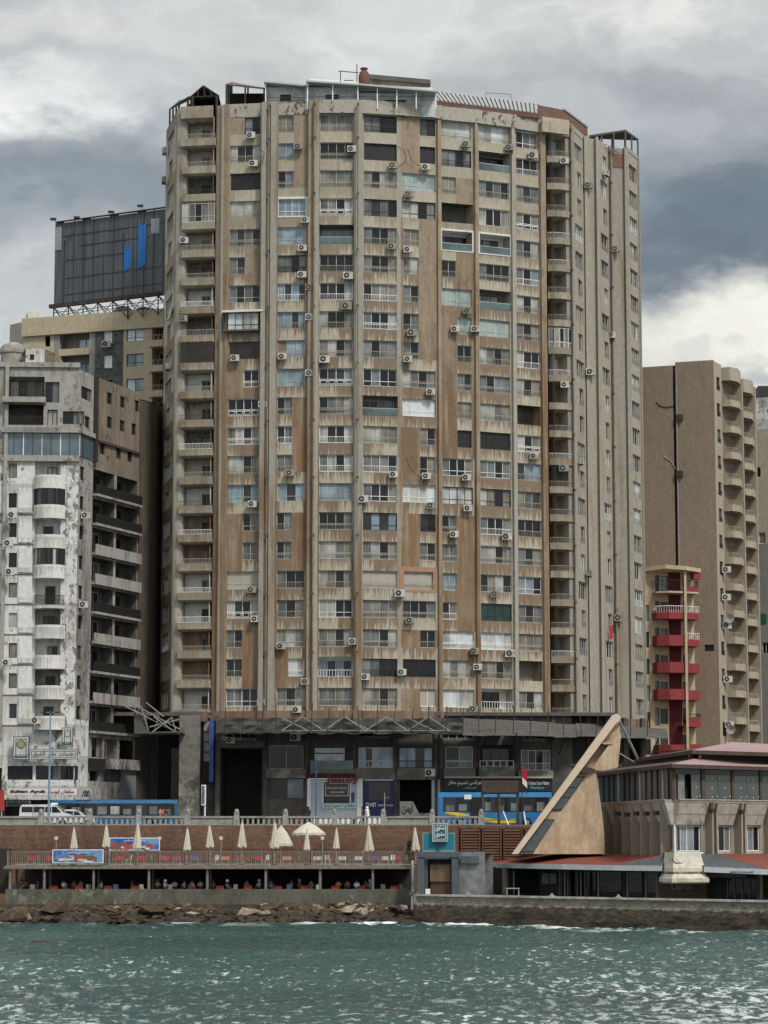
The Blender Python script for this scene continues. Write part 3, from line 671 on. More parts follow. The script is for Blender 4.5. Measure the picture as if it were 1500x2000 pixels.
# ribbed lean-to roof right of the penthouse
mb = MB(); e0, e1, t0, t1 = V(853, 197, 257), V(1053, 222, 261.5), V(836, 177, 262), V(1052, 203, 266)
n = 25
for i in range(n):
    f0, f1 = i / n, (i + .66) / n; f2 = (i + 1) / n
    A_, B_, C_, D_ = e0.lerp(e1, f0), e0.lerp(e1, f1), t0.lerp(t1, f1), t0.lerp(t1, f0); up = Vector((0, 0, .13))
    mb.hexa([A_, B_, C_, D_, A_ + up, B_ + up, C_ + up, D_ + up], STRIPE); mb.hexa([A_ - up * .5, e0.lerp(e1, f2) - up * .5, t0.lerp(t1, f2) - up * .5, D_ - up * .5, A_ - up * .1, e0.lerp(e1, f2) - up * .1, t0.lerp(t1, f2) - up * .1, D_ - up * .1], STRD)
    pass
mb.build('ribbed_roof', root)
REDB = M('red_brown_fascia', (.12, .060, .048), .8, amt=.35)
mb = MB(); dn = Vector((0, 0, -.55)); mb.hexa([e0 + dn, e1 + dn, e1 + dn + Vector((0, .3, 0)), e0 + dn + Vector((0, .3, 0)), e0, e1, e1 + Vector((0, .3, 0)), e0 + Vector((0, .3, 0))], REDB)
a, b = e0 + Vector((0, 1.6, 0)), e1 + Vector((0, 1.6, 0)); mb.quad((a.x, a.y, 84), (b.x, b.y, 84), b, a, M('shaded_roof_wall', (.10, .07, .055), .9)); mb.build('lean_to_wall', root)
BRK = M('red_brick', (.165, .090, .066), .9, scale=4, amt=.35)
mb = MB(); a, b, c_ = V(1051, 205, 262), V(1098, 214, 264.5), V(1143, 248, 272)
for p, q in ((a, b),): mb.hexa([(p.x, p.y, 84), (q.x, q.y, 84), (q.x, q.y + .4, 84), (p.x, p.y + .4, 84), p, q, q + Vector((0, .4, 0)), p + Vector((0, .4, 0))], BRK)
mb.hexa([(b.x, b.y, 84), (c_.x, c_.y, 84), (c_.x + .3, c_.y + .4, 84), (b.x + .3, b.y + .4, 84), b, c_, c_ + Vector((.3, .4, 0)), b + Vector((.3, .4, 0))], BRK)
g1, g2 = Vector((0, 0, .9)), Vector((.05, -.05, .003)); mb.hexa([b - g1 * .0 + g2, c_ + g2, c_ + g2 + Vector((.35, .45, 0)), b + g2 + Vector((.35, .45, 0)), b + Vector((0, 0, .25)), c_ + Vector((0, 0, .25)), c_ + Vector((.4, .5, .25)), b + Vector((.4, .5, .25))], STRIPE)
mb.build('roof_room', root)
P_, Z_ = plan([(1150, 264, 269.5), (1222, 253, 274), (1247, 271, 279), (1170, 268, 284)]); shelter(P_, Z_, ZT - .9, M('weathered_timber', (.12, .10, .09), .9), 'roof_shelter', roof=STRD, th=.22)
mb = MB(); f = F['K']; mb.fb(f, 0, f.L, .06, .004, ZT - .1, ZT + .35, RGT); f = F['W2']; mb.fb(f, 0, f.L, .06, .004, ZT - 2.2, ZT - .6, M('brick_patch', (.17, .10, .07), .9, scale=6, amt=.4)); mb.build('parapet', root); mb = MB(); f = FP(1060, 261.2, 1112, 262.6, 300); mb.fb(f, 0, f.L, 0, -.4, 83.9, ZT + .2, CREAM); mb.build('parapet', root); mb = MB(); f = F['I']; mb.fb(f, 0, f.L, .06, .004, ZT - .3, ZT + .3, RGT)
mb.build('parapet', root)
# ---- fascia band above the canopy
mb = MB(); FASC = plaster('fascia_plaster', (.22, .165, .12), (.15, .095, .065), .4, .6)
for k, f in F.items():
    ex = .9 if k in ('HB', 'H') else .15
    mb.fb(f, 0, f.L, ex + (.25 if k not in ('HB', 'H') else 1.2), -.6, ZB - 1.0, ZB + .05, FASC)
mb.build('fascia', root)
# ================================================================ air conditioners on the tower
ACW = M('air_conditioner_white', (.50, .49, .45), .5, amt=.25, d2=(.28, .25, .2)); ACD = M('air_conditioner_grille', (.03, .03, .03), .6)
_ac = {}
def omat_(o, mt):
    o.material_slots[0].link = 'OBJECT'; o.material_slots[0].material = mt
def ac_mesh(s=1.0):
    mb = MB(); W_, H_, D_ = .46 * s, .66 * s, .36 * s
    mb.box(-W_, -D_, .1, W_, 0, .1 + H_, ACW)
    for x in (-W_ * .7, W_ * .7): mb.box(x - .02, -D_, 0, x + .02, .05, .1, IRON); mb.box(x - .02, .05, -.25, x + .02, .09, .1, IRON)
    return mb
def ac(px, py, Y, label, size=1.0, rz=0.0, group='air conditioner units on the tower', cat='air conditioner', parent=None):
    p = V(px, py, Y); p.z -= .43 * size
    key = round(size, 1)
    if key not in _ac:
        a = ac_mesh(size); o = a.build('air_conditioner', None, base=(0, 0, 0)); f = MB(); W_, H_, D_ = .46 * size, .66 * size, .36 * size
        c = Vector((-W_ * .3, -D_ - .012, .1 + H_ * .5)); vs = [c + Vector((math.cos(t) * H_ * .40, 0, math.sin(t) * H_ * .40)) for t in [2 * math.pi * i / 14 for i in range(14)]]
        f.ext(vs, (0, .02, 0), ACD); vs = [c + Vector((math.cos(t) * H_ * .12, -.01, math.sin(t) * H_ * .12)) for t in [2 * math.pi * i / 8 for i in range(8)]]; f.ext(vs, (0, .02, 0), ACW)
        g = f.build('fan_grille', o, base=(0, 0, 0)); _ac[key] = o; r = o
        r.location = p; r.rotation_euler.z = rz
    else:
        r = copy_tree(_ac[key], None, p, rz)
        if r.material_slots[0].link == 'OBJECT': r.material_slots[0].material = ACW
    if label.startswith('dusty'):
        omat_(r, M('air_conditioner_dusty', (.27, .245, .20), .7, amt=.35, d2=(.16, .13, .10)))
    elif _ac[key] is r: omat_(r, ACW)
    if parent is None: tag(r, label, cat, group)
    else:
        r.parent = parent; r.location = p - ABS[parent.name]
        for k_ in ('label', 'category', 'group'):
            if k_ in r: del r[k_]
    return r
ROWN = ['', 'top', 'second', 'third', 'fourth', 'fifth', 'sixth', 'seventh', 'eighth', 'ninth', 'tenth', 'eleventh', 'twelfth', 'thirteenth', 'fourteenth', 'fifteenth', 'sixteenth', 'seventeenth', 'eighteenth', 'nineteenth', 'twentieth', 'lowest']
BAYN = dict(A='first window column right of the balconies', B='second window column', C='third window column', D='fourth window column', D2='fifth window column', E='sixth window column', F='seventh window column', G='eighth window column', HB='left balcony column', H='right balcony column', W1='first plain strip right of the round balconies', W2='wide grey strip near the right edge', I='narrow windows right of the round balconies', L='left side wall')
acs = [('A', 1, 490, 265), ('A', 2, 495, 320), ('A', 9, 459, 700), ('A', 11, 513, 790), ('A', 14, 493, 985), ('A', 17, 492, 1152), ('A', 18, 499, 1209), ('A', 21, 511, 1372),
       ('B', 2, 583, 287), ('B', 4, 597, 430), ('B', 5, 591, 485), ('B', 6, 590, 537), ('B', 7, 605, 562), ('B', 8, 605, 620), ('B', 9, 552, 697), ('B', 10, 605, 729), ('B', 13, 567, 924), ('B', 19, 549, 1262), ('B', 20, 597, 1331), ('B', 21, 580, 1386),
       ('C', 2, 687, 292), ('C', 6, 680, 539, 1.15), ('C', 7, 677, 598, 1.2), ('C', 9, 634, 702, 1.2), ('C', 19, 690, 1253),
       ('D', 2, 768, 324), ('D', 5, 766, 482), ('D', 13, 769, 927), ('D', 14, 709, 975, 1.15), ('D', 20, 714, 1322), ('D2', 17, 781, 1159, 1.1), ('D2', 2, 832, 327), ('D2', 3, 799, 380), ('D2', 5, 797, 488), ('D2', 8, 805, 650, 1.15), ('D2', 9, 797, 702),
       ('D2', 10, 841, 766), ('D2', 13, 833, 930), ('D2', 14, 842, 988), ('D2', 18, 801, 1212), ('D2', 20, 785, 1313), ('E', 1, 911, 283), ('E', 7, 913, 608), ('E', 8, 889, 643), ('E', 13, 911, 933), ('E', 14, 914, 993),
       ('E', 15, 887, 1044), ('E', 19, 927, 1272), ('E', 20, 933, 1303), ('E', 21, 925, 1385), ('F', 1, 995, 289), ('F', 8, 928, 643), ('F', 15, 990, 1048, 1.15), ('F', 17, 967, 1160), ('F', 19, 997, 1276, 1.2), ('G', 1, 1041, 304, 1.15), ('G', 12, 1043, 891),
       ('HB', 5, 360, 470), ('HB', 8, 358, 623), ('H', 10, 1103, 752), ('H', 13, 1101, 915, 1.1), ('H', 2, 1102, 315), ('W1', 3, 1149, 363), ('W1', 10, 1153, 727, 1.1), ('I', 13, 1132, 901), ('I', 17, 1148, 1120), ('W2', 5, 1202, 487), ('W2', 8, 1194, 655), ('W2', 18, 1208, 1207, 1.1), ('J', 2, 1182, 338), ('L', 2, 324, 295), ('L', 9, 330, 716), ('L', 3, 323, 352)]
BAYN['J'] = 'narrow windows left of the wide grey strip'
cnt = {}
for a in acs:
    k, r, px, py = a[:4]; f = F[k]; s = a[4] if len(a) > 4 else 1.0
    u, z = f.hit(px, py, .3); p = f.p(u, .3 if k not in ('HB', 'H') else .6, z)
    if k == 'H': p = f.p(u, 2.3, z)
    if k == 'HB': p = f.p(u, 1.7, z)
    side = 'pale' if (px + py) % 3 else 'dusty'
    rz = math.atan2(f.u.y, f.u.x) if k in ('L', 'I', 'J') else 0
    ac(px, py, p.y, f'{side} air conditioner by the {ROWN[r]} floor, {BAYN[k]}'.replace('column,', 'column'), s, rz)
# looping cables on the front
mb = MB()
for pts in (((776, 286), (788, 292), (793, 306), (790, 318), (778, 326)), ((796, 290), (803, 312), (815, 322), (822, 323)), ((505, 290), (516, 298), (512, 320), (500, 326)), ((793, 893), (800, 912), (812, 928), (825, 934)), ((776, 455), (779, 470), (776, 482))):
    mb.path([V(x, y, 255.0) for x, y in pts], .03, IRON, 4)
mb.build('cable', TW)
mb = MB(); f = F['J']; RC = M('red_cloth', (.42, .03, .04), .8); BC = M('black_cloth', (.02, .02, .02), .8)
a = V(1190, 1222, 270.2)
mb.ext([a + Vector((0, 0, 0)), a + Vector((.35, 0, .1)), a + Vector((.4, 0, -1.4)), a + Vector((.05, 0, -1.5))], (0, .06, 0), RC); mb.ext([a + Vector((.37, 0, .1)), a + Vector((.75, 0, .1)), a + Vector((.7, 0, -.9)), a + Vector((.42, 0, -.8))], (0, .06, 0), BC)
tag(mb.build('laundry'), 'red and black washing hanging out of a window at the right of the tower', 'laundry')
mb = MB(); a = V(333, 592, 259.5); mb.hexa([a + Vector((-.35, 0, -1.9)), a + Vector((-.05, 0, -1.6)), a + Vector((-.05, .6, -1.6)), a + Vector((-.35, .6, -1.9)), a + Vector((.15, 0, 0)), a + Vector((.35, 0, .1)), a + Vector((.35, .6, .1)), a + Vector((.15, .6, 0))], WHITEP)
tag(mb.build('hanging_sheet'), 'white sheet propped outside a window on the left edge of the tower', 'sheet')
# ================================================================ podium of the tower
def hx(px, py, Y): return V(px, py, Y)
PY_ = 256.6
pf = Fr((V(318, 1500, PY_).x, PY_ + .4), (V(1112, 1500, PY_).x, PY_ + .6)); mb = MB()
def pu(px, z): return pf.hz(px, z)
def pz(py): return pf.hit(700, py)[1]
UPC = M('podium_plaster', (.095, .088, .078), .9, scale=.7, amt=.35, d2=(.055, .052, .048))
zs_ = {k: pz(k) for k in (1395, 1430, 1460, 1503, 1520, 1562, 1590)}
ops = []
def opn(a, b, y0, y1, dp=.35, m=None): ops.append((pu(a, 15), pu(b, 15), pz(y1), pz(y0), dp, m)); return ops[-1]
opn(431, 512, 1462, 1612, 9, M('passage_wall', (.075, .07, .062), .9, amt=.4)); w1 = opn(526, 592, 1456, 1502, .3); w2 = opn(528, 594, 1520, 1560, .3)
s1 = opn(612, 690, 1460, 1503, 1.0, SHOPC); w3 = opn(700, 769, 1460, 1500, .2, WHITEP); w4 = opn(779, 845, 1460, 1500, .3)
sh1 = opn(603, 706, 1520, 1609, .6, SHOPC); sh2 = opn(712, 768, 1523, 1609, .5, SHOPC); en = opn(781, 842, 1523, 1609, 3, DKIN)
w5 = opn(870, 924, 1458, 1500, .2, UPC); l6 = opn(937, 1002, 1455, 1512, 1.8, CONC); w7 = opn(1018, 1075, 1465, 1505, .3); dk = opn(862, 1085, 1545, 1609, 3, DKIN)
u431 = [opn(440, 500, 1433, 1446, .3), opn(700, 760, 1432, 1442, .3), opn(860, 925, 1434, 1446, .3), opn(1020, 1065, 1434, 1448, .3)]
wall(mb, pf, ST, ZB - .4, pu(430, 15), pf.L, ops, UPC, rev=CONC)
# left part: passage, big pier, recess under the overhang with its shade painted black
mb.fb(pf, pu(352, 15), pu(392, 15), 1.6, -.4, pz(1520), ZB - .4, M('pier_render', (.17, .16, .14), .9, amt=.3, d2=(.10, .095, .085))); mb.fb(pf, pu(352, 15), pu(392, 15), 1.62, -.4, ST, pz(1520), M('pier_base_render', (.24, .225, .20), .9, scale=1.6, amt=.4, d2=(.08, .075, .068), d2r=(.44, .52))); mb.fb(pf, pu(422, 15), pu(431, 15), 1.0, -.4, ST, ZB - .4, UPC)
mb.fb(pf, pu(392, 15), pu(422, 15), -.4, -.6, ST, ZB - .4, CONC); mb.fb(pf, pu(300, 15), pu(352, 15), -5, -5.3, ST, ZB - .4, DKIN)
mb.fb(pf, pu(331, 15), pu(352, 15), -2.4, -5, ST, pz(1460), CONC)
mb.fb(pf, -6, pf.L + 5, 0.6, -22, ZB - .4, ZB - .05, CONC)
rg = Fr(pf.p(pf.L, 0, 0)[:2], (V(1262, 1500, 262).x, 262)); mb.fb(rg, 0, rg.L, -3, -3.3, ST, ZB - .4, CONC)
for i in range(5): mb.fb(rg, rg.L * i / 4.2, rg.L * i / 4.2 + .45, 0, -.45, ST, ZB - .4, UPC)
mb.fb(rg, 0, rg.L, .1, -3, 14.6, 14.9, UPC); mb.build('podium_wall', TW)
mb = MB()
for (a, b, y0, y1, d) in ((520, 598, 1502, 1520, .7), (606, 694, 1503, 1511, 1.0), (694, 772, 1500, 1523, .4), (775, 850, 1500, 1523, .5), (866, 928, 1500, 1518, .8), (935, 1005, 1498, 1518, .95), (1012, 1080, 1505, 1518, .8)):
    mb.fb(pf, pu(a, 12), pu(b, 12), d, .004, pz(y1), pz(y0), M('podium_sill_concrete', (.15, .14, .125), .9, scale=1.5, amt=.4, d2=(.26, .25, .22)))
for px in (519, 600, 692, 771, 852, 862, 930, 1008, 1082): mb.fb(pf, pu(px, 12) - .18, pu(px, 12) + .18, .28, .004, ST, ZB - .4, UPC)
mb.fb(pf, pu(430, 15), pu(516, 15), 1.3, .004, pz(1461), pz(1448), UPC); mb.build('ledge', TW)
def pw(o, pane, fr_, rl, rec=.14, n=None, name='window', d=0): add_window(TW, pf, o[0], o[1], o[2], o[3], pane, fr_, rl, d, rec, n, name)
pw(w1, 'd', 'a', '-', n=2); pw(w2, 'd', 'k', '-', n=2); MIX['B'] = [curtain('pale_blue_panel', (.34, .48, .58), (.52, .68, .78)), MATS['pale_blue_panel'], G_D2]; pw(w4, 'B', 'k', 'i', n=4); pw(w5, 'd', 'h', 'i', n=2); pw(w7, 'x', 'h', 'i', n=4)
add_window(TW, pf, s1[0] + .1, s1[1] - .9, s1[2] + .02, s1[3] - .65, 's', 'h', '-', 0, .3, 3); add_window(TW, pf, s1[0] + .1, s1[1] - .9, s1[3] - .55, s1[3] - .05, 's', 'h', '-', 0, .25, 2)
mb = MB(); mb.fb(pf, s1[0] - .3, s1[1], 1.0, .96, s1[2], s1[2] + .9, G_T); mb.build('balcony_glass', TW)
add_window(TW, pf, w3[0], w3[1], w3[2], w3[3], 'B', 'h', 'o', 0, .1, 5)
add_window(TW, pf, l6[0] + .3, l6[1] - .3, l6[2] + .2, l6[3] - .3, 'd', 'k', '-', 0, 1.7, 3)
mb = MB(); railing(mb, pf, l6[0], l6[1], .9, pz(1498), pz(1486), RAILW, .6, .03); mb.build('railing', TW)
for o_ in u431: pw(o_, 'd', 'a', 'i')
# shop fittings
BLUEP = M('blue_panel', (.025, .065, .22), .6, amt=.3); NAVY = M('navy_shopfront', (.012, .017, .09), .5, amt=.2); LTB = M('pale_blue_shopfront', (.38, .45, .50), .5, amt=.15); MAR = M('maroon_awning', (.05, .015, .015), .8)
shop = thing('clothes_shopfront', (V(655, 1600, 256).x, 256.2, ST), 'white and pale blue clothes shopfront with a maroon name over its window', 'shopfront')
mb = MB(); a, b = pu(601, 10), pu(709, 10); S0 = .4
mb.fb(pf, a, b, S0, .01, pz(1600), pz(1521), LTB); mb.build('front_panel', shop)
mb = MB(); mb.fb(pf, pu(632, 10), pu(683, 10), S0 + .02, S0 + .01, pz(1578), pz(1528), G_D); mb.fb(pf, pu(630, 10), pu(685, 10), S0 + .012, S0 + .003, pz(1580), pz(1526), WHT); mb.build('display_window', shop)
mb = MB(); mb.fb(pf, pu(596, 10), pu(694, 10), S0 + .5, .01, pz(1518), pz(1511), MAR); mb.build('awning', shop)
mb = MB(); mb.fb(pf, pu(600, 10), pu(607, 10), S0 + .1, S0 + .003, pz(1590), pz(1521), WHT); mb.build('side_sign', shop); mb = MB(); mb.fb(pf, pu(697, 10), pu(708, 10), S0 + .1, S0 + .003, pz(1595), pz(1521), WHT); mb.build('side_sign', shop)
mb = MB(); mb.fb(pf, pu(629, 10), pu(696, 10), S0 + .15, S0 + .02, pz(1579), pz(1569), M('pale_green_sign', (.42, .55, .52), .5)); mb.build('lower_sign', shop)
mb = MB(); mb.fb(pf, pu(636, 10), pu(680, 10), S0 + .12, S0 + .03, pz(1554), pz(1531), M('brown_poster', (.10, .07, .06), .6)); mb.fb(pf, pu(635, 10), pu(681, 10), S0 + .1, S0 + .022, pz(1555), pz(1530), WHT); mb.build('window_poster', shop)
mb = MB(); mb.fb(pf, pu(686, 10), pu(692, 10), S0 + .05, S0 + .003, pz(1567), pz(1548), BLUEP); mb.build('poster', shop)
shop2 = thing('navy_shopfront', (V(740, 1600, 256).x, 256.2, ST), 'navy blue shopfront with one large square display window', 'shopfront')
mb = MB(); S0b = .35
wall(mb, pf, ST + .9, pz(1524), pu(711, 10), pu(770, 10), [(pu(720, 10), pu(762, 10), pz(1564), pz(1527))], NAVY, d=S0b, depth=.15); mb.build('front_panel', shop2)
mb = MB(); mb.fb(pf, pu(720, 10), pu(762, 10), S0b - .1, S0b - .12, pz(1564), pz(1527), G_D2); mb.build('display_window', shop2)
# text helper ----------------------------------------------------
FORMS = {'ا': 'FE8D FE8E', 'أ': 'FE83 FE84', 'ب': 'FE8F FE90 FE91 FE92', 'ت': 'FE95 FE96 FE97 FE98', 'ة': 'FE93 FE94', 'ج': 'FE9D FE9E FE9F FEA0', 'ح': 'FEA1 FEA2 FEA3 FEA4', 'د': 'FEA9 FEAA', 'ر': 'FEAD FEAE', 'س': 'FEB1 FEB2 FEB3 FEB4', 'ش': 'FEB5 FEB6 FEB7 FEB8',
         'ط': 'FEC1 FEC2 FEC3 FEC4', 'ع': 'FEC9 FECA FECB FECC', 'ف': 'FED1 FED2 FED3 FED4', 'ق': 'FED5 FED6 FED7 FED8', 'ك': 'FED9 FEDA FEDB FEDC', 'ل': 'FEDD FEDE FEDF FEE0', 'م': 'FEE1 FEE2 FEE3 FEE4', 'ن': 'FEE5 FEE6 FEE7 FEE8', 'ه': 'FEE9 FEEA FEEB FEEC', 'و': 'FEED FEEE', 'ي': 'FEF1 FEF2 FEF3 FEF4', 'خ': 'FEA5 FEA6 FEA7 FEA8', 'ز': 'FEAF FEB0', 'ى': 'FEEF FEF0'}
def arab(t):
    r_ = []
    for wd in t.split(' '):
        o_ = []; prev = False
        for i, ch in enumerate(wd):
            fs = [int(x, 16) for x in FORMS[ch].split()]; dual = len(fs) == 4; nxt = i < len(wd) - 1
            o_.append(chr(fs[(3 if nxt and dual else 1) if prev else (2 if nxt and dual else 0)])); prev = dual and nxt
        r_.append(''.join(reversed(o_)))
    return ' '.join(reversed(r_))
def text(body, fr, u0, u1, d, z0, z1, m, name='lettering', parent=None, bold=0.0, th=.03):
    c = bpy.data.curves.new(name, 'FONT'); c.body = body; c.size = 1; c.extrude = .02; c.offset = bold; c.resolution_u = 2
    o = bpy.data.objects.new(name, c); COL.objects.link(o); bpy.context.view_layer.update()
    me = bpy.data.meshes.new_from_object(o.evaluated_get(bpy.context.evaluated_depsgraph_get())); bpy.data.objects.remove(o); bpy.data.curves.remove(c)
    xs = [v.co.x for v in me.vertices]; ys = [v.co.y for v in me.vertices]
    if not xs: return None
    x0, x1, y0, y1 = min(xs), max(xs), min(ys), max(ys); mb = MB()
    vs = [fr.p(u0 + (v.co.x - x0) / (x1 - x0) * (u1 - u0), d + (th if v.co.z > 0 else 0), z0 + (v.co.y - y0) / (y1 - y0) * (z1 - z0)) for v in me.vertices]
    mb.add(vs, [tuple(p.vertices) for p in me.polygons], m); bpy.data.meshes.remove(me)
    return mb.build(name, parent)
REDL = M('dark_red_letters', (.17, .010, .016), .5); WL = M('white_letters', (.72, .72, .70), .5); BKL = M('black_letters', (.02, .02, .02), .6)
text('Jeansy', pf, pu(636, 10), pu(702, 10), S0 + .52, pz(1532), pz(1514), REDL, parent=shop, bold=.035)
text('New Summer Collection', pf, pu(639, 10), pu(677, 10), S0 + .13, pz(1541), pz(1537), WL, parent=shop)
text('Sale Sale Sale', pf, pu(645, 10), pu(672, 10), S0 + .13, pz(1549), pz(1545), WL, parent=shop)
text(arab('حسن جينز') + '  ' + arab('ملابس'), pf, pu(634, 10), pu(692, 10), S0 + .16, pz(1577), pz(1571), BKL, parent=shop)
text('TWIST', pf, pu(714, 10), pu(735, 10), S0b + .01, pz(1576), pz(1568), WL, parent=shop2, bold=.02); text('SMART TOUCH', pf, pu(738, 10), pu(767, 10), S0b + .01, pz(1575), pz(1571), WL, parent=shop2)
# long black pharmacy style fascia
a, b = pu(867, 10), pu(1078, 10)
sg = thing('black_shop_sign', (V(970, 1540, 256).x, 255.6, pz(1545)), 'long black shop sign with white Arabic lettering above the blue bus', 'sign')
mb = MB(); mb.fb(pf, a, b, .95, .3, pz(1546), pz(1521), M('black_sign_board', (.012, .014, .016), .5)); mb.build('board', sg)
mb = MB(); mb.fb(pf, a, b + .05, 1.25, .3, pz(1520.5), pz(1517), M('cream_trim', (.34, .32, .24), .7)); mb.build('trim', sg)
text(arab('عرفس نسيم مفار'), pf, pu(875, 10), pu(940, 10), .96, pz(1536), pz(1524), WL, parent=sg, bold=.012)
text('ML / Great Care Maker', pf, pu(1023, 10), pu(1072, 10), .96, pz(1533), pz(1526), WL, parent=sg); text('Pharmacy', pf, pu(1036, 10), pu(1062, 10), .96, pz(1543), pz(1536), M('teal_letters', (.1, .5, .5), .5), parent=sg)
text(arab('للعطارة'), pf, pu(905, 10), pu(930, 10), .96, pz(1541), pz(1537.5), WL, parent=sg)
sg = thing('vertical_sign', (V(408, 1530, 255.5).x, 255.3, pz(1530)), 'tall narrow blue and white sign on the concrete pier of the tower', 'sign')
mb = MB(); mb.fb(pf, pu(411, 14), pu(419, 14), 2.0, 0, pz(1528), pz(1408), BLUEP); mb.build('blue_panel', sg)
mb = MB(); mb.fb(pf, pu(398, 14), pu(409, 14), .4, .1, pz(1487), pz(1409), M('faded_white_panel', (.26, .27, .25), .6, amt=.3)); 
for i in range(1, 4): mb.fb(pf, pu(396, 14), pu(411, 14), .5, .41, pz(1409 + i * 20) - .04, pz(1409 + i * 20) + .04, IRON)
mb.build('white_panel', sg)
mb = MB(); mb.fb(pf, pu(394, 14), pu(410, 14), .3, .1, pz(1525), pz(1488), M('rusty_shutter', (.05, .03, .022), .9, sc_=(8, 1, .2), amt=.5)); mb.build('slatted_panel', sg)
# entrance steps and parapet with writing
sg = thing('entrance_steps', (V(820, 1600, 254.5).x, 254.5, ST), 'grey entrance steps with a sloping side wall left of the blue bus', 'steps')
mb = MB(); x0 = V(781, 1590, 254).x; x1 = V(812, 1590, 254).x
mb.ext([(x0, 253.8, ST), (x1 + 1.0, 253.8, ST), (x1 - .3, 253.8, ST + 2.5), (x0, 253.8, ST + 2.5)], (0, .3, 0), SHOPC); mb.build('side_wall', sg)
mb = MB()
for i in range(6): mb.box(x1 + .2, 253.6 + i * .35, ST, x1 + 2.0, 253.95 + i * .35, ST + .22 * (i + 1), SHOPC)
mb.build('steps', sg)
ef = Fr((x0, 253.8), (x1, 253.8)); text(arab('ايمن'), ef, .2, ef.L - .3, .02, ST + 1.2, ST + 2.2, BKL, parent=sg, bold=.02)
mb = MB(); mb.fb(pf, pu(843, 10), pu(860, 10), .25, .005, ST, pz(1523), LTB); mb.build('white_shop_pier', TW)
for i, (px, py, s, lb) in enumerate(((840, 1509, 1.15, 'air conditioner above the grey entrance steps'), (577, 1440, 1.1, 'air conditioner in the shade under the netting of the canopy'), (450, 1446, 1.0, 'air conditioner over the dark passage beside the concrete pier'))):
    ac(px, py, 255.6, lb, s, group='air conditioners low on the podium')
# ================================================================ scaffold canopy
NET = M('grey_debris_net', (.095, .093, .086), .95, sc_=(.4, .4, 3.5), scale=2.2, amt=.45, bump=.4); SHEET = M('old_corrugated_sheet', (.078, .073, .064), .85, sc_=(.25, .25, 6), scale=1.6, amt=.4, bump=.3); STEEL = M('galvanised_tube', (.27, .26, .24), .6, amt=.3); RUST = M('rusty_steel', (.055, .042, .035), .9, amt=.5)
can = thing('scaffold_canopy', (2, 252, 17.8), 'long grey protective canopy of netting and corrugated sheet above the shops', 'canopy')
cz0, cz1 = V(600, 1432, 251).z, V(600, 1398, 251).z
xa, xb = V(430, 1415, 251).x, V(905, 1415, 251).x
mb = MB(); n = 60; rc = random.Random(3)
bot = [cz0 - .1 + .12 * math.sin(i * .9) + rc.random() * .1 + (.18 if i < 14 else 0) for i in range(n + 1)]; top = [cz1 - .25 + .05 * math.sin(i * .5) for i in range(n + 1)]
for j in range(4):
    for i in range(n):
        P_ = []
        for (ii, jj) in ((i, j), (i + 1, j), (i + 1, j + 1), (i, j + 1)):
            t = jj / 4; r_ = noise.noise(Vector((ii * .35, jj * .9, 0))) * .22; P_.append((xa + (xb - xa) * ii / n, 251 - .3 * t + r_, bot[ii] + (top[ii] - bot[ii]) * t))
        mb.quad(*P_, NET)
mb.build('netting', can)
mb = MB(); mb.hexa([(xa - .5, 251.2, cz0 - .05), (xb, 251.2, cz0 - .05), (xb, 256.2, cz0 + .6), (xa - .5, 256.2, cz0 + .6), (xa - .5, 251.2, cz0 + .05), (xb, 251.2, cz0 + .05), (xb, 256.2, cz0 + .7), (xa - .5, 256.2, cz0 + .7)], RUST)
mb.build('deck', can)
for i in range(9):
    mb = MB(); s0, s1 = i / 9, (i + 1) / 9
    def cp(s, t):   # sheets wrap round the right of the tower
        px = 903 + (1306 - 903) * s; Yb = 250.6 + (262 - 250.6) * s ** 1.6 * .9
        p0 = V(px, 1436 + 7 * s, Yb); p1 = V(px - 3, 1402 + 22 * s, Yb + 1.6); q = p0.lerp(p1, t); q.z -= .05 * math.sin(s * 9 + i) ; return q
    m_ = SHEET; k = 10
    for j in range(k):
        a0, a1 = s0 + (s1 - s0) * j / k, s0 + (s1 - s0) * (j + 1) / k; o_ = Vector((0, -.05 * (j % 2), 0)); o2 = Vector((0, -.05 * ((j + 1) % 2), 0)); lift = Vector((0, 0, .06 * (i % 2)))
        mb.quad(cp(a0, 0) + o_ + lift, cp(a1, 0) + o2 + lift, cp(a1, 1) + o2 + lift, cp(a0, 1) + o_ + lift, m_)
    mb.build('corrugated_sheet', can)
mb = MB(); A_ = [cp(s, 0) for s in (0, .25, .5, .75, 1)]
for a, b in zip(A_, A_[1:]): mb.quad(a, b, b + Vector((-1, 6, .7)), a + Vector((-.5, 5.5, .7)), RUST)
mb.build('deck', can)
mb = MB(); xs = [550 + 41 * i for i in range(10)]
for i in range(8):
    a, b = xs[i], xs[i + 1]
    ya, yb = (1427, 1400) if i % 2 == 0 else (1400, 1427)
    mb.tube(V(a, ya, 250.45), V(b, yb, 250.45), .06, STEEL, 5)
    if i % 2 == 0: mb.tube(V(a, 1427, 250.4), V(a + 82, 1427, 250.4), .04, STEEL, 5)
    if i % 3 == 0: mb.tube(V(a, 1402, 250.5), V(a + 60, 1431, 250.5), .05, STEEL, 5)
mb.build('truss', can)
for i in range(26):
    px = 437 + i * 33 + rc.random() * 8; t = max(0, (px - 905) / 400); Y = 250.3 + 11 * t ** 1.6; mb = MB()
    y1 = 1372 + 26 * t + rc.random() * 12; y0 = 1432 + 6 * t
    mb.tube(V(px, y0, Y), V(px + rc.uniform(-3, 6), y1, Y - .2), .045, RUST, 4); mb.build('upright', can)
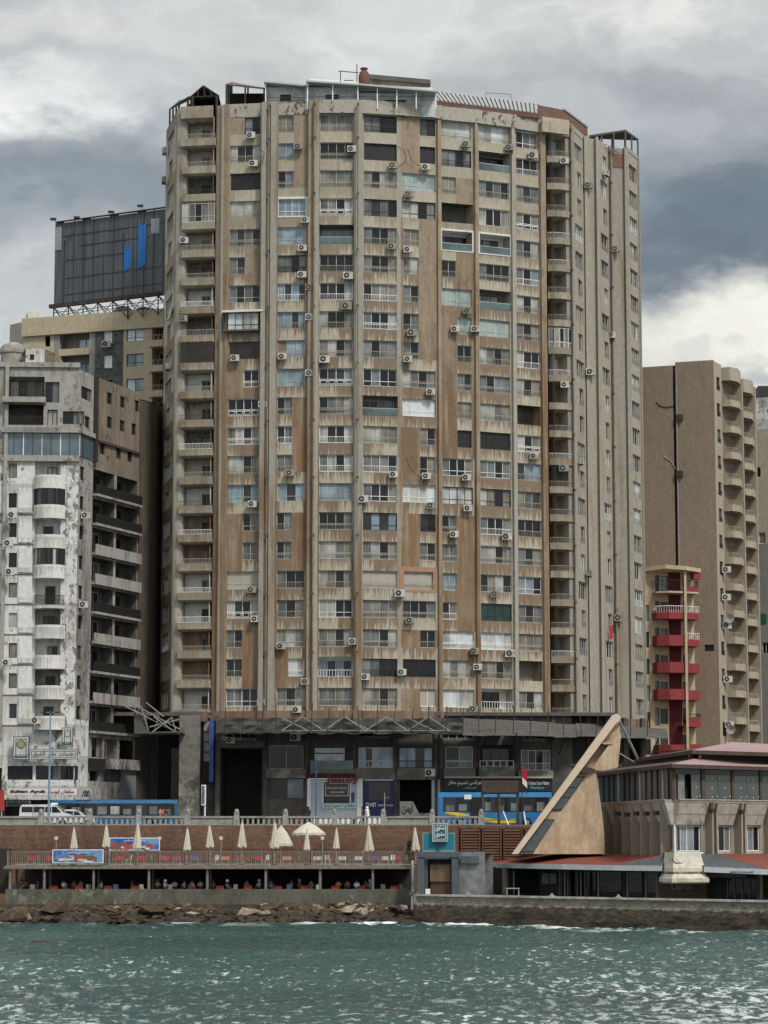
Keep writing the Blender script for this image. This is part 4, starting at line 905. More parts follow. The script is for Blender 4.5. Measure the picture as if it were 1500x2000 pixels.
for px in (515, 605, 697, 775, 858, 935, 1010):
    mb = MB(); a = V(px, 1432, 251.4); mb.tube(a, (a.x, 256.4, a.z + .4), .08, RUST, 4); mb.tube(a + Vector((0, .5, 0)), (a.x, 256.4, a.z - 2.6), .07, RUST, 4); mb.tube((a.x, 256.2, a.z + .4), (a.x, 256.2, a.z - 2.8), .07, RUST, 4); mb.build('bracket', can)
mb = MB()
for s in (.1, .3, .5, .7, .95):
    mb = MB(); a = cp(s, 0); mb.tube(a, a + Vector((-.6, 4.5, -2.4)), .09, RUST, 4); mb.tube(a, a + Vector((-.6, 5, .6)), .07, RUST, 4); mb.build('bracket', can)
# leaning remains of scaffolding between the tower and the white block
sc2 = thing('collapsed_scaffold', (V(300, 1430, 250).x, 250, 17.6), 'collapsed tubular scaffolding and sheets hanging between the white block and the tower', 'scaffolding')
mb = MB()
for (a, b) in (((236, 1375), (352, 1434)), ((250, 1370), (352, 1425)), ((275, 1378), (292, 1434)), ((292, 1434), (335, 1402)), ((300, 1400), (345, 1432)), ((285, 1372), (320, 1400)), ((262, 1380), (268, 1396)), ((310, 1398), (300, 1434)), ((335, 1400), (345, 1434)), ((292, 1420), (350, 1405))):
    mb.tube(V(*a, 250.5), V(*b, 250.9), .06, STEEL, 5)
mb.build('tubes', sc2)
mb = MB(); a = V(262, 1393, 251); b = V(285, 1393, 251); mb.quad(V(262, 1432, 250.8), V(291, 1432, 250.8), b, a, SHEET); q = V(262, 1433, 250.4); q2 = V(354, 1431, 250.4)
mb.hexa([q, q2, q2 + Vector((0, 5, 0)), q + Vector((0, 5, 0)), q + Vector((0, 0, .15)), q2 + Vector((0, 0, .15)), q2 + Vector((0, 5, .15)), q + Vector((0, 5, .15))], SHEET); mb.build('sheets', sc2)
# ================================================================ WHITE WEATHERED BLOCK (left)
WHB = plaster('peeling_white_plaster', (.60, .60, .58), (.30, .285, .26), .52, .70, fl=3.05, z0=15.4, drip=.5, peel=(.19, .18, .16), vs=.12)
WHS = plaster('grimy_white_plaster', (.62, .62, .60), (.33, .31, .28), .52, .72, fl=3.05, z0=16.0, drip=.5, vs=.12)
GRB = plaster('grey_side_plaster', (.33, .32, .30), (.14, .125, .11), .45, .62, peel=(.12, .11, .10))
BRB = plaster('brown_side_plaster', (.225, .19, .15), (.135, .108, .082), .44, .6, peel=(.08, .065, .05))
TOPG = plaster('grey_top_render', (.32, .31, .285), (.20, .175, .145), .5, .66, peel=(.17, .15, .12), vs=.3)
wb = thing('white_apartment_block', (V(90, 1600, 252).x, 252, ST), 'weathered white apartment block with peeling paint and rounded balconies at the left', 'apartment building')
W = {'F': FP(-60, 247, 154, 247.5), 'S1': FP(154, 247.5, 181, 251), 'S2': FP(181, 251, 271, 260.5), 'S3': FP(271, 260.5, 302, 263)}
f = W['F']; fz = lambda y, px=100: f.hit(px, y)[1]
FB = 3.05; zb = fz(1424); ztop = 54.9
def fy(y): return f.hit(100, y)[1]
mb = MB(); ops = []; wins = []
u = lambda px, z=30: f.hz(px, z)
rw = random.Random(11)
zpent0, zpent1 = fy(890), fy(846)
for i in range(9):       # storeys with the rounded balconies
    zc = fy(1389) + FB * i
    if zc + 1 > zpent0 - .3: break
    o = (u(17, zc), u(33, zc), zc - .75, zc + .75); ops.append(o); wins.append((o, rw.choice('dkdxcr'), 'k' if i % 3 else 'a', '-'))
    o = (u(-30, zc), u(-2, zc), zc - .8, zc + .8); ops.append(o); wins.append((o, 'd', 'k', '-'))
    zf_ = zb + .15 + FB * i
    ops.append((u(68, zc), u(118, zc), zf_, zf_ + 2.75, 1.0, GRB if i % 2 else WHS))
# upper storeys
up = []
up.append((u(10, 50), u(86, 50), fy(778), fy(736), 1.6, TOPG)); up.append((u(87, 50), u(115, 50), fy(786), fy(746), .25))
up.append((u(12, 48), u(84, 48), fy(832), fy(790), 2.0, CONC)); up.append((u(92, 48), u(112, 48), fy(834), fy(800), .3)); up.append((u(122, 48), u(163, 48), fy(828), fy(803), .3))
up = [o for o in up]
pent = (u(9, 45), f.L - .02, zpent0, zpent1, 1.2, CONC)
gf = [(u(15, 14), u(64, 14), fy(1523), fy(1496), .4), (u(70, 14), u(152, 14), fy(1523), fy(1496), .4), (u(5, 12), u(150, 12), ST, fy(1562), 2.5, CONC), (u(-40, 12), u(3, 12), ST, fy(1500), 1.5, CONC)]
wall(mb, f, ST, zpent0, 0, f.L, ops + gf, WHB, blankmat=lambda a, z: WHB, rev=GRB)
wall(mb, f, zpent0, ztop, 0, f.L, up + [pent], TOPG, rev=CONC)
s1 = W['S1']; so_ = []
for i in range(9):
    zc = fy(1389) + FB * i - .1
    if zc > zpent0 - 1: break
    o = (s1.L * .12, s1.L * .42, zc - .7, zc + .7); so_.append(o); wins.append((o, 'k' if i % 2 else 'x', 'k', '-', s1))
for (y0, y1, a, b) in ((757, 781, .1, .85), (812, 834, .35, .75)):
    z0, z1 = s1.hit(168, y1)[1], s1.hit(168, y0)[1]; o = (s1.L * a, s1.L * b, z0, z1); so_.append(o); wins.append((o, 'd', 'k', '-', s1))
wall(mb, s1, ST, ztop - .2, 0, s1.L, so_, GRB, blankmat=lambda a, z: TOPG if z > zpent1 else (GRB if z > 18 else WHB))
s2 = W['S2']; so2 = []
zlow = fy(1424) - .1
zbrown = s2.hit(225, 930)[1]
for j, (yy, xs) in enumerate(((778, (214, 240, 268)), (825, (214, 239, 262)), (880, (200, 232, 254)))):
    for x in xs:
        zc = s2.hit(x, yy + (x - 214) * .28)[1]; uu = s2.hit(x, yy)[0]; o = (uu - .55, uu + .55, zc - .6, zc + .6); so2.append(o); wins.append((o, 'd', 'k', '-', s2))
bal2 = []
z_ = zlow
while z_ + FB < zbrown + 1.0:
    bal2.append(z_); z_ += FB
zr = bal2[-1] + FB
for z0 in bal2[:]:
    so2.append((.15, s2.L * .47, z0 + .1, z0 + 2.7, 1.3, CONC)); so2.append((s2.L * .52, s2.L - .15, z0 + .1, z0 + 2.7, 1.3, CONC))
low2 = [(.5, s2.L * .3, s2.hit(200, 1480)[1], s2.hit(200, 1442)[1], .5), (s2.L * .34, s2.L * .62, s2.hit(220, 1482)[1], s2.hit(220, 1444)[1], 1.2, GRB), (s2.L * .66, s2.L * .95, s2.hit(245, 1484)[1], s2.hit(245, 1446)[1], 1.2, DKIN)]
low3 = [(.4, s2.L * .22, s2.hit(210, 1527)[1], s2.hit(210, 1500)[1], .4), (s2.L * .26, s2.L * .7, s2.hit(210, 1527)[1], s2.hit(210, 1500)[1], .4)]
so2 += low2 + low3 + [(0.8, s2.L * .9, ST, s2.hit(200, 1566)[1], 2, DKIN)]
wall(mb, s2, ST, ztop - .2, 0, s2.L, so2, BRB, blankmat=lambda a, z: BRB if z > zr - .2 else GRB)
s3 = W['S3']; wall(mb, s3, ST, ztop - 1, 0, s3.L, [], M('shaded_brown_wall', (.085, .068, .052), .95, sc_=(1, 1, .3), amt=.35))  # brown darkened further, so the shade between the blocks is in the colour
bk = [s3.p(s3.L, 0, 0), Vector((-24, 285, 0)), Vector((-45, 285, 0)), f.p(0, 0, 0)]
for a, b in zip(bk, bk[1:]): mb.quad(a + Vector((0, 0, ST)), b + Vector((0, 0, ST)), b + Vector((0, 0, ztop - .3)), a + Vector((0, 0, ztop - .3)), BRB)
mb.add([p + Vector((0, 0, ztop - .9)) for p in [f.p(0, 0, 0), f.p(f.L, 0, 0), s2.p(0, 0, 0), s3.p(0, 0, 0)] + bk[:3]], [tuple(range(7))], CONC)
mb.build('wall', wb)
for w_ in wins:
    o, pn, fm_, rl = w_[:4]; fr = w_[4] if len(w_) > 4 else f
    add_window(wb, fr, o[0], o[1], o[2], o[3], pn, fm_, rl)
for o in (low2[0],) + tuple(low3): add_window(wb, s2, o[0], o[1], o[2], o[3], 'd' if o is not low2[0] else 'x', 'k', '-', 0, .3, 3)
add_window(wb, s2, low2[1][0] + .5, low2[1][1] - .4, low2[1][2], low2[1][3] - .3, 'x', 'h', '-', 0, 1.1, 2)
mb = MB(); mb.fb(s2, s2.L * .32, s2.L, .7, .005, low2[1][2] - 1.1, low2[1][2] - .02, GRB); mb.fb(s2, 0, s2.L * .3, .35, .005, low2[1][2] - 1.4, low2[1][2] - .1, M('black_fascia_sign', (.018, .015, .016), .7)); mb.build('balcony', wb)
mb = MB(); mb.fb(s2, s2.L * .72, s2.L * .98, .3, .005, s2.hit(250, 1560)[1], s2.hit(250, 1500)[1], M('grey_panel', (.17, .18, .19), .8, amt=.2)); mb.build('wall_panel', wb)
for o, pn, n in ((up[1], 'd', 2), (up[3], 'x', 2), (up[4], 'c', 2), (gf[0], 'k', 3), (gf[1], 'd', 5)): add_window(wb, f, o[0], o[1], o[2], o[3], pn, 'k', '-', 0, .2, n)
add_window(wb, f, up[0][0] + .3, up[0][1] - .2, up[0][2] + .3, up[0][3] - .2, 'c', 'k', '-', 0, 1.4, 4)
mb = MB()
for o in (up[0], up[2]): railing(mb, f, o[0], o[1], .12, o[2] + .05, o[2] + 1.0, IRON, .22, .03)
mb.build('railing', wb)
# glazed penthouse storey wrapping the corner
SKG = M('pale_blue_glass', (.075, .115, .14), .08, amt=.6, scale=.3, spec=.9)
for fr, a, b, n in ((f, pent[0], f.L, 4), (s1, 0, s1.L, 1)):
    fm = MB(); pmb = MB()
    for i in range(n):
        ua, ub = a + (b - a) * i / n, a + (b - a) * (i + 1) / n; pmb.quad(fr.p(ua, .05, zpent0), fr.p(ub, .05 + (i % 2) * .03, zpent0), fr.p(ub, .05, zpent1), fr.p(ua, .05 + (i % 2) * .03, zpent1), SKG)
        fm.fb(fr, ua - .05, ua + .05, .12, .0, zpent0, zpent1, WHT if i % 2 else ALU); fm.fb(fr, ua + .9, ua + .96, .1, 0, zpent0, zpent1, DRK)
    o = fm.build('window', wb); pmb.build('pane', o)
mb = MB(); mb.fb(f, pent[0] - .3, f.L + .25, .5, .005, zpent1, zpent1 + .5, TOPG); mb.fb(f, pent[0] - .3, f.L + .1, .3, .005, zpent0 - .6, zpent0, TOPG); mb.fb(f, u(-60), f.L, .25, .005, ztop, ztop + .5, TOPG)
mb.fb(s1, -.2, s1.L, .3, .004, zpent1 + .02, zpent1 + .5, TOPG); mb.fb(s2, 0, s2.L, .25, .004, zpent1 - .2, zpent1 + .05, RUST); mb.fb(s2, 0, .5, .35, .004, zr + .3, ztop - .2, DRK); mb.fb(f, u(2), u(9), .35, .005, 17, ztop, TOPG)
mb.build('cornice', wb)
for i in range(9):
    zc = fy(1389) + FB * i
    if zc + 1.6 > zpent0: break
    mb = MB(); mb.fb(f, u(36, zc), u(63, zc), .14, .004, zc - 1.25, zc + 1.35 - .1 * (i % 2), WHS); mb.build('wall_panel', wb)
    mb = MB(); mb.fb(f, u(-60, zc), u(66, zc), .05, .004, zc - 1.5, zc - 1.42, CONC); mb.build('joint', wb)
# awning-like loggia front
mb = MB(); mb.fb(f, up[0][0] - .2, up[0][1] + .2, .9, .01, up[0][2] - .55, up[0][2], TOPG); mb.fb(f, up[2][0] - .2, u(118, 48), .5, .01, up[2][2] - .7, up[2][2], TOPG); mb.build('balcony', wb)
# rounded balconies
for i in range(9):
    z0 = zb + FB * i
    if z0 > zpent0 - 1.2: break
    mb = MB(); ua, ub = u(66, z0), u(127, z0); n = 8
    cv = [f.p(ua + (ub - ua) * j / n, .25 + .9 * math.sin(math.pi * j / n) ** .6, 0) for j in range(n + 1)]
    mb.ext([f.p(ua, .005, z0 - .1)] + [p + Vector((0, 0, z0 - .1)) for p in cv] + [f.p(ub, .005, z0 - .1)], (0, 0, .22), WHS)
    iron = i == 4
    hp = 1.15 if not iron else .12
    for j in range(n):
        a, b = cv[j], cv[j + 1]; ia, ib = a - f.n * .1, b - f.n * .1; zz = Vector((0, 0, z0 + .12)); zt_ = Vector((0, 0, z0 + .12 + hp))
        mb.hexa([a + zz, b + zz, ib + zz, ia + zz, a + zt_, b + zt_, ib + zt_, ia + zt_], WHS)
    o = mb.build('balcony', wb)
    if iron:
        r_ = MB()
        for j in range(n):
            a, b = cv[j], cv[j + 1]; r_.tube(a + Vector((0, 0, z0 + 1.2)), b + Vector((0, 0, z0 + 1.2)), .03, IRON, 4)
            for q in range(4): c = a.lerp(b, q / 4); r_.tube(c + Vector((0, 0, z0 + .2)), c + Vector((0, 0, z0 + 1.2)), .02, IRON, 4)
        r_.build('railing', o)
    if i in (5, 7):
        r_ = MB(); g = cv[::2]
        for a, b in zip(g, g[1:]):
            f2 = Fr(a[:2], b[:2]); emit_window(r_, r_, r_, f2, 0, f2.L, z0 + 1.25, z0 + 2.95, 'x' if i == 5 else 'd', 'k', '-', 0, 0, 2)
        r_.build('glazed_screen', o)
    if i not in (5, 7): 
        uu = u(92 + (i % 3) * 4, z0); add_window(wb, f, uu - .5, uu + .5, z0 + .2, z0 + 2.3, 'dkc'[i % 3], 'k', '-', -1.0, -.08, 2, name='door')
for k_, z0 in enumerate(bal2):
    for a, b in ((.0, s2.L * .5), (s2.L * .5, s2.L)):
        mb = MB(); solid = k_ in (1, 3, 5, 6, 9)
        mb.fb(s2, a + .02, b - .02, .55, .005, z0 - .15, z0 + .1, GRB)
        if solid: mb.fb(s2, a + .02, b - .02, .55, .45, z0 + .1, z0 + .95, GRB)
        o = mb.build('balcony', wb)
        if not solid: r_ = MB(); railing(r_, s2, a + .05, b - .05, .5, z0 + .1, z0 + 1.05, IRON, .11, .026); r_.build('railing', o)
    add_window(wb, s2, s2.L * .08, s2.L * .38, z0 + .15, z0 + 2.4, rw.choice('kdn'), rw.choice('kka'), '-', -1.3, -.06, 3, name='door')
    add_window(wb, s2, s2.L * .62, s2.L * .85, z0 + .15, z0 + 2.4, rw.choice('kdn'), 'k', '-', -1.3, -.06, 2, name='door')
for px, py, lb in ((25, 1006, 'top one beside the left windows of the white block'), (17, 1061, 'second one down beside the left windows of the white block'), (20, 1117, 'third one down beside the left windows of the white block'), (14, 1294, 'lowest of the units by the left windows of the white block'), (71, 1407, 'on the lowest rounded balcony of the white block'), (124, 1114, 'at the right end of a glazed rounded balcony of the white block'), (168, 1007, 'upper one beside the narrow corner windows of the white block'), (164, 1181, 'lower one beside the narrow corner windows of the white block')):
    ac(px, py, 246.2 if px < 100 else 248.2, 'air conditioner, ' + lb, 1.0, group='air conditioners on the white block')
# signs of the white block
BORD = M('dark_sign_border', (.05, .07, .07), .6); SGW = M('pale_sign_face', (.42, .44, .43), .6, amt=.15)
def board(px0, px1, py0, py1, name, label, letters=None, face=SGW, border=BORD, col=None, Y=246.3, th=.25, lz=(.25, .75), lx=(.08, .92), ring=False, parent=None, cat='sign', bold=.02, t=.09):
    a = V(px0, py1, Y); b = V(px1, py1, Y); z1 = V(px0, py0, Y).z; fr = Fr(a[:2], b[:2]); w_, h_ = fr.L, z1 - a.z
    sg = thing(name, a, label, cat)
    m1 = MB(); m1.fb(fr, 0, w_, 0, -th, a.z, z1, border); m1.fb(fr, t * .6, w_ - t * .6, .006, .001, a.z + t * .6, z1 - t * .6, face); m1.build('board', sg)
    if t > .05:
        m1 = MB(); 
        for (p, q, r_, s_) in ((t * 2, w_ - t * 2, a.z + t * 2, a.z + t * 2.7), (t * 2, w_ - t * 2, z1 - t * 2.7, z1 - t * 2), (t * 2, t * 2.7, a.z + t * 2.7, z1 - t * 2.7), (w_ - t * 2.7, w_ - t * 2, a.z + t * 2.7, z1 - t * 2.7)): m1.fb(fr, p, q, .012, .007, r_, s_, border)
        m1.build('border', sg)
    if letters: text(letters, fr, w_ * lx[0], w_ * lx[1], .008, a.z + h_ * lz[0], a.z + h_ * lz[1], col or BORD, parent=sg, bold=bold)
    if ring:
        m1 = MB(); c = fr.p(w_ * .5, .01, a.z + h_ * .66); rr_ = w_ * .28
        m1.ext([c + fr.u * math.cos(t_) * rr_ + Vector((0, 0, math.sin(t_) * rr_)) for t_ in [2 * math.pi * i / 20 for i in range(20)]], fr.n * .02, BORD)
        m1.ext([c + fr.n * .012 + fr.u * math.cos(t_) * rr_ * .8 + Vector((0, 0, math.sin(t_) * rr_ * .8)) for t_ in [2 * math.pi * i / 20 for i in range(20)]], fr.n * .02, ring if ring is not True else SGW); m1.build('emblem', sg)
    return sg, fr
board(57, 151, 1463, 1483, 'arabic_sign', 'long white sign with Arabic writing and a dark border on the white block', arab('الشرق') + '  ' + arab('عقار') + '  ' + arab('خدمات'), lz=(.26, .76), bold=.01)
board(25, 56, 1438, 1484, 'round_emblem_sign', 'square pale sign with a gold round emblem at the far left of the white block', 'نننن'.replace('ن', '\uFEB3'), ring=M('gold_emblem', (.28, .25, .12), .6), lz=(.08, .25), t=.12)
board(121, 142, 1421, 1459, 'clock_sign', 'narrow upright pale sign with a small round emblem beside the lowest balcony', 'IIIIII', ring=True, lz=(.08, .26), t=.1)
sg, fr = board(14, 150, 1540, 1553, 'restaurant_sign', 'long white Sultan Ayub restaurant sign above the white minibus', None, t=.02, border=M('sign_metal', (.4, .38, .36), .6), face=M('white_sign_face', (.58, .57, .54), .6), Y=246.0)
DR = M('maroon_black_letters', (.06, .012, .012), .6); zz = V(0, 1553, 246).z; w_ = fr.L; hh = V(0, 1540, 246).z - zz
text('Sultan Ayub', fr, w_ * .04, w_ * .55, .01, zz + hh * .22, zz + hh * .8, DR, parent=sg, bold=.05); text(arab('سلطان ايوب'), fr, w_ * .62, w_ * .96, .01, zz + hh * .18, zz + hh * .82, REDL, parent=sg, bold=.02)
sg, fr = board(152, 180, 1540, 1557, 'emblem_sign', 'small pale sign with a dark figure emblem right of the Sultan Ayub sign', None, t=.02, border=GRB, face=M('dull_white', (.36, .36, .34), .7), Y=247.0)
m1 = MB(); zc = fr.p(0, 0, 0)
for cx in (.45, .6, .75): c = fr.p(fr.L * cx, .015, V(0, 1549, 247).z); m1.path([c + Vector((-.22, 0, -.35)), c + Vector((0, 0, .25)), c + Vector((.22, 0, -.35))], .05, NAVY, 4)
m1.build('emblem', sg)
sg = thing('red_awning', (V(3, 1580, 245).x, 245, 10), 'red awning at the far left edge under the white block', 'awning'); mb = MB(); a = V(-14, 1545, 245.6); b = V(7, 1545, 245.6); c = V(9, 1583, 244.6); d = V(-14, 1583, 244.6)
mb.hexa([d, c, b, a, d + Vector((0, .3, .1)), c + Vector((0, .3, .1)), b + Vector((0, .3, .1)), a + Vector((0, .3, .1))], M('red_awning_cloth', (.22, .015, .015), .8)); mb.build('cloth', sg)
mb = MB(); mb.box(c.x - .1, c.y - .05, ST, c.x, c.y + .05, c.z, IRON); mb.build('post', sg)
mb = MB(); mb.fb(f, u(12, 10), u(60, 10), .25, .01, fy(1575), fy(1564), GRB); mb.fb(f, u(15, 10), u(36, 10), .3, .26, fy(1573), fy(1566), BORD); mb.fb(f, u(38, 10), u(56, 10), .3, .26, fy(1573), fy(1566), BORD); mb.build('shop_fascia', wb)
# rooftop of the white block
dm = thing('roof_dome', (V(27, 700, 256).x, 256, ztop - .9), 'pale concrete dome on the roof of the white block', 'dome')
mb = MB(); c = V(26, 692, 256); r0 = (V(52, 690, 256) - V(0, 690, 256)).length / 2; mb.lathe((c.x, c.y, c.z - 2.6), [(r0 * .95, 0), (r0 * .95, 2.6), (r0 * 1.03, 2.62), (r0 * 1.03, 2.95), (r0, 3.0)] + [(r0 * math.cos(t), 3.0 + r0 * .62 * math.sin(t)) for t in [math.pi / 2 * i / 7 for i in range(1, 8)]], M('grey_concrete_dome', (.30, .285, .255), .9, amt=.3, d2=(.2, .18, .15)), 24); mb.build('shell', dm, smooth=False)
hut = thing('roof_hut', (V(70, 715, 252).x, 252, ztop - .9), 'white plastered stair hut on the roof of the white block', 'hut')
hf = FP(50, 251, 87, 251.5, 700); mb = MB(); h1 = hf.hit(60, 680)[1]; ho = (hf.L * .22, hf.L * .45, hf.hit(60, 703)[1], hf.hit(60, 692)[1]); wall(mb, hf, ztop - .9, h1, 0, hf.L, [ho], WHB)
a = hf.p(hf.L, 0, 0); mb.quad(a + Vector((0, 0, ztop - .9)), a + Vector((1.2, 4, ztop - .9)), a + Vector((1.2, 4, h1)), a + Vector((0, 0, h1)), BRB); mb.fb(hf, 0, hf.L, -3.9, -4, ztop - .9, h1, WHB); mb.add([hf.p(0, 0, h1), hf.p(hf.L, 0, h1), hf.p(hf.L, -4, h1), hf.p(0, -4, h1)], [(0, 1, 2, 3)], WHB); mb.build('wall', hut)
add_window(hut, hf, *ho, 'k', 'k', '-')
mb = MB(); q0, q1, q2 = V(88, 700, 254), V(112, 690, 254), V(136, 718, 254)
mb.ext([V(88, 722, 254), V(136, 722, 254), V(122, 706, 254), V(112, 690, 254), V(92, 684, 254)], (0, .3, 0), plaster('flaking_yellow_plaster', (.33, .28, .19), (.2, .16, .11), .45, .6, peel=(.15, .12, .09)))
tag(mb.build('ruined_parapet'), 'broken yellowish parapet wall on the roof right of the white hut', 'wall')
# ================================================================ TAN BLOCK with the billboard
TAN = plaster('tan_plaster', (.44, .375, .265), (.36, .30, .21), .5, .8, vs=.3); GST = M('grey_stone_cladding', (.105, .105, .105), .9, scale=3.0, amt=.6, bump=.5, d2=(.05, .05, .052)); GPL = M('grey_plaster', (.24, .235, .225), .9, amt=.15)
tb = thing('tan_apartment_block', (V(190, 1600, 290).x, 292, ST), 'tan apartment block with a grey stone strip and the billboard on its roof', 'apartment building')
t_ = FP(45, 290, 319, 284.3, 700); tz = lambda px, y: t_.hit(px, y)[1]; tu = lambda px, z=60: t_.hz(px, z); zroof = tz(190, 613)
mb = MB(); to = []
st = 3.0; zr0 = tz(263, 654)
for i in range(12):
    zc = zr0 - st * i
    to += [(tu(247, zc), tu(280, zc), zc - .78, zc + .72), (tu(203, zc), tu(219, zc), zc - .78, zc + .75), (tu(297, zc), tu(319, zc) - .02, zc - 1.0, zc + 1.3, 2.0, TAN)]
    to.append((tu(117, zc), tu(175, zc), zc - 1.25, zc + 1.1, 1.8, GPL)); to.append((tu(88, zc), tu(98, zc), zc - .7, zc + .6))
def tm(a, z):
    if tu(184) < a < tu(240): return GST
    if tu(176) < a < tu(185) or tu(104) < a < tu(116): return GPL
    return TAN
us_extra = [(tu(x), tu(x) + .001, ST + 18.001, ST + 18.002) for x in (184, 240, 176, 104, 116)]
wall(mb, t_, ST + 18, zroof - 2.2, 0, t_.L, to + us_extra, TAN, blankmat=tm)
mb.fb(t_, -.1, t_.L + .1, .35, -.3, zroof - 2.2, zroof, TAN)
for a, b in ((t_.p(0, 0, 0), t_.p(0, -22, 0)), (t_.p(t_.L, 0, 0), t_.p(t_.L, -22, 0)), (t_.p(0, -22, 0), t_.p(t_.L, -22, 0))): mb.quad(a + Vector((0, 0, ST)), b + Vector((0, 0, ST)), b + Vector((0, 0, zroof - .3)), a + Vector((0, 0, zroof - .3)), TAN)
mb.add([t_.p(0, 0, zroof - .9), t_.p(t_.L, 0, zroof - .9), t_.p(t_.L, -22, zroof - .9), t_.p(0, -22, zroof - .9)], [(0, 1, 2, 3)], GPL)
wg = FP(18, 294, 46, 292, 700); wz = wg.hit(30, 632)[1]; mb.fb(wg, 0, wg.L, 0, -15, ST + 20, wz, plaster('pale_plaster', (.33, .31, .27), (.26, .23, .19), .5, .7)); mb.build('wall', tb)
MIX['S'] = [SKYP, SKYP, C_L]
for i in range(6):
    zc = zr0 - st * i
    add_window(tb, t_, tu(247, zc), tu(280, zc), zc - .78, zc + .72, 'S' if i < 3 else 'd', 'k', 'l' if i < 2 else '-', n=2)
    if i < 2: add_window(tb, t_, tu(203, zc), tu(219, zc), zc - .78, zc + .75, 's' if i == 0 else 'S', 'h', '-', n=2)
    if i < 2: add_window(tb, t_, tu(142 - i * 1, zc), tu(171, zc), zc - 1.2, zc + .3, 's' if i == 0 else 'b', 'k', '-', 0, 1.7, 2)
    if i < 2:
        mb = MB(); mb.fb(t_, tu(116, zc), tu(176, zc), .25, .005, zc - 2.0, zc - 1.2, TAN); mb.build('balcony', tb)
for i in range(9):
    zc = zr0 - st * i; mb = MB(); mb.fb(t_, tu(296, zc), t_.L + .3, .9, .005, zc - 1.75, zc - 1.0, TAN); o = mb.build('balcony', tb); mb = MB(); railing(mb, t_, tu(297, zc), t_.L + .2, .8, zc - 1.0, zc - .35, RAILG, .5, .02); mb.build('railing', o)
    add_window(tb, t_, tu(300, zc), t_.L - .1, zc - .95, zc + .9, 'd', 'k', '-', 0, 1.9, 2)
ac(208, 673, 286.2, 'air conditioner on the grey stone strip of the tan block', 1.1, group='air conditioners on the tan block')
# billboard
bbf = Fr(V(107, 500, 290)[:2], V(340, 500, 282.3)[:2]); bz0, bz1 = V(107, 595, 290).z, V(107, 436, 290).z
bb = thing('billboard', (bbf.p(bbf.L / 2, 0, 0).x, bbf.p(bbf.L / 2, 0, 0).y, zroof), 'large empty dark slatted billboard with two blue strips on the roof at the left', 'billboard')
m_, nt_, b_, pos_ = base_mat('billboard_slats'); s_ = nd(nt_, 'ShaderNodeSeparateXYZ', {0: pos_})
sl_ = mth(nt_, 'FRACT', mth(nt_, 'MULTIPLY', s_.outputs[0], 2.6)); ns_ = noi(nt_, vmul(nt_, pos_, (3, 3, .2)), 1.0, 5.0, .6)
cc_ = mix(nt_, mr(nt_, ns_, .3, .7), (.045, .052, .062, 1), (.10, .112, .13, 1)); cc_ = mix(nt_, mr(nt_, sl_, .0, .16, .75, 0), cc_, (.012, .013, .016, 1)); nt_.links.new(cc_, b_.inputs['Base Color']); b_.inputs['Roughness'].default_value = .6
mb = MB(); k = 13
for i in range(k):
    a, b = bbf.L * i / k, bbf.L * (i + 1) / k; dd = ((i * 7) % 3) * .02; zt_ = bz1 - (.1 if i % 3 else 0)
    holes = [(a + .15, b - .5, bz1 - 4.6, bz1 - .8, .3)] if False else []
    wall(mb, bbf, bz0, zt_, a, b, holes, m_, d=dd, depth=.2)
mb.fb(bbf, 0, bbf.L, -.06, -.2, bz0, bz1 - .2, M('billboard_back', (.03, .03, .035), .8)); mb.build('panel', bb)
mb = MB(); BLU = M('blue_poster_strip', (.015, .14, .42), .6, sc_=(6, 1, .3), amt=.25)
for p0, p1, y0, y1 in ((243, 257, 481, 529), (270, 286, 439, 524)):
    for j in range(3): a_ = bbf.hit(p0 + (p1 - p0) * j / 3, 490)[0]; b__ = bbf.hit(p0 + (p1 - p0) * (j + 1) / 3, 490)[0]; mb.fb(bbf, a_, b__ - .02, .09, .06, bbf.hit(p0, y1 - j * 2)[1], bbf.hit(p0, y0 + (j % 2) * 3)[1], BLU)
mb.build('blue_strip', bb)
mb = MB()
for i in range(1, 12): 
    uu = bbf.L * i / 12; mb.fb(bbf, uu - .05, uu + .05, .075, .045, bz0, bz1 - (i % 3) * 2.3 if i % 2 else bz1, DRK)
for fz_, a, b in ((.1, .1, 1), (.3, .1, 1), (.82, .05, 1), (.68, .22, .8), (.52, .1, .6)): mb.fb(bbf, bbf.L * a, bbf.L * b, .08, .05, bz0 + (bz1 - bz0) * fz_, bz0 + (bz1 - bz0) * fz_ + .09, DRK)
mb.fb(bbf, -.5, bbf.L, .35, -.1, bz0 - .45, bz0, RUST); mb.fb(bbf, .2, bbf.L, .3, 0, bz1, bz1 + .12, RUST); mb.fb(bbf, .1, 1.0, .085, .05, bz1 - 3.4, bz1 - .5, M('torn_pale_sheet', (.28, .30, .31), .7)); mb.fb(bbf, bbf.L * .81, bbf.L * .88, .085, .05, bz1 - 2.9, bz1 - 1.1, MATS['torn_pale_sheet']); mb.build('frame', bb)
mb = MB(); rs = random.Random(2); zt_ = bz0 - .4
for i in range(9):
    uu = bbf.L * i / 8; p = bbf.p(uu, 0, zt_); q = bbf.p(uu, 0, zroof - 1); mb.tube(p, q, .08, IRON, 5); r_ = bbf.p(uu, -3.5, zroof - 1); mb.tube(p, r_, .05, IRON, 4)
    if i < 8:
        u2 = bbf.L * (i + 1) / 8; mb.tube(p, bbf.p(u2, 0, zroof - .9), .045, IRON, 4); mb.tube(bbf.p(uu, 0, zroof - .9), bbf.p(u2, 0, zt_), .045, IRON, 4); mb.tube(bbf.p(uu, -2, zroof + .9), bbf.p(u2, -2, zroof + 1.1), .04, IRON, 4); mb.tube(p, bbf.p(u2, -3, zroof - .9), .04, IRON, 4)
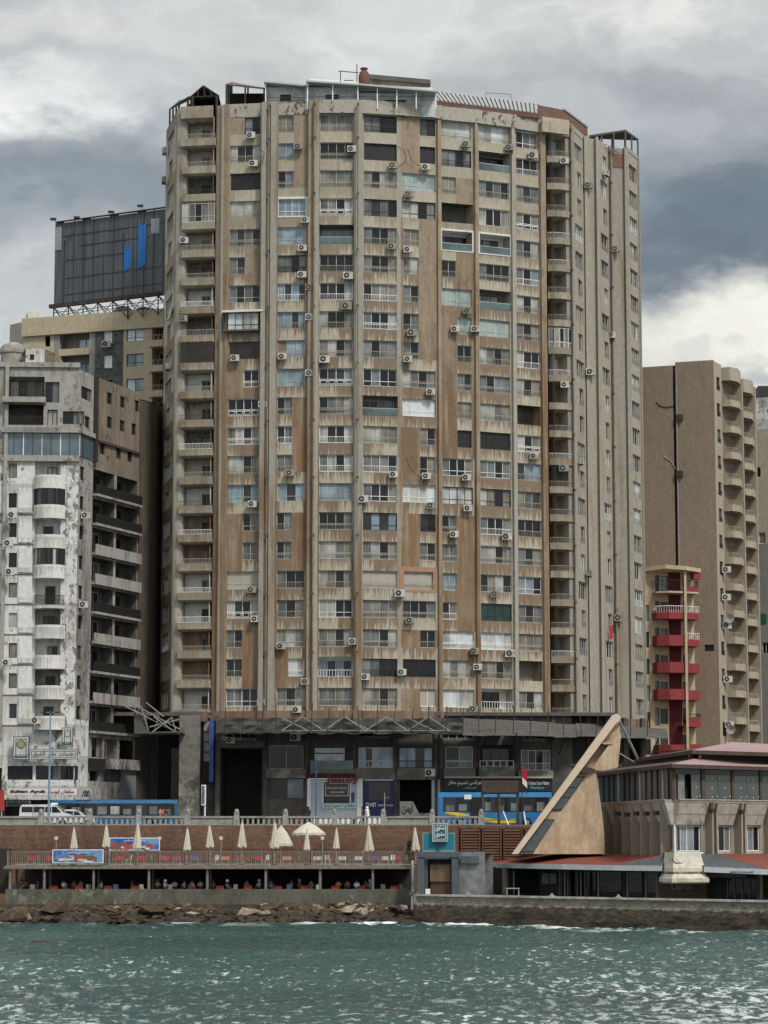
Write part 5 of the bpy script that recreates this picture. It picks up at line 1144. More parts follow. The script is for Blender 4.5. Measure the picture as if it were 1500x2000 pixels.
mb.tube(bbf.p(0, 0, zroof + .8), bbf.p(bbf.L, 0, zroof + .8), .045, IRON, 4); mb.build('truss', bb)
for px, py in ((104, 428), (150, 425), (217, 414), (274, 402)):
    mb = MB(); p = V(px, py, 287.5); uu = bbf.hit(px + 8, 440)[0]; mb.tube(p, bbf.p(uu, .1, bz1), .04, IRON, 4); mb.box(p.x - .35, p.y - .2, p.z - .12, p.x + .35, p.y + .2, p.z + .12, IRON); mb.build('floodlight', bb)
DOM = M('brown_roof_dome', (.12, .095, .075), .9, amt=.3)
for px, r_, col, lb in ((241, 1.5, DOM, 'dark brown small dome under the middle of the billboard'), (281, 1.4, DOM, 'dark brown small dome under the right part of the billboard'), (296, 1.2, M('pale_dome', (.26, .22, .18), .9), 'paler small dome next to the tower edge under the billboard')):
    c = V(px, 606, 293); mb = MB(); mb.lathe((c.x, c.y, zroof - .9), [(r_, 0), (r_, 1.7)] + [(r_ * math.cos(t), 1.7 + r_ * math.sin(t)) for t in [math.pi / 2 * i / 6 for i in range(7)]], col, 16); tag(mb.build('roof_dome'), lb, 'dome', 'small domes on the roof of the tan block')
mb = MB(); c = V(65, 630, 293); mb.box(c.x - 1.0, 292.4, c.z - .5, c.x + .45, 294, V(65, 608, 293).z, WHITEP); mb.box(c.x - .5, 292, c.z - .5, c.x + .8, 292.3, V(65, 612, 293).z, WHITEP); tag(mb.build('water_tank'), 'white box tank on the roof corner left of the billboard', 'water tank')
# ================================================================ BEIGE TOWER (right)
BEI = plaster('beige_plaster_shaded_flank', (.235, .190, .145), (.195, .155, .118), .45, .7, vs=.4); BEI2 = plaster('beige_plaster', (.36, .31, .24), (.29, .24, .18), .5, .75, vs=.4)  # flank copy is darker, the shade of that side mixed into its colour
bt = thing('beige_apartment_tower', (V(1360, 1600, 292).x, 295, ST), 'plain beige apartment tower with a blank flank and stacked balconies at the right', 'apartment building')
g1 = FP(1247, 290, 1397, 287, 900); g2 = FP(1397, 287, 1412, 289.6, 900); zR = 63.5; SP_ = 3.16
mb = MB(); gap0, gap1 = g1.hz(1322, 30), g1.hz(1327, 30)
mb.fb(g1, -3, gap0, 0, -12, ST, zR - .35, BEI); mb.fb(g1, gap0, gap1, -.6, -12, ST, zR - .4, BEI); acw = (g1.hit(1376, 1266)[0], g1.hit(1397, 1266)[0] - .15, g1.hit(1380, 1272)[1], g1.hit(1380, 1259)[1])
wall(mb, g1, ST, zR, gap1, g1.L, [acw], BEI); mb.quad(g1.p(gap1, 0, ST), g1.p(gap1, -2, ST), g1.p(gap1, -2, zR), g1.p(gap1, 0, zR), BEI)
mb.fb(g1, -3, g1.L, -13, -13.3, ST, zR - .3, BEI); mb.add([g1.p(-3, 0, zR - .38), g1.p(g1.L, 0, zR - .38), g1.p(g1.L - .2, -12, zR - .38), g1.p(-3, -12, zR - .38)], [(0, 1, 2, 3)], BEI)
gz = lambda y: g2.hit(1405, y)[1]; go = []; zs0 = gz(750)
for i in range(16): go.append((g2.L * .35, g2.L * .78, zs0 - SP_ * i - .85, zs0 - SP_ * i + .75))
wall(mb, g2, ST, zR - .1, 0, g2.L, go, BEI2); mb.build('wall', bt)
for o in go: add_window(bt, g2, *o, 'd', 'k', 'i', n=2)
add_window(bt, g1, *acw, 'k', 'k', '-', n=2)
for (a, b, c, d, dz) in ((1412, 290.2, 1437, 293.4, 0), (1438, 294.2, 1462, 297.6, -.2)):
    g = FP(a, c * 0 + b, c, d, 900); mb = MB()
    wall(mb, g, ST, zR - 1.0, 0, g.L, [], BEI); e_ = g.L
    mb.fb(g, e_ - .25, e_, 1.1, .003, ST, zR - 1.4, BEI2); mb.build('wall', bt)
    def hexb(z, h, m, e=1.45, th=None):
        P_ = [g.p(-.1, .01, 0), g.p(.1, e * .75, 0), g.p(g.L * .42, e, 0), g.p(g.L - .15, e * .62, 0), g.p(g.L, .01, 0)]
        return P_
    ztb = g.hit((a + c) / 2, 722 if dz == 0 else 745)[1]
    for i in range(16):
        z = ztb - 1.6 - SP_ * i; P_ = hexb(z, 1, BEI2); mb = MB(); top = i == 0
        mb.ext([p + Vector((0, 0, z - .15)) for p in P_], (0, 0, .15 if not top else 1.6), BEI2)
        if not top:
            for p, q in zip(P_[:-1], P_[1:]):
                cc = (P_[0] + P_[4]) / 2; ip, iq = p.lerp(cc, .07), q.lerp(cc, .07); z3 = Vector((0, 0, z)); z4 = Vector((0, 0, z + .65))
                mb.hexa([p + z3, q + z3, iq + z3, ip + z3, p + z4, q + z4, iq + z4, ip + z4], BEI2)
        o = mb.build('balcony' if not top else 'roof_canopy', bt)
        if not top:
            mb = MB()
            for p, q in zip(P_[:-1], P_[1:]):
                cc = (P_[0] + P_[4]) / 2; p = p.lerp(cc, .04); q = q.lerp(cc, .04); mb.tube(p + Vector((0, 0, z + 1.15)), q + Vector((0, 0, z + 1.15)), .035, RAILG, 4); n = max(2, int((q - p).length / .42))
                for j in range(n): r_ = p.lerp(q, j / n); mb.tube(r_ + Vector((0, 0, z + .65)), r_ + Vector((0, 0, z + 1.15)), .03, RAILG, 4)
            mb.build('railing', o); add_window(bt, g, g.L * .35, g.L * .75, z + .02, z + 2.1, 'd', 'k', '-', .02, .01, 2, name='door')
mb = MB(); pxx = g1.hz(1329, 30); mb.tube(g1.p(pxx, .12, ST), g1.p(pxx, .12, zR - 1), .09, GPL, 6); mb.tube(g1.p(pxx - .25, -.3, ST), g1.p(pxx - .25, -.3, zR - 1), .12, IRON, 6); mb.build('drain_pipe', bt)
mb = MB(); mb.path([g1.p(g1.hit(x, y)[0], .05, g1.hit(x, y)[1]) for x, y in ((1281, 785), (1290, 793), (1303, 796), (1322, 792))], .05, IRON, 4); mb.path([g1.p(g1.hit(x, y)[0], .05, g1.hit(x, y)[1]) for x, y in ((1297, 892), (1310, 900), (1320, 917))], .05, BEI2, 4); mb.build('cable', bt)
for y in (815, 925): u_, z_ = g1.hit(1328, y); mb = MB(); mb.fb(g1, u_ - .4, u_ + .4, .4, .01, z_ - .4, z_ + .3, RUST); mb.build('junction_box', bt)
for px, py, n_ in ((1418, 1113, 'upper'), (1418, 1167, 'second'), (1419, 1222, 'third'), (1421, 1327, 'fourth'), (1424, 1415, 'lowest')): ac(px, py, 288.6, f'{n_} air conditioner above a balcony of the beige tower', 1.1, group='air conditioners on the beige tower')
for px, py in ((1425, 1208), (1427, 1425)):
    c = V(px, py, 288.0); mb = MB(); n = 14; prof = [(.05, -.12), (.3, -.06), (.5, .05)]
    q = [c + Vector((math.cos(t) * .55, -.1 + .0, math.sin(t) * .55)) for t in [2 * math.pi * i / n for i in range(n)]]; mb.add(q + [c + Vector((0, .18, 0))], [(i, (i + 1) % n, n) for i in range(n)], GPL); mb.tube(c + Vector((0, .1, 0)), c + Vector((0, .9, -.6)), .04, IRON, 4)
    tag(mb.build('satellite_dish'), 'grey satellite dish on the ' + ('upper' if py < 1300 else 'lowest') + ' part of the beige tower balconies', 'satellite dish')
# ================================================================ FAR RIGHT BLOCK
fb_ = thing('far_apartment_block', (V(1500, 1600, 317).x, 317, ST), 'pale tan block with a grey lower half at the right edge behind the beige tower', 'apartment building')
h_ = FP(1462, 315, 1560, 312, 900); hz2 = lambda y, px=1485: h_.hit(px, y)[1]; hu = lambda px, z=40: h_.hz(px, z); GBL = plaster('grey_block_render', (.22, .215, .20), (.17, .165, .15), .5, .7)
mb = MB(); ho = [(hu(1463), hu(1490), hz2(932), hz2(912)), (hu(1463), hu(1477), hz2(1277), hz2(1255)), (hu(1486), hu(1500), hz2(1277), hz2(1255)), (hu(1470), hu(1497), hz2(1062), hz2(1040))]
wall(mb, h_, ST, hz2(838), 0, h_.L, ho, BEI2, blankmat=lambda a, z: BEI2 if z > hz2(1078) else GBL); mb.fb(h_, 0, h_.L, -8, -8.3, ST, hz2(840), GBL)
mb.fb(h_, hu(1475), h_.L, -.6, -6, hz2(840), hz2(775), WHB); mb.fb(h_, hu(1465), hu(1474), -.6, -6, hz2(840), hz2(785), DKIN); mb.add([h_.p(0, 0, hz2(839)), h_.p(h_.L, 0, hz2(839)), h_.p(h_.L, -8, hz2(839)), h_.p(0, -8, hz2(839))], [(0, 1, 2, 3)], GPL); mb.build('wall', fb_)
for o, s in zip(ho, 'xddx'): add_window(fb_, h_, *o, s, 'h' if s == 'x' else 'a', '-', n=2)
mb = MB(); c = V(1492, 775, 316); mb.box(c.x - .8, 315.5, c.z - .1, c.x + 1.2, 318, V(1492, 755, 316).z, IRON); tag(mb.build('water_tank'), 'black roof tank at the right edge of the picture', 'water tank')
mb = MB(); a = hu(1475); mb.fb(h_, a, hu(1496), .12, .05, hz2(1217), hz2(1199), M('green_cloth', (.01, .09, .05), .8)); tag(mb.build('green_awning'), 'dark green cloth on the grey lower half of the far block', 'awning')
# ================================================================ RED BALCONY BUILDING
rb = thing('red_balcony_building', (V(1310, 1600, 281).x, 281.5, ST), 'small cream apartment building with bright red balconies beside the tower', 'apartment building')
CRM = M('cream_plaster', (.44, .35, .235), .9, amt=.15); REDP = M('red_painted_balcony', (.215, .028, .03), .7, amt=.18); REDD = M('shaded_red_wall', (.10, .010, .014), .8, amt=.15)  # wall red is darkened to carry the shade behind the balconies
k1 = FP(1250, 279.6, 1275, 279.8, 1300); k2 = FP(1275, 279.8, 1357, 281.0, 1300); kz = lambda y, px=1300: k2.hit(px, y)[1]; ku = lambda px, z=25: k2.hz(px, z); mb = MB()
rz_ = [kz(1208 + 52.3 * i) for i in range(6)]; ko = []
for i, z in enumerate([rz_[0] + 2.95] + rz_):
    ko += [(ku(1280, z), ku(1288, z), z, z + 2.0), (ku(1290, z), ku(1305, z), z + .2, z + 1.9), (ku(1334, z), ku(1341, z), z + .1, z + 2.0)]
wall(mb, k2, ST, kz(1112), 0, k2.L, ko, CRM, blankmat=lambda a, z: REDD if ku(1307, z) < a < ku(1326, z) else CRM); 
for i_ in range(0): pass
k1o = [(k1.L * .3, k1.L * .75, z - .3, z + 1.5) for z in rz_]; wall(mb, k1, ST, kz(1112), 0, k1.L, k1o, CRM)
mb.quad(k2.p(k2.L, 0, ST), k2.p(k2.L, -8, ST), k2.p(k2.L, -8, kz(1112)), k2.p(k2.L, 0, kz(1112)), CRM); mb.add([k2.p(0, 0, kz(1112)), k2.p(k2.L, 0, kz(1112)), k2.p(k2.L, -8, kz(1112)), k2.p(0, -8, kz(1112))], [(0, 1, 2, 3)], CRM); mb.build('wall', rb)
mb = MB()
zt_ = kz(1118)
mb.ext([k2.p(-1.2, 0.0, zt_), k2.p(.9, 2.2, zt_ + .2), k2.p(k2.L * .62, 2.9, zt_), k2.p(k2.L + .1, 2.2, zt_ - .15), k2.p(k2.L, -8, zt_), k2.p(-1.2, -8, zt_)], (0, 0, .45), CRM); mb.fb(k2, k2.L - .8, k2.L + .1, 2.2, 1.2, zt_ - .9, zt_ - .02, REDP); mb.build('roof_slab', rb)
for o in ko: add_window(rb, k2, *o, 'd', 'k', '-', n=1)
for o in k1o: add_window(rb, k1, *o, 'd', 'k', '-', n=1)
for i, z in enumerate([rz_[0] + 2.95] + rz_):
    mb = MB(); e = 2.3; P_ = [k2.p(0, .01, 0), k2.p(.05, e * .6, 0), k2.p(k2.L * .24, e, 0), k2.p(k2.L * .63, e * .95, 0)]; R_ = [k2.p(k2.L * .63, e * .95, 0), k2.p(k2.L, e * .7, 0), k2.p(k2.L + .05, .01, 0)]
    def para(P__, z_a, z_b, m):
        for p, q in zip(P__, P__[1:]):
            c = k2.p(k2.L * .5, 0, 0); ip, iq = p.lerp(c, .04), q.lerp(c, .04); mb.hexa([p + Vector((0, 0, z_a)), q + Vector((0, 0, z_a)), iq + Vector((0, 0, z_a)), ip + Vector((0, 0, z_a)), p + Vector((0, 0, z_b)), q + Vector((0, 0, z_b)), iq + Vector((0, 0, z_b)), ip + Vector((0, 0, z_b))], m)
    full = i != 5 
    poly = (P_ if full else [k2.p(k2.L * .55, .01, 0), k2.p(k2.L * .55, e * .95, 0)]) + R_
    mb.ext([p + Vector((0, 0, z - .2)) for p in poly], (0, 0, .2), REDP if i else CRM)
    if full and i: para(P_, z, z + (1.0 if i in (2, 3, 4) else .8), REDP)
    para(R_, z, z + (.6 if i in (0, 1, 2) else .9), REDP)
    o = mb.build('balcony', rb); mb = MB(); rm_ = RAILW if i in (1, 2) else IRON
    for P__, ok in ((P_, i in (0, 1)), (R_, i in (0, 1, 2, 5))):
        if not ok: continue
        for p, q in zip(P__, P__[1:]):
            z5 = z + (.8 if i else 0); mb.tube(p + Vector((0, 0, z + 1.25)), q + Vector((0, 0, z + 1.25)), .04, rm_, 4); n = max(2, int((q - p).length / .25))
            for j in range(n): r_ = p.lerp(q, j / n); mb.tube(r_ + Vector((0, 0, z + .5)), r_ + Vector((0, 0, z + 1.25)), .02, rm_, 4)
    if mb.v: mb.build('railing', o)
mb = MB(); p = k2.p(k2.L * .63, e, 0); mb.box(p.x - .14, p.y - .14, ST, p.x + .14, p.y + .14, zt_, CRM); mb.build('column', rb)
# ================================================================ SEA
m, nt, b, pos = base_mat('sea_water')
s = nd(nt, 'ShaderNodeSeparateXYZ', {0: pos})
f1 = noi(nt, vmul(nt, pos, (1.0, 1.0, 1)), .8, 6.0, .68); f2 = noi(nt, vmul(nt, pos, (1, .9, 1)), 3.0, 4.0, .6)
hgt = mth(nt, 'ADD', mth(nt, 'MULTIPLY', f1, .7), mth(nt, 'MULTIPLY', f2, .16))
bp = nd(nt, 'ShaderNodeBump', {'Height': hgt, 'Strength': 1.0, 'Distance': .9}); nt.links.new(bp.outputs[0], b.inputs['Normal'])
lg = noi(nt, vmul(nt, pos, (.5, 1, 1)), .05, 3.0, .5)
wc = mix(nt, mr(nt, lg, .35, .65), (.010, .042, .038, 1), (.024, .072, .062, 1))
# foam: white water near the shore; small crests also paint in sky glints
shore = mth(nt, 'ADD', s.outputs[1], mth(nt, 'MULTIPLY', mth(nt, 'MAXIMUM', mth(nt, 'SUBTRACT', s.outputs[0], 3.0), 0.0), .8))
fo = noi(nt, vmul(nt, pos, (.25, .30, 1)), 1.0, 7.0, .66)
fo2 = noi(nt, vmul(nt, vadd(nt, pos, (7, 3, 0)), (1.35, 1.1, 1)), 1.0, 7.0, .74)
grd = mth(nt, 'ADD', mr(nt, s.outputs[1], 95, 185, .078, -.03), mth(nt, 'MAXIMUM', mr(nt, s.outputs[0], -2, 14, 0, .055), mr(nt, s.outputs[0], -4, -13, 0, .028)))  # thickens the painted glints towards the viewer and both sides
near = mth(nt, 'MULTIPLY', mr(nt, shore, 203, 212, 0, 1), mr(nt, noi(nt, vmul(nt, pos, (.05, .03, 1)), 1.0, 2.0, .5), .44, .56))
fm1 = mth(nt, 'MULTIPLY', mr(nt, mth(nt, 'ADD', fo, mth(nt, 'MULTIPLY', fo2, .35)), .67, .74), near)
crest_glints = mth(nt, 'MULTIPLY', mr(nt, mth(nt, 'ADD', fo2, grd),   .615, .68), mr(nt, noi(nt, vmul(nt, pos, (.04, .05, 1)), 1.0, 2.0, .5), .42, .6, .35, 1))
fm = mth(nt, 'MAXIMUM', fm1, mth(nt, 'MULTIPLY', crest_glints, .66))
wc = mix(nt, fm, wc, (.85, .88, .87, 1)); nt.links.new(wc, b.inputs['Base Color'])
nt.links.new(mr(nt, fm, 0, 1, .09, .7), b.inputs['Roughness']); b.inputs['IOR'].default_value = 1.33
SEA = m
def sea_h(x, y):
    q = Vector((x * .16, y * .26, 0)); h = noise.noise(q) * .30 + noise.noise(q * 2.7 + Vector((5, 1, 0))) * .17 + noise.noise(Vector((x * .9, y * 1.1, 3))) * .13 + noise.noise(Vector((x * 1.9, y * 2.2, 9))) * .075
    return h - .05
x0, x1, y0, y1 = -34, 40, 84, 216; nx, ny = 300, 520
vs = []; 
for j in range(ny + 1):
    y = y0 + (y1 - y0) * (j / ny)
    for i in range(nx + 1):
        x = x0 + (x1 - x0) * i / nx; e = min(1, (x - x0) / 3, (x1 - x) / 3, (y - y0) / 3); vs.append((x, y, sea_h(x, y) * max(0, e) - (1 - max(0, e)) * .02))
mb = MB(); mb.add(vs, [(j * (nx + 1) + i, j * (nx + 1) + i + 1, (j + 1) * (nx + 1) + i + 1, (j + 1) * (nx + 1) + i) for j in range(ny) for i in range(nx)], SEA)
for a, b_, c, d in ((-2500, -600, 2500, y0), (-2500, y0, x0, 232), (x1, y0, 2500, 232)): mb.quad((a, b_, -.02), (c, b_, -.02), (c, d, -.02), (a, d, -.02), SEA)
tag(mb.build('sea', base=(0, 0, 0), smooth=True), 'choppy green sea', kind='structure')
mb = MB(); BR = plaster('promenade_brick', (.195, .115, .080), (.13, .082, .060), .42, .62, vs=.35, fl=3)
# brick pattern on the retaining wall
m = BR; nt = m.node_tree; b = nt.nodes['Principled BSDF']; l = b.inputs['Base Color'].links[0].from_socket
pos = nd(nt, 'ShaderNodeNewGeometry').outputs['Position']; s = nd(nt, 'ShaderNodeSeparateXYZ', {0: pos}); v = nd(nt, 'ShaderNodeCombineXYZ', {0: s.outputs[0], 1: s.outputs[2], 2: 0.0}).outputs[0]
bt_ = nd(nt, 'ShaderNodeTexBrick', {'Vector': v, 'Color1': (1, 1, 1, 1), 'Color2': (.62, .58, .55, 1), 'Mortar': (.75, .72, .68, 1), 'Scale': 1.0, 'Mortar Size': .02, 'Brick Width': .5, 'Row Height': .2})
mx = nt.nodes.new('ShaderNodeMix'); mx.data_type = 'RGBA'; mx.blend_type = 'MULTIPLY'; mx.inputs[0].default_value = .8; nt.links.new(l, mx.inputs[6]); nt.links.new(bt_.outputs[0], mx.inputs[7]); nt.links.new(mx.outputs[2], b.inputs['Base Color'])
mb.box(-75, 232.3, -1.5, V(1110, 1640, 232).x, 232.98, ST - .08, BR); tag(mb.build('retaining_wall'), 'long brick retaining wall below the corniche balustrade', 'wall')
# ================================================================ BALUSTRADE
STN = M('balustrade_stone', (.27, .27, .255), .9, scale=3, amt=.25, d2=(.17, .165, .15))
bl = thing('stone_balustrade', (-8, 233, ST), 'pale stone balustrade with pointed posts along the corniche above the brick wall', 'balustrade')
xs_ = [-16 + 95.6 * i for i in range(0, 11)]; z0 = ST - .06
pxw = lambda x, Y=233: V(x, 1605, Y).x
for i, x in enumerate(xs_):
    xx = pxw(x); mb = MB(); mb.hexa([(xx - .32, 232.85, z0), (xx + .32, 232.85, z0), (xx + .32, 233.35, z0), (xx - .32, 233.35, z0), (xx - .22, 232.92, z0 + 1.12), (xx + .22, 232.92, z0 + 1.12), (xx + .22, 233.28, z0 + 1.12), (xx - .22, 233.28, z0 + 1.12)], STN)
    mb.lathe((xx, 233.1, z0 + 1.12), [(.25, 0), (.27, .08), (.2, .12), (.22, .25), (.12, .38), (.04, .42)], STN, 8); mb.build('post', bl)
    if i < 10:
        xb = pxw(xs_[i + 1]); xa = xx + .3; xb -= .3; mb = MB(); mb.box(xa, 232.92, z0 + .68, xb, 233.3, z0 + .86, STN); mb.box(xa, 232.95, z0, xb, 233.27, z0 + .12, STN)
        if i in (0, 4, 5 + 3, 8): mb.box(xa, 233.03, z0 + .12, xb, 233.2, z0 + .68, STN)
        else:
            n = 8
            for k in range(n): c = xa + (xb - xa) * (k + .5) / n; mb.box(c - .11, 233.0, z0 + .12, c + .11, 233.2, z0 + .68, STN)
        mb.build('railing_panel', bl)
# ================================================================ STREET THINGS
SKN = M('skin', (.30, .17, .11), .6); HAIRM = M('dark_hair', (.012, .009, .007), .7)
def skin_mesh(verts, edges, radii, name, mat):
    me = bpy.data.meshes.new(name); me.from_pydata(verts, edges, []); o = bpy.data.objects.new(name, me); COL.objects.link(o)
    md = o.modifiers.new('s', 'SKIN'); md.use_smooth_shade = True
    for i, r_ in enumerate(radii): o.data.skin_vertices[0].data[i].radius = r_ if isinstance(r_, tuple) else (r_, r_)
    o.data.skin_vertices[0].data[0].use_root = True
    o.modifiers.new('u', 'SUBSURF').levels = 1
    bpy.context.view_layer.update(); m2 = bpy.data.meshes.new_from_object(o.evaluated_get(bpy.context.evaluated_depsgraph_get())); m2.materials.clear(); m2.materials.append(mat); m2.name = name
    bpy.data.objects.remove(o); bpy.data.meshes.remove(me); return m2
def joints(pose):
    J = {}
    if pose == 'sit': J = dict(pel=(0, 0, .50), ch=(0, .02, .86), nk=(0, 0, 1.02), hd=(0, -.02, 1.12), tp=(0, -.01, 1.24), ls=(-.17, .02, .94), le=(-.24, -.06, .68), lh=(-.14, -.30, .72), rs=(.17, .02, .94), re=(.25, -.05, .68), rh=(.10, -.32, .76), lk=(-.12, -.42, .52), la=(-.12, -.40, .10), lt=(-.12, -.55, .06), rk=(.12, -.42, .52), ra=(.13, -.36, .10), rt=(.13, -.5, .06))
    if pose in ('walk', 'stand'):
        s_ = .26 if pose == 'walk' else .03
        J = dict(pel=(0, 0, .92), ch=(0, 0, 1.28), nk=(0, 0, 1.47), hd=(0, -.02, 1.57), tp=(0, -.01, 1.69), ls=(-.18, 0, 1.39), le=(-.23, s_ * .5, 1.12), lh=(-.22, -.02, .88), rs=(.18, 0, 1.39), re=(.23, -s_ * .4, 1.12), rh=(.22, -s_ - .1, .94), lk=(-.10, -s_ * .7, .50), la=(-.10, -s_ * .9, .09), lt=(-.1, -s_ - .14, .04), rk=(.10, s_ * .3, .50), ra=(.10, s_ * 1.3, .12), rt=(.10, s_ * 1.1 - .08, .04))
    return J
_body = {}
def person_mesh(pose, robe=False):
    if (pose, robe) in _body: return _body[(pose, robe)]
    J = joints(pose); ks = list(J); rad = dict(pel=(.15, .12), ch=(.17, .12), nk=.055, hd=.095, tp=.075, ls=.06, rs=.06, le=.042, re=.042, lh=.03, rh=.03, lk=.06, rk=.06, la=.04, ra=.04, lt=.035, rt=.035)
    E_ = [('pel', 'ch'), ('ch', 'nk'), ('nk', 'hd'), ('hd', 'tp'), ('ch', 'ls'), ('ls', 'le'), ('le', 'lh'), ('ch', 'rs'), ('rs', 're'), ('re', 'rh'), ('pel', 'lk'), ('lk', 'la'), ('la', 'lt'), ('pel', 'rk'), ('rk', 'ra'), ('ra', 'rt')]
    body = skin_mesh([J[k] for k in ks], [(ks.index(a), ks.index(b)) for a, b in E_], [rad[k] for k in ks], 'person', SKN)
    k2_ = ['pel', 'ch', 'nk', 'ls', 'le', 'rs', 're']; J2 = {k: J[k] for k in k2_}; J2['nk'] = tuple(Vector(J['nk']) - Vector((0, 0, .05))); J2['le'] = tuple(Vector(J['le']).lerp(Vector(J['lh']), .5)); J2['re'] = tuple(Vector(J['re']).lerp(Vector(J['rh']), .5))
    sh = skin_mesh([J2[k] for k in k2_], [(0, 1), (1, 2), (1, 3), (3, 4), (1, 5), (5, 6)], [(.18, .15), (.19, .14), .07, .075, .055, .075, .055], 'shirt', WHITEP)
    k3 = ['pel', 'lk', 'la', 'rk', 'ra']; tr = skin_mesh([J[k] for k in k3], [(0, 1), (1, 2), (0, 3), (3, 4)], [(.17, .14), .08, .06, .08, .06], 'trousers', NAVY)
    mb = MB(); h = Vector(J['hd']); mb.lathe(h + Vector((0, .02, -.05)), [(.115, 0), (.125, .08), (.11, .15), (.06, .205), (.01, .215)], HAIRM, 10); hm = mb.build('hair', None, base=(0, 0, 0)); hme = hm.data; bpy.data.objects.remove(hm)
    sk_ = None
    if robe: mb = MB(); mb.lathe((0, 0, .08), [(.30, 0), (.26, .5), (.19, .95), (.21, 1.3), (.09, 1.42)], WHITEP, 12, .05, 5); o = mb.build('robe', None, base=(0, 0, 0)); sk_ = o.data; bpy.data.objects.remove(o)
    _body[(pose, robe)] = (body, sh, tr, hme, sk_); return _body[(pose, robe)]
def omat(o, mt):
    o.material_slots[0].link = 'OBJECT'; o.material_slots[0].material = mt
CLM = {}
def cloth(c):
    k = 'cloth_%d_%d_%d' % tuple(int(x * 99) for x in c)
    return M(k, c, .85, scale=6, amt=.2)
def person(x, y, z, rz, pose, shirt, legs, label, group, scarf=None, robe=None, h=1.0):
    b_, s_, t_, hr, rb_ = person_mesh(pose, robe is not None)
    o = bpy.data.objects.new('person', b_); COL.objects.link(o); o.location = (x, y, z); o.rotation_euler.z = rz; o.scale = (h, h, h); tag(o, label, 'person', group)
    for nm, me, c in (('shirt', s_, shirt), ('trousers', t_, legs), ('headscarf' if scarf else 'hair', hr, scarf), ('robe', rb_, robe)):
        if me is None: continue
        c_ = bpy.data.objects.new(nm, me); COL.objects.link(c_); c_.parent = o
        if nm == 'headscarf': c_.scale = (1.18, 1.2, 1.0)
        if c is not None: omat(c_, cloth(c))
    return o
g = 'people walking along the corniche'
def walker(px, Y, *a, **k): return person(V(px, 1605, Y).x, Y, ST, *a, **k)
walker(313, 234.4, R(80), 'walk', (.55, .20, .12), (.05, .07, .12), 'person in a salmon orange shirt walking past the left blue bus', g)
walker(323, 234.9, R(80), 'walk', (.03, .03, .04), (.02, .02, .03), 'person in black walking just right of the orange shirt', g)
walker(602, 235.0, R(20), 'stand', (.02, .02, .02), (.02, .02, .02), 'person in black standing before the left edge of the clothes shop', g, scarf=(.02, .02, .02), robe=(.02, .02, .022))
walker(717, 234.6, R(95), 'walk', (.75, .75, .74), (.7, .7, .7), 'person in a white robe and white headscarf walking before the navy shop', g, scarf=(.75, .75, .75), robe=(.75, .75, .74))
walker(708, 235.0, R(95), 'walk', (.02, .02, .03), (.02, .02, .02), 'person in dark clothes walking behind the white robe', g)
walker(583, 235.2, R(-60), 'stand', (.45, .05, .08), (.4, .05, .08), 'small child in red behind the balustrade', g, h=.6)
# vehicles ---------------------------------------------------------
TYR = M('tyre_rubber', (.02, .02, .02), .9); RIM = M('wheel_rim', (.35, .35, .35), .4, metal=.6); VG = glass('vehicle_glass', (.015, .018, .02)); CHR = M('lamp_lens', (.55, .55, .5), .2)
def wheels(root, xs, yy, r_, z):
    for x in xs:
        for y in yy:
            mb = MB(); mb.tube((x, y - .12, z + r_), (x, y + .12, z + r_), r_, TYR, 16); o = mb.build('wheel', root); mb = MB(); mb.tube((x, y - .13, z + r_), (x, y + .13, z + r_), r_ * .55, RIM, 10); mb.build('rim', o)
def van(pxl, pxr, Y, label):
    xl, xr = V(pxl, 1600, Y).x, V(pxr, 1600, Y).x; L_ = xr - xl; z = ST - .14; WV = M('white_car_paint', (.62, .63, .63), .35, amt=.05, coat=.6)
    r0 = thing('minibus', ((xl + xr) / 2, Y + .9, z), label, 'minibus'); mb = MB()
    prof = [(0.02, .35), (0, .9), (.012, 1.7), (.03, 1.98), (.06, 2.08), (.60, 2.10), (.70, 1.98), (.835, 1.32), (.97, 1.12), (1.0, .95), (1.0, .4), (.96, .32)]
    mb.ext([(xl + L_ * a, Y, z + h) for a, h in prof], (0, 1.8, 0), WV); mb.build('body', r0)
    for a, b in ((.045, .25), (.27, .47), (.49, .60)):
        mb = MB(); mb.box(xl + L_ * a, Y - .012, z + 1.35, xl + L_ * b, Y + .003, z + 1.88, VG); mb.build('window', r0)
    mb = MB(); mb.ext([(xl + L_ * .615, Y - .012, z + 1.32), (xl + L_ * .79, Y - .012, z + 1.32), (xl + L_ * .70, Y - .012, z + 1.88), (xl + L_ * .615, Y - .012, z + 1.88)], (0, .015, 0), VG); mb.build('window', r0)
    mb = MB(); a, b = Vector((xl + L_ * .706, Y + .1, z + 1.96)), Vector((xl + L_ * .832, Y + .1, z + 1.36)); n = Vector((.05, 0, .03)); mb.quad(a + n, b + n, b + n + Vector((0, 1.6, 0)), a + n + Vector((0, 1.6, 0)), VG); mb.build('windscreen', r0)
    mb = MB(); mb.box(xl + L_ * .965, Y - .01, z + .75, xr + .012, Y + .3, z + .98, CHR); mb.build('headlight', r0)
    mb = MB(); mb.box(xl + L_ * .255, Y - .006, z + .5, xl + L_ * .262, Y + .002, z + 1.9, IRON); mb.box(xl + L_ * .478, Y - .006, z + .5, xl + L_ * .484, Y + .002, z + 1.9, IRON); mb.box(xl + .02, Y - .008, z + .95, xr - .2, Y + .002, z + 1.0, ALU); mb.build('door_seam', r0)
    wheels(r0, (xl + L_ * .2, xl + L_ * .82), (Y + .05, Y + 1.75), .34, z)
    mb = MB(); mb.box(xl + L_ * .58, Y + .5, z + 2.08, xl + L_ * .7, Y + 1.3, z + 2.26, WHT); mb.build('roof_vent', r0)
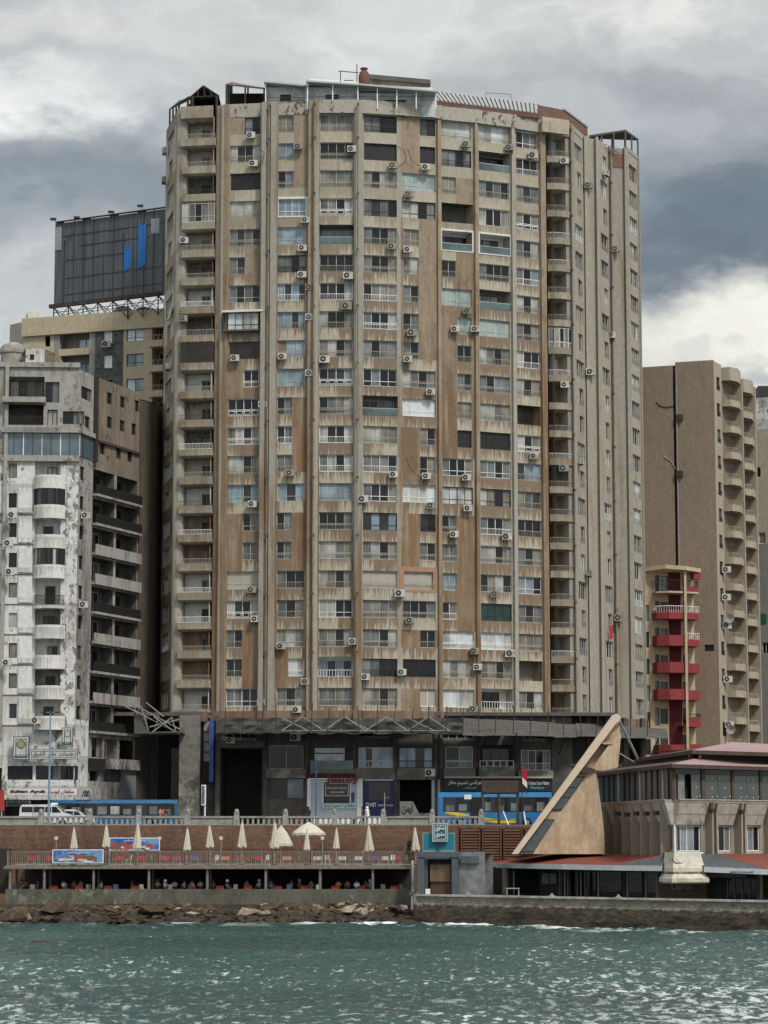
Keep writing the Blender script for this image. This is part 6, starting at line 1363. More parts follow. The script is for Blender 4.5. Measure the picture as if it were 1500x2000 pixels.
van(37, 141, 238.0, 'white minibus driving on the corniche in front of the restaurant sign')
def suv(pxl, pxr, Y, label, col):
    xl, xr = V(pxl, 1600, Y).x, V(pxr, 1600, Y).x; L_ = xr - xl; z = ST - .14
    r0 = thing('car', ((xl + xr) / 2, Y + .9, z), label, 'car'); mb = MB(); prof = [(0, .35), (0, 1.0), (.03, 1.45), (.08, 1.62), (.5, 1.68), (.64, 1.45), (.72, 1.12), (.96, .98), (1, .8), (1, .4)]
    mb.ext([(xl + L_ * a, Y, z + h) for a, h in prof], (0, 1.75, 0), col); mb.build('body', r0)
    for a, b in ((.08, .3), (.32, .5)): mb = MB(); mb.box(xl + L_ * a, Y - .012, z + 1.1, xl + L_ * b, Y + .003, z + 1.5, VG); mb.build('window', r0)
    mb = MB(); mb.ext([(xl + L_ * .52, Y - .012, z + 1.1), (xl + L_ * .68, Y - .012, z + 1.12), (xl + L_ * .61, Y - .012, z + 1.47), (xl + L_ * .52, Y - .012, z + 1.5)], (0, .015, 0), VG); mb.build('window', r0)
    mb = MB(); mb.box(xl + L_ * .96, Y - .01, z + .7, xr + .012, Y + .3, z + .88, CHR); mb.build('headlight', r0)
    wheels(r0, (xl + L_ * .18, xl + L_ * .82), (Y + .05, Y + 1.7), .35, z)
suv(98, 187, 241.2, 'white car partly hidden between the white minibus and the blue bus', MATS['white_car_paint'])
BUSB = M('bus_blue_paint', (.016, .145, .34), .35, amt=.15, coat=.4); BUSD = M('bus_darker_blue', (.02, .10, .30), .35, coat=.4); BUSY = M('bus_yellow_band', (.60, .45, .03), .4)
def bus(pxl, pxr, Y, H, label, stripe, face_left=True, door=None, sign=False, BUSB=BUSB):
    xl, xr = V(pxl, 1590, Y).x, V(pxr, 1590, Y).x; L_ = xr - xl; z = ST - .14
    r0 = thing('bus', ((xl + xr) / 2, Y + 1.2, z), label, 'bus'); mb = MB()
    k = H
    sec = [(0, .35), (-.02, .9), (0, k * .86), (.10, k * .97), (.3, k), (2.2, k), (2.4, k * .97), (2.5, k * .86), (2.5, .35)]
    n0 = len(sec); 
    A_ = [(xl, Y + a, z + h) for a, h in sec]; B_ = [(xr, Y + a, z + h) for a, h in sec]; mb.add(A_ + B_, [tuple(range(n0)), tuple(range(n0, 2 * n0))[::-1]] + [(i, n0 + i, n0 + (i + 1) % n0, (i + 1) % n0) for i in range(n0)], BUSB); mb.build('body', r0)
    mb = MB(); nw = max(4, round(L_ / 1.45)); w0, w1 = z + k * .44, z + k * .84
    mb.box(xl + .5, Y - .018, w0 - .05, xr - .25, Y + .01, w1 + .05, M('bus_black_band', (.015, .015, .017), .3)); mb.build('window_band', r0)
    for i in range(nw):
        a = xl + .6 + (L_ - .95) * i / nw; b = xl + .6 + (L_ - .95) * (i + 1) / nw - .12
        if door and i in door: continue
        mb = MB(); mb.box(a, Y - .03, w0, b, Y - .019, w1, VG if i % 3 else G_D2); o = mb.build('window', r0); mb = MB(); rr_ = random.Random(i + int(pxl)); 
        q = rr_.choice([C_X, C_G, C_B, G_S]); mb.box(a + .15, Y - .036, w0 + .05, a + .15 + (b - a) * rr_.uniform(.45, .8), Y - .0305, w0 + .55 + .4 * rr_.random(), q); mb.build('curtain', o)
    if door:
        for i in door: a = xl + .6 + (L_ - .95) * i / nw; mb = MB(); mb.box(a, Y - .035, z + .4, a + 1.25, Y - .005, w1 + .05, G_K); mb.box(a + .6, Y - .045, z + .4, a + .65, Y - .034, w1, IRON); mb.build('door', r0)
    if stripe:
        mb = MB(); n = 24; was = True
        def sy(t): return z + .95 + .38 * math.cos(t * math.pi * 1.2) * (1 if t < .8 else 1) 
        for i in range(n):
            t0, t1 = i / n, (i + 1) / n; xa_, xb_ = xl + .7 + (L_ * .62) * t0, xl + .7 + (L_ * .62) * t1
            if door and any(xl + .6 + (L_ - .95) * d / nw - .05 < (xa_ + xb_) / 2 < xl + .6 + (L_ - .95) * d / nw + 1.3 for d in door):
                if mb.v: mb.build('yellow_band', r0); mb = MB()
                continue
            mb.ext([(xa_, Y - .036, sy(t0) - .2 * min(1, t0 * 5)), (xb_, Y - .036, sy(t1) - .2 * min(1, t1 * 5)), (xb_, Y - .036, sy(t1) + .17), (xa_, Y - .036, sy(t0) + .17)], (0, .014, 0), BUSY)
        mb.build('yellow_band', r0)
    mb = MB(); mb.box(xl - .012, Y + .2, z + k * .38, xl + .003, Y + 2.3, z + k * .85, VG) if face_left else mb.box(xr - .003, Y + .2, z + k * .38, xr + .012, Y + 2.3, z + k * .85, VG); mb.build('windscreen', r0)
    xe = xl if face_left else xr
    for yy in (Y + .1, Y + 2.1): mb = MB(); mb.box(xe - .02, yy, z + .6, xe + .02, yy + .3, z + .8, CHR); mb.build('headlight', r0)
    mb = MB(); mb.box(xl - .05, Y - .02, z + .3, xr + .05, Y + 2.52, z + .5, BUSD); mb.build('skirt', r0)
    if sign: mb = MB(); mb.box(xl + 2.6, Y - .06, w1 - .15, xl + 3.3, Y - .037, w1 + .3, M('lit_destination_board', (.7, .75, .75), .5)); mb.build('destination_board', r0)
    wheels(r0, (xl + L_ * .2, xl + L_ * .78), (Y + .1, Y + 2.4), .46, z)
bus(100, 346, 247.2, 2.72, 'blue bus at the left behind the white minibus', False, face_left=False, BUSB=M('bus_worn_blue_paint', (.018, .115, .25), .4, amt=.3, coat=.3))
bus(856, 1078, 247.0, 3.45, 'blue bus with a yellow wave band behind the slatted shelter', True, door=(2,), sign=True)
fr = Fr((V(1036, 1590, 247).x, 246.93), (V(1062, 1590, 247).x, 246.93))
# lamp post, street sign, flag -------------------------------------
BPO = M('pale_blue_pole', (.16, .27, .34), .6, amt=.25)
lp = thing('street_lamp', (V(95, 1600, 236).x, 236, ST), 'tall pale blue street lamp post in front of the white block', 'street lamp'); x = lp.location.x
mb = MB(); zt_ = V(95, 1392, 236).z; mb.tube((x, 236, ST), (x, 236, ST + 1.2), .16, BPO, 10, .14); mb.tube((x, 236, ST + 1.2), (x, 236, zt_), .13, BPO, 10, .06); mb.build('pole', lp)
mb = MB(); mb.tube((x - .6, 236, zt_ + .02), (x + .6, 236, zt_ + .02), .04, BPO, 6); mb.lathe((x, 236, zt_ - .05), [(.08, 0), (.12, .12), (.05, .25)], IRON, 8); mb.build('arm', lp)
for s_ in (-1, 1): mb = MB(); mb.box(x + s_ * .6 - .25, 235.85, zt_ - .02, x + s_ * .6 + .25, 236.15, zt_ + .1, IRON); mb.build('lamp_head', lp)
for px, top, rr_, c_, lb, Y in ((617, 1480, .05, M('blue_pole', (.03, .08, .2), .5), 'thin dark blue pole in front of the clothes shop', 235.5), (751, 1548, .035, RAILG, 'thin grey pole with a short arm before the navy shop', 235.6)):
    p = thing('pole', (V(px, 1600, Y).x, Y, ST), lb, 'pole'); x = p.location.x; mb = MB(); z_ = V(px, top, Y).z; mb.tube((x, Y, ST), (x, Y, z_), rr_ * 1.3, c_, 8, rr_); mb.build('shaft', p); mb = MB(); mb.tube((x, Y, z_ - .5), (x + .45, Y, z_ - .48), .02, c_, 5); mb.build('arm', p)
ps = thing('poster_sign', (V(400, 1600, 240).x, 250.5, ST - .14 + .14), 'small double sided poster sign on a post before the concrete pier', 'sign'); x = V(400, 1590, 250.5).x
zA, zB = V(400, 1573, 250.5).z, V(400, 1533, 250.5).z
mb = MB(); mb.tube((x, 250.5, ST - .14), (x, 250.5, zA), .09, WHT, 8); mb.build('post', ps); mb = MB(); mb.box(x - .35, 250.3, zA, x + .1, 250.7, zB, WHT); mb.box(x - .32, 250.29, zA + .1, x - .03, 250.31, zB - .1, M('poster_picture', (.10, .13, .15), .6, scale=3, amt=.9, d2=(.4, .42, .4))); mb.build('board', ps)
sh = thing('slatted_shelter', (V(980, 1600, 235).x, 235, ST), 'brown slatted timber shelter on the corniche in front of the blue bus', 'shelter'); TM = M('brown_slats', (.085, .060, .045), .9, amt=.35)
xa, xb = V(941, 1560, 235).x, V(1014, 1560, 235).x; zt_, zl = V(980, 1524, 235).z, V(980, 1548, 235).z
mb = MB()
for i in range(7): z_ = zl + (zt_ - zl) * i / 7; mb.box(xa, 234.6, z_, xb, 234.68, z_ + .12, TM)
mb.build('slatted_screen', sh); mb = MB(); mb.box(xa, 234.7, zl - .1, xb, 237.2, zl, TM); mb.build('roof', sh)
for px in (943, 975, 1012):
    x = V(px, 1560, 235).x; mb = MB(); mb.box(x - .08, 234.69, ST, x + .08, 234.85, zt_, TM); mb.build('post', sh); mb = MB(); mb.box(x - .07, 236.9, ST, x + .07, 237.1, zl, TM); mb.build('post', sh)
mb = MB(); mb.box(xa + .2, 236.2, ST + .42, xb - .2, 236.7, ST + .5, TM); mb.build('bench', sh)
fl = thing('flagpole', (V(1020, 1600, 234.3).x, 234.3, ST), 'flagpole with a drooping red white and black flag beside the slatted shelter', 'flagpole'); x = fl.location.x
mb = MB(); z_ = V(1020, 1495, 234.3).z; mb.tube((x, 234.3, ST - .1), (x, 234.3, z_), .06, IRON, 8, .035); mb.build('pole', fl)
mb = MB(); zs3 = [V(1020, y, 234.3).z for y in (1497, 1518, 1530, 1541)]
for (za, zb_, c_) in ((zs3[0], zs3[1], M('flag_red', (.38, .02, .035), .8)), (zs3[1], zs3[2], WL), (zs3[2], zs3[3], BKL)):
    for i in range(4):
        xa_ = x + .05 + i * .11; mb.quad((xa_, 234.3 + (i % 2) * .08, zb_ - i * .12), (xa_ + .11, 234.3 + ((i + 1) % 2) * .08, zb_ - (i + 1) * .12), (xa_ + .11, 234.3 + ((i + 1) % 2) * .08, za - (i + 1) * .12), (xa_, 234.3 + (i % 2) * .08, za - i * .12), c_)
mb.build('flag', fl)
for px0, px1, lb in ((983, 995, 'slanting pale barrier pole right of the shelter, left one'), (1023, 1028, 'white slanting barrier pole near the flagpole, right one')):
    mb = MB(); mb.tube(V(px0, 1585, 234), V(px1, 1616, 233.4), .06, WHT, 6); tag(mb.build('barrier_pole'), lb, 'pole')
# ================================================================ CAFE TERRACE
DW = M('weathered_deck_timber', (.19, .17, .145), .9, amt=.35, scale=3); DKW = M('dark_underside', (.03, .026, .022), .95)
FY = 219.6; DZ = 4.78; cx = lambda px, Y=FY: V(px, 1690, Y).x
ct = thing('cafe_terrace', (cx(400), 224, 2.2), 'two level seaside cafe terrace with a timber railed upper deck on posts', 'terrace')
mb = MB(); mb.box(cx(12), FY - .15, DZ - .12, cx(806), 232.2, DZ, DW); mb.box(cx(8), FY - .3, DZ - .34, cx(806), FY + .02, DZ - .125, DW); mb.build('deck', ct)
mb = MB(); mb.box(cx(12), FY + .1, 2.1, cx(806), 232.2, 2.2, CONC); mb.build('lower_floor', ct)
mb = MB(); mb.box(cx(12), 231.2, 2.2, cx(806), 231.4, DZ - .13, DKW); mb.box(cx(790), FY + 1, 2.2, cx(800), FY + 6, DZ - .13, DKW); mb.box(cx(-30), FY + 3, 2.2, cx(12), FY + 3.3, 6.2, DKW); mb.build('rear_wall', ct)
for i, px in enumerate((20, 87, 183, 291, 405, 519, 625, 728)):
    for Y_, r_ in ((FY, .13), (FY + 4.0, .13)):
        mb = MB(); xx = V(px, 1700, Y_).x + (.0 if Y_ == FY else 0); xx = cx(px); mb.tube((xx, Y_, 2.2), (xx, Y_, DZ - .12), r_, DW, 8, r_ * .9); mb.build('post', ct)
mb = MB(); mb.box(cx(14), 218.95, -.5, cx(802), 219.25, 2.68, plaster('algae_stained_concrete', (.115, .115, .095), (.075, .07, .055), .45, .6, vs=.5, peel=(.17, .17, .14))); tag(mb.build('lower_sea_wall'), 'long low concrete wall below the cafe diners above the rocks', 'wall')
rf = Fr((cx(14), FY - .1), (cx(806), FY - .1)); L_ = rf.L; rr_ = random.Random(4)
for i in range(8):
    mb = MB(); a, b = L_ * i / 8, L_ * (i + 1) / 8; mb.fb(rf, a, b, .04, -.04, DZ + 1.12, DZ + 1.2, DW); mb.fb(rf, a, b, .03, -.03, DZ + .1, DZ + .16, DW); mb.fb(rf, a, a + .12, .06, -.06, DZ, DZ + 1.3, DW)
    n = 22
    for k in range(n):
        u_ = a + .15 + (b - a - .2) * k / n; tl = rr_.uniform(-.02, .02); mb.hexa([rf.p(u_, .02, DZ + .1), rf.p(u_ + .05, .02, DZ + .1), rf.p(u_ + .05, -.02, DZ + .1), rf.p(u_, -.02, DZ + .1), rf.p(u_ + tl, .02, DZ + 1.15), rf.p(u_ + .05 + tl, .02, DZ + 1.15), rf.p(u_ + .05 + tl, -.02, DZ + 1.15), rf.p(u_ + tl, -.02, DZ + 1.15)], DW)
        if i > 1 and k % 5 == 2:
            c = rf.p(u_ + .1, .03, DZ + .65); mb.path([c + rf.u * math.cos(t) * .22 + Vector((0, 0, .32 * math.sin(t))) for t in [2 * math.pi * q / 8 for q in range(9)]], .025, DW, 4)
    mb.build('railing', ct)
mb = MB(); fY = 231.6; ff = Fr((V(-20, 1650, fY).x, fY), (V(806, 1650, fY).x, fY)); railing(mb, ff, 0, ff.L, 0, DZ + .2, V(0, 1637, fY).z, M('dark_fence_bars', (.07, .05, .04), .8), .28, .018); mb.build('rear_fence', ct)
# parasols
PC = M('cream_parasol_cloth', (.50, .475, .39), .85, scale=4, amt=.12); PPOLE = M('parasol_pole', (.35, .33, .28), .6)
def closed_parasol(px, yt, yb, Y, label):
    a = V(px, yb, Y); t = V(px, yt, Y); h = t.z - a.z; r0 = thing('parasol', (a.x, Y, DZ), label, 'parasol', 'parasols on the upper cafe deck'); rr = h * .17
    mb = MB(); n = 20; vs = []; prof = [(1.0, 0), (.98, .06), (.8, .3), (.58, .6), (.34, .88), (.2, .94), (.26, .945), (.1, 1.0)]
    off = random.Random(int(px)).random() * .3; lean = random.Random(int(px)).uniform(-.08, .08)
    for (q, z_) in prof:
        for i in range(n):
            th = 2 * math.pi * i / n + off; wv_ = 1 + (.22 * (1 - z_)) * math.cos(8 * th) + .08 * math.cos(3 * th + px); vs.append((a.x + math.cos(th) * rr * q * wv_ + lean * z_, Y + math.sin(th) * rr * q * wv_, a.z + h * z_ + (.10 * math.cos(5 * th) if z_ == 0 else 0)))
    fs = [(j * n + i, j * n + (i + 1) % n, (j + 1) * n + (i + 1) % n, (j + 1) * n + i) for j in range(len(prof) - 1) for i in range(n)] + [tuple(range(n))[::-1], tuple(range((len(prof) - 1) * n, len(prof) * n))]
    mb.add(vs, fs, PC); mb.build('canopy', r0, smooth=False); mb = MB(); mb.tube((a.x, Y, DZ), (a.x, Y, t.z), .035, PPOLE, 6); mb.build('pole', r0); mb = MB(); mb.tube((a.x + lean, Y, t.z - .02), (a.x + lean, Y, t.z + .1), .05, PPOLE, 6); mb.build('finial', r0)
    mb = MB(); mb.lathe((a.x, Y, DZ + .003), [(.3, 0), (.3, .08), (.1, .12)], CONC, 12); mb.build('base', r0)
PL = [(144, 1617, 1657, 'leftmost closed cream parasol behind the blue front banner'), (207, 1611, 1654, 'closed cream parasol at the left end of the rear blue banner'), (268, 1608, 1657, 'closed cream parasol in front of the rear blue banner'), (365, 1618, 1660, 'closed cream parasol, first one right of the blue banners'),
      (410, 1612, 1655, 'closed cream parasol, second one right of the blue banners'), (473, 1606, 1655, 'closed cream parasol, third one right of the blue banners'), (536, 1606, 1656, 'closed cream parasol touching the half open one'), (599, 1622, 1660, 'closed cream parasol in front of the fully open one'),
      (657, 1618, 1657, 'closed cream parasol, first one right of the fully open one'), (721, 1612, 1662, 'closed cream parasol above the purple tables near the right end'), (812, 1617, 1661, 'closed cream parasol beside the teal sign at the right end')]
for i, (px, yt, yb, lb) in enumerate(PL): closed_parasol(px, yt, yb, 221.6 + (i % 3) * .8 if px < 800 else 218.5, lb)
def open_parasol(px, yt, ye, wpx, Y, label, closed=1.0):
    t = V(px, yt, Y); z_ = V(px, ye, Y).z; r_ = wpx / 2 * Y / FPX; r0 = thing('parasol', (t.x, Y, DZ), label, 'parasol', 'parasols on the upper cafe deck'); mb = MB(); n = 16; vs = [(t.x, Y, t.z)]
    for q, s_ in ((.5, .42), (1.0, 1.0)):
        for i in range(n): th = 2 * math.pi * i / n; sc_2 = 1 if i % 2 == 0 else .965; vs.append((t.x + math.cos(th) * r_ * q * sc_2, Y + math.sin(th) * r_ * q * sc_2 * closed, t.z + (z_ - t.z) * s_ - (.05 if i % 2 == 0 and q == 1 else 0)))
    vs += [(v[0], v[1], v[2] - .22) for v in vs[1 + n:1 + 2 * n]]
    fs = [(0, 1 + i, 1 + (i + 1) % n) for i in range(n)] + [(1 + i, 1 + n + i, 1 + n + (i + 1) % n, 1 + (i + 1) % n) for i in range(n)] + [(1 + n + i, 1 + 2 * n + i, 1 + 2 * n + (i + 1) % n, 1 + n + (i + 1) % n) for i in range(n)]
    mb.add(vs, fs, PC); mb.build('canopy', r0); mb = MB(); mb.tube((t.x, Y, DZ), (t.x, Y, t.z), .04, PPOLE, 6); mb.build('pole', r0)
    for i in range(0, n, 2): 
        th = 2 * math.pi * i / n; mb = MB(); mb.tube((t.x, Y, t.z - .12), (t.x + math.cos(th) * r_ * .96, Y + math.sin(th) * r_ * .96 * closed, z_ - .08), .015, PPOLE, 4); mb.build('rib', r0)
open_parasol(603, 1605, 1626, 65, 224.5, 'large fully open cream parasol'); open_parasol(549, 1611, 1647, 47, 224.0, 'half open cream parasol next to a closed one', .6)
# banners: white bordered blue cloth with food like shapes
def banner(px0, px1, y0, y1, Y, label):
    a = V(px0, y1, Y); b = V(px1, y1, Y); z1 = V(px0, y0, Y).z; fr = Fr(a[:2], b[:2]); r0 = thing('banner', a, label, 'banner', 'blue banners at the cafe'); mb = MB(); mb.fb(fr, 0, fr.L, 0, -.03, a.z, z1, WL); mb.fb(fr, .08, fr.L - .08, .008, .002, a.z + .07, z1 - .07, M('banner_blue', (.02, .08, .38), .6, scale=1.2, amt=.4, d2=(.16, .32, .50), d2r=(.42, .55))); mb.build('cloth', r0)
    rr = random.Random(px0); h = z1 - a.z; mb = MB()
    for i in range(34):
        u_ = rr.uniform(.3, fr.L - .5); z_ = a.z + h * rr.uniform(.14, .5); w_ = rr.uniform(.15, .5); c = fr.p(u_, .012 + i * .0006, z_); mb.ext([c + fr.u * math.cos(t) * w_ + Vector((0, 0, math.sin(t) * w_ * .4)) for t in [2 * math.pi * q / 7 + rr.random() * .5 for q in range(7)]], fr.n * .0004, rr.choice([M('banner_sand', (.42, .38, .30), .6), M('banner_brown', (.16, .10, .06), .6), M('banner_pale', (.55, .6, .62), .6), M('banner_green', (.06, .12, .07), .6), M('banner_red', (.35, .06, .05), .6)]))
    mb.build('picture', r0); text(arab('مطعم') + ' ' + arab('سلطان'), fr, fr.L * .3, fr.L * .7, .045, a.z + h * .62, a.z + h * .86, WL, parent=r0)
banner(102, 202, 1659, 1686, FY - .35, 'blue picture banner with a white border tied to the front railing'); banner(213, 312, 1636, 1661, 228.5, 'blue picture banner further back behind two closed parasols')
# furniture: square tables with cloths, plastic chairs
CRED = (.40, .05, .03)
def table(x, y, z, c, label, group, cloth_=True):
    r0 = thing('table', (x, y, z), label, 'table', group); cm = cloth(c); mb = MB(); w_ = .34; mb.box(x - w_, y - w_, z + .70, x + w_, y + w_, z + .75, cm)
    if cloth_:
        mb.hexa([(x - w_ * 1.08, y - w_ * 1.08, z + .42), (x + w_ * 1.08, y - w_ * 1.08, z + .42), (x + w_ * 1.08, y + w_ * 1.08, z + .42), (x - w_ * 1.08, y + w_ * 1.08, z + .42), (x - w_, y - w_, z + .699), (x + w_, y - w_, z + .699), (x + w_, y + w_, z + .699), (x - w_, y + w_, z + .699)], cm)
    mb.build('tabletop', r0)
    for sx_ in (-1, 1):
        for sy_ in (-1, 1): mb = MB(); mb.tube((x + sx_ * .3, y + sy_ * .3, z), (x + sx_ * .28, y + sy_ * .28, z + .7), .025, RAILG, 5); mb.build('leg', r0)
_ch = {}
def chair(x, y, z, rz, mt, label, group):
    if 'c' not in _ch:
        r0 = thing('plastic_chair', (0, 0, 0), label, 'chair', group); mb = MB(); mb.box(-.24, -.22, .42, .24, .22, .46, WHITEP); mb.build('seat', r0)
        mb = MB(); mb.hexa([(-.23, .2, .46), (.23, .2, .46), (.23, .24, .46), (-.23, .24, .46), (-.21, .28, .88), (.21, .28, .88), (.21, .32, .88), (-.21, .32, .88)], WHITEP); mb.build('backrest', r0)
        for sx_ in (-1, 1):
            for sy_ in (-1, 1): mb = MB(); mb.tube((sx_ * .23, sy_ * .2, 0), (sx_ * .2, sy_ * .18, .42), .022, WHITEP, 5); mb.build('leg', r0)
        _ch['c'] = r0; r = r0
    else: r = copy_tree(_ch['c'])
    r.location = (x, y, z); r.rotation_euler.z = rz; tag(r, label, 'chair', group)
    for ch in r.children: omat(ch, mt)
    return r
LZ = 2.2; rp = random.Random(21)
def lx(px, Y): return V(px, 1720, Y).x
tabs = (106, 155, 212, 264, 375, 430, 485, 543, 595, 655, 705, 770)
between = ['under the second railing bay', 'left of the third front post', 'right of the third front post', 'left of the fourth front post', 'left of the fifth front post', 'right of the fifth front post', 'left of the light blue headscarf', 'right of the sixth front post', 'left of the seventh front post', 'beside the orange shirt', 'beside the white shirt near the last post', 'empty of people at the right end']
for px, bt_ in zip(tabs, between): table(lx(px, 220.9), 220.9, LZ, CRED, f'orange red table on the lower cafe level {bt_}', 'orange red tables on the lower cafe level')
GREYC = M('grey_plastic', (.20, .20, .20), .6); BLC = M('blue_plastic', (.06, .10, .2), .6)
for i, px in enumerate((32, 62, 172, 227, 280, 330, 457, 565, 622, 751, 787)):
    chair(lx(px, 220.4), 220.4, LZ, R(180 + rp.uniform(-60, 60)), [WHITEP, GREYC, GREYC, BLC][i % 4] if i else BLC, 'plastic chair on the lower cafe level behind the low concrete wall', 'plastic chairs on the lower cafe level')
ppl = [(43, (.03, .03, .03), None, 'in black at the far left of the lower cafe level'), (50, (.16, .10, .07), None, 'in brown beside the first chair at the far left'), (74, (.05, .05, .06), None, 'in dark grey left of the second front post'), (125, (.34, .36, .42), None, 'in a pale grey shirt left of the dark red one'), (144, (.25, .05, .04), None, 'in a dark red top between two grey ones'), (158, (.20, .20, .21), None, 'in grey just right of the dark red top'),
       (198, (.03, .30, .22), None, 'in a bright green top right of the third front post'), (259, (.06, .05, .05), None, 'in black behind the fourth orange table'), (308, (.62, .28, .26), (.10, .10, .10), 'in a pink top with a dark headscarf right of the fourth front post'), (323, (.62, .36, .26), (.72, .70, .66), 'in a peach top with a white headscarf'), (341, (.42, .46, .55), None, 'in a pale blue shirt right of the white headscarf'),
       (360, (.50, .50, .48), None, 'in a white and black top left of the fifth orange table'), (375, (.30, .10, .08), None, 'in a rust red top behind the fifth orange table'), (391, (.36, .37, .36), None, 'in light grey left of the fifth front post'), (417, (.07, .08, .07), None, 'in dark green grey right of the fifth front post'), (444, (.03, .03, .03), (.6, .6, .58), 'in black with a white headscarf'), (482, (.10, .10, .12), None, 'in dark grey left of the light blue headscarf'),
       (506, (.36, .45, .60), (.42, .50, .62), 'in a light blue dress with a light blue headscarf'), (530, (.05, .07, .14), None, 'in navy right of the sixth front post'), (569, (.10, .10, .12), None, 'in dark grey between the sixth and seventh post'), (585, (.08, .08, .08), (.25, .25, .25), 'in black with a grey headscarf'), (608, (.06, .06, .07), None, 'in black left of the seventh front post'),
       (661, (.60, .24, .03), None, 'in a bright orange top'), (679, (.28, .12, .10), None, 'in a brown red top right of the bright orange one'), (697, (.48, .54, .64), None, 'in a white and blue shirt near the last orange table with diners'), (714, (.07, .08, .10), None, 'in dark grey between the white shirts at the right'), (723, (.46, .48, .50), (.42, .44, .45), 'in light grey with a grey headscarf by the last front post')]
for i, (px, c, sc3, lb) in enumerate(ppl):
    Y_ = 221.3 if i % 3 else 220.5; person(lx(px, Y_), Y_, LZ - .02, rp.uniform(-1.4, 1.4), 'sit', c, (.03, .03, .05), 'seated person ' + lb, 'diners on the lower cafe level', scarf=sc3, h=1.05)
    mt = GREYC if i % 2 else WHITEP
cols = [(.45, .03, .10), (.55, .22, .12), (.42, .02, .12), (.45, .4, .38), (.05, .12, .35), (.40, .03, .06), (.14, .08, .25), (.5, .5, .5)]
names_ = {0: 'crimson', 1: 'peach', 2: 'magenta', 3: 'pale', 4: 'blue', 5: 'red', 6: 'purple', 7: 'white'}
up_ = [(60, 5), (96, 0), (118, 1), (150, 2), (178, 6), (232, 5), (275, 5), (320, 0), (345, 2), (440, 1), (470, 5), (505, 5), (560, 1), (620, 7), (668, 7), (700, 7), (733, 6), (752, 7), (775, 5), (380, 4)]
for i, (px, ci) in enumerate(up_): table(lx(px, 221.5), 221.5 + (i % 2) * .5, DZ, cols[ci], f'{names_[ci]} covered table behind the deck railing, number {i + 1} of those seen through the bars' if False else f'{names_[ci]} covered table on the upper deck ' + ['near its left end', 'left of the front banner', 'behind the left of the front banner', 'behind the middle of the front banner', 'behind the right of the front banner', 'under the second parasol', 'under the third parasol', 'right of the rear banner', 'second right of the rear banner', 'right of the fifth parasol', 'under the sixth parasol', 'left of the half open parasol', 'left of the open parasol', 'right of the open parasol', 'right of the ninth parasol', 'left of the purple tables', 'under the tenth parasol', 'right of the tenth parasol', 'at its right end', 'under the fourth parasol'][i], 'covered tables on the upper deck')
for i, px in enumerate((70, 200, 250, 300, 395, 420, 455, 490, 520, 580, 605, 640, 685, 715, 765, 790)): chair(lx(px, 220.6), 220.6, DZ, R(rp.uniform(0, 360)), [DW, RED, WHITEP][i % 3], 'slatted chair on the upper cafe deck behind the railing', 'chairs on the upper cafe deck')
for px, lb in ((110, 'left of the front banner'), (432, 'between the fifth and sixth parasol'), (630, 'right of the fully open parasol'), (312, 'at the right top corner of the rear banner')):
    p = V(px, 1637, 229.5); r0 = thing('small_sign', (p.x, 229.5, DZ), f'small pink square sign on a post {lb}', 'sign', 'small square signs on the deck'); mb = MB(); mb.tube((p.x, 229.5, DZ), (p.x, 229.5, p.z), .03, RAILG, 5); mb.build('post', r0); mb = MB(); mb.box(p.x - .16, 229.4, p.z - .15, p.x + .16, 229.46, p.z + .15, M('pink_sign_face', (.55, .44, .40), .7)); mb.build('board', r0)
# shrub at the end of the deck
def bush(c, r_, h, n, label, name='shrub'):
    root_ = thing(name, c, label, 'shrub'); mb = MB(); rr = random.Random(1); LF = M('dark_leaves', (.025, .045, .02), .7, scale=5, amt=.5)
    for i in range(n):
        th = rr.random() * 6.28; z_ = rr.random() ** .7; q = Vector(c) + Vector((math.cos(th) * r_ * rr.random() ** .5 * (1.1 - z_ * .6), math.sin(th) * r_ * rr.random() ** .5, .3 + z_ * h)); a = Vector((rr.gauss(0, 1), rr.gauss(0, 1), rr.gauss(0, 1))).normalized() * .09; b_ = a.orthogonal().normalized() * .05; mb.quad(q - a, q - b_, q + a, q + b_, LF)
    mb.build('foliage', root_); mb = MB(); mb.tube(c, Vector(c) + Vector((0, 0, h * .8)), .06, TM, 6, .02); mb.build('stem', root_)
p = V(801, 1660, 222); bush((p.x, 222, DZ), .4, 1.9, 700, 'dark narrow shrub at the right end of the upper deck')
# ================================================================ QUAY AND ROCKS
def tide_wall(name):
    m, nt, b, pos = base_mat(name); s = nd(nt, 'ShaderNodeSeparateXYZ', {0: pos}); n = noi(nt, pos, 1.3, 7.0, .65); n2 = noi(nt, vmul(nt, pos, (.5, .5, 1.2)), 3.0, 6.0, .7)
    a = mix(nt, mr(nt, n, .35, .65), (.13, .12, .095, 1), (.235, .22, .185, 1)); zz = mth(nt, 'ADD', s.outputs[2], mth(nt, 'MULTIPLY', n2, .7))
    a = mix(nt, mr(nt, zz, 1.95, 1.75), a, mix(nt, mr(nt, n2, .4, .6), (.016, .013, .008, 1), (.062, .046, .026, 1))); sp = mth(nt, 'MULTIPLY', mr(nt, noi(nt, vmul(nt, pos, (1, 1, 2.2)), 3.2, 5.0, .7), .56, .62), mth(nt, 'MULTIPLY', mr(nt, zz, 1.7, 1.85), mr(nt, zz, 2.35, 2.15)))
    a = mix(nt, sp, a, (.36, .34, .30, 1)); nt.links.new(a, b.inputs['Base Color']); b.inputs['Roughness'].default_value = .85
    bp = nd(nt, 'ShaderNodeBump', {'Height': n2, 'Strength': .9, 'Distance': .25}); nt.links.new(bp.outputs[0], b.inputs['Normal']); return m
TIDE = tide_wall('tide_marked_concrete'); QZ = 2.32
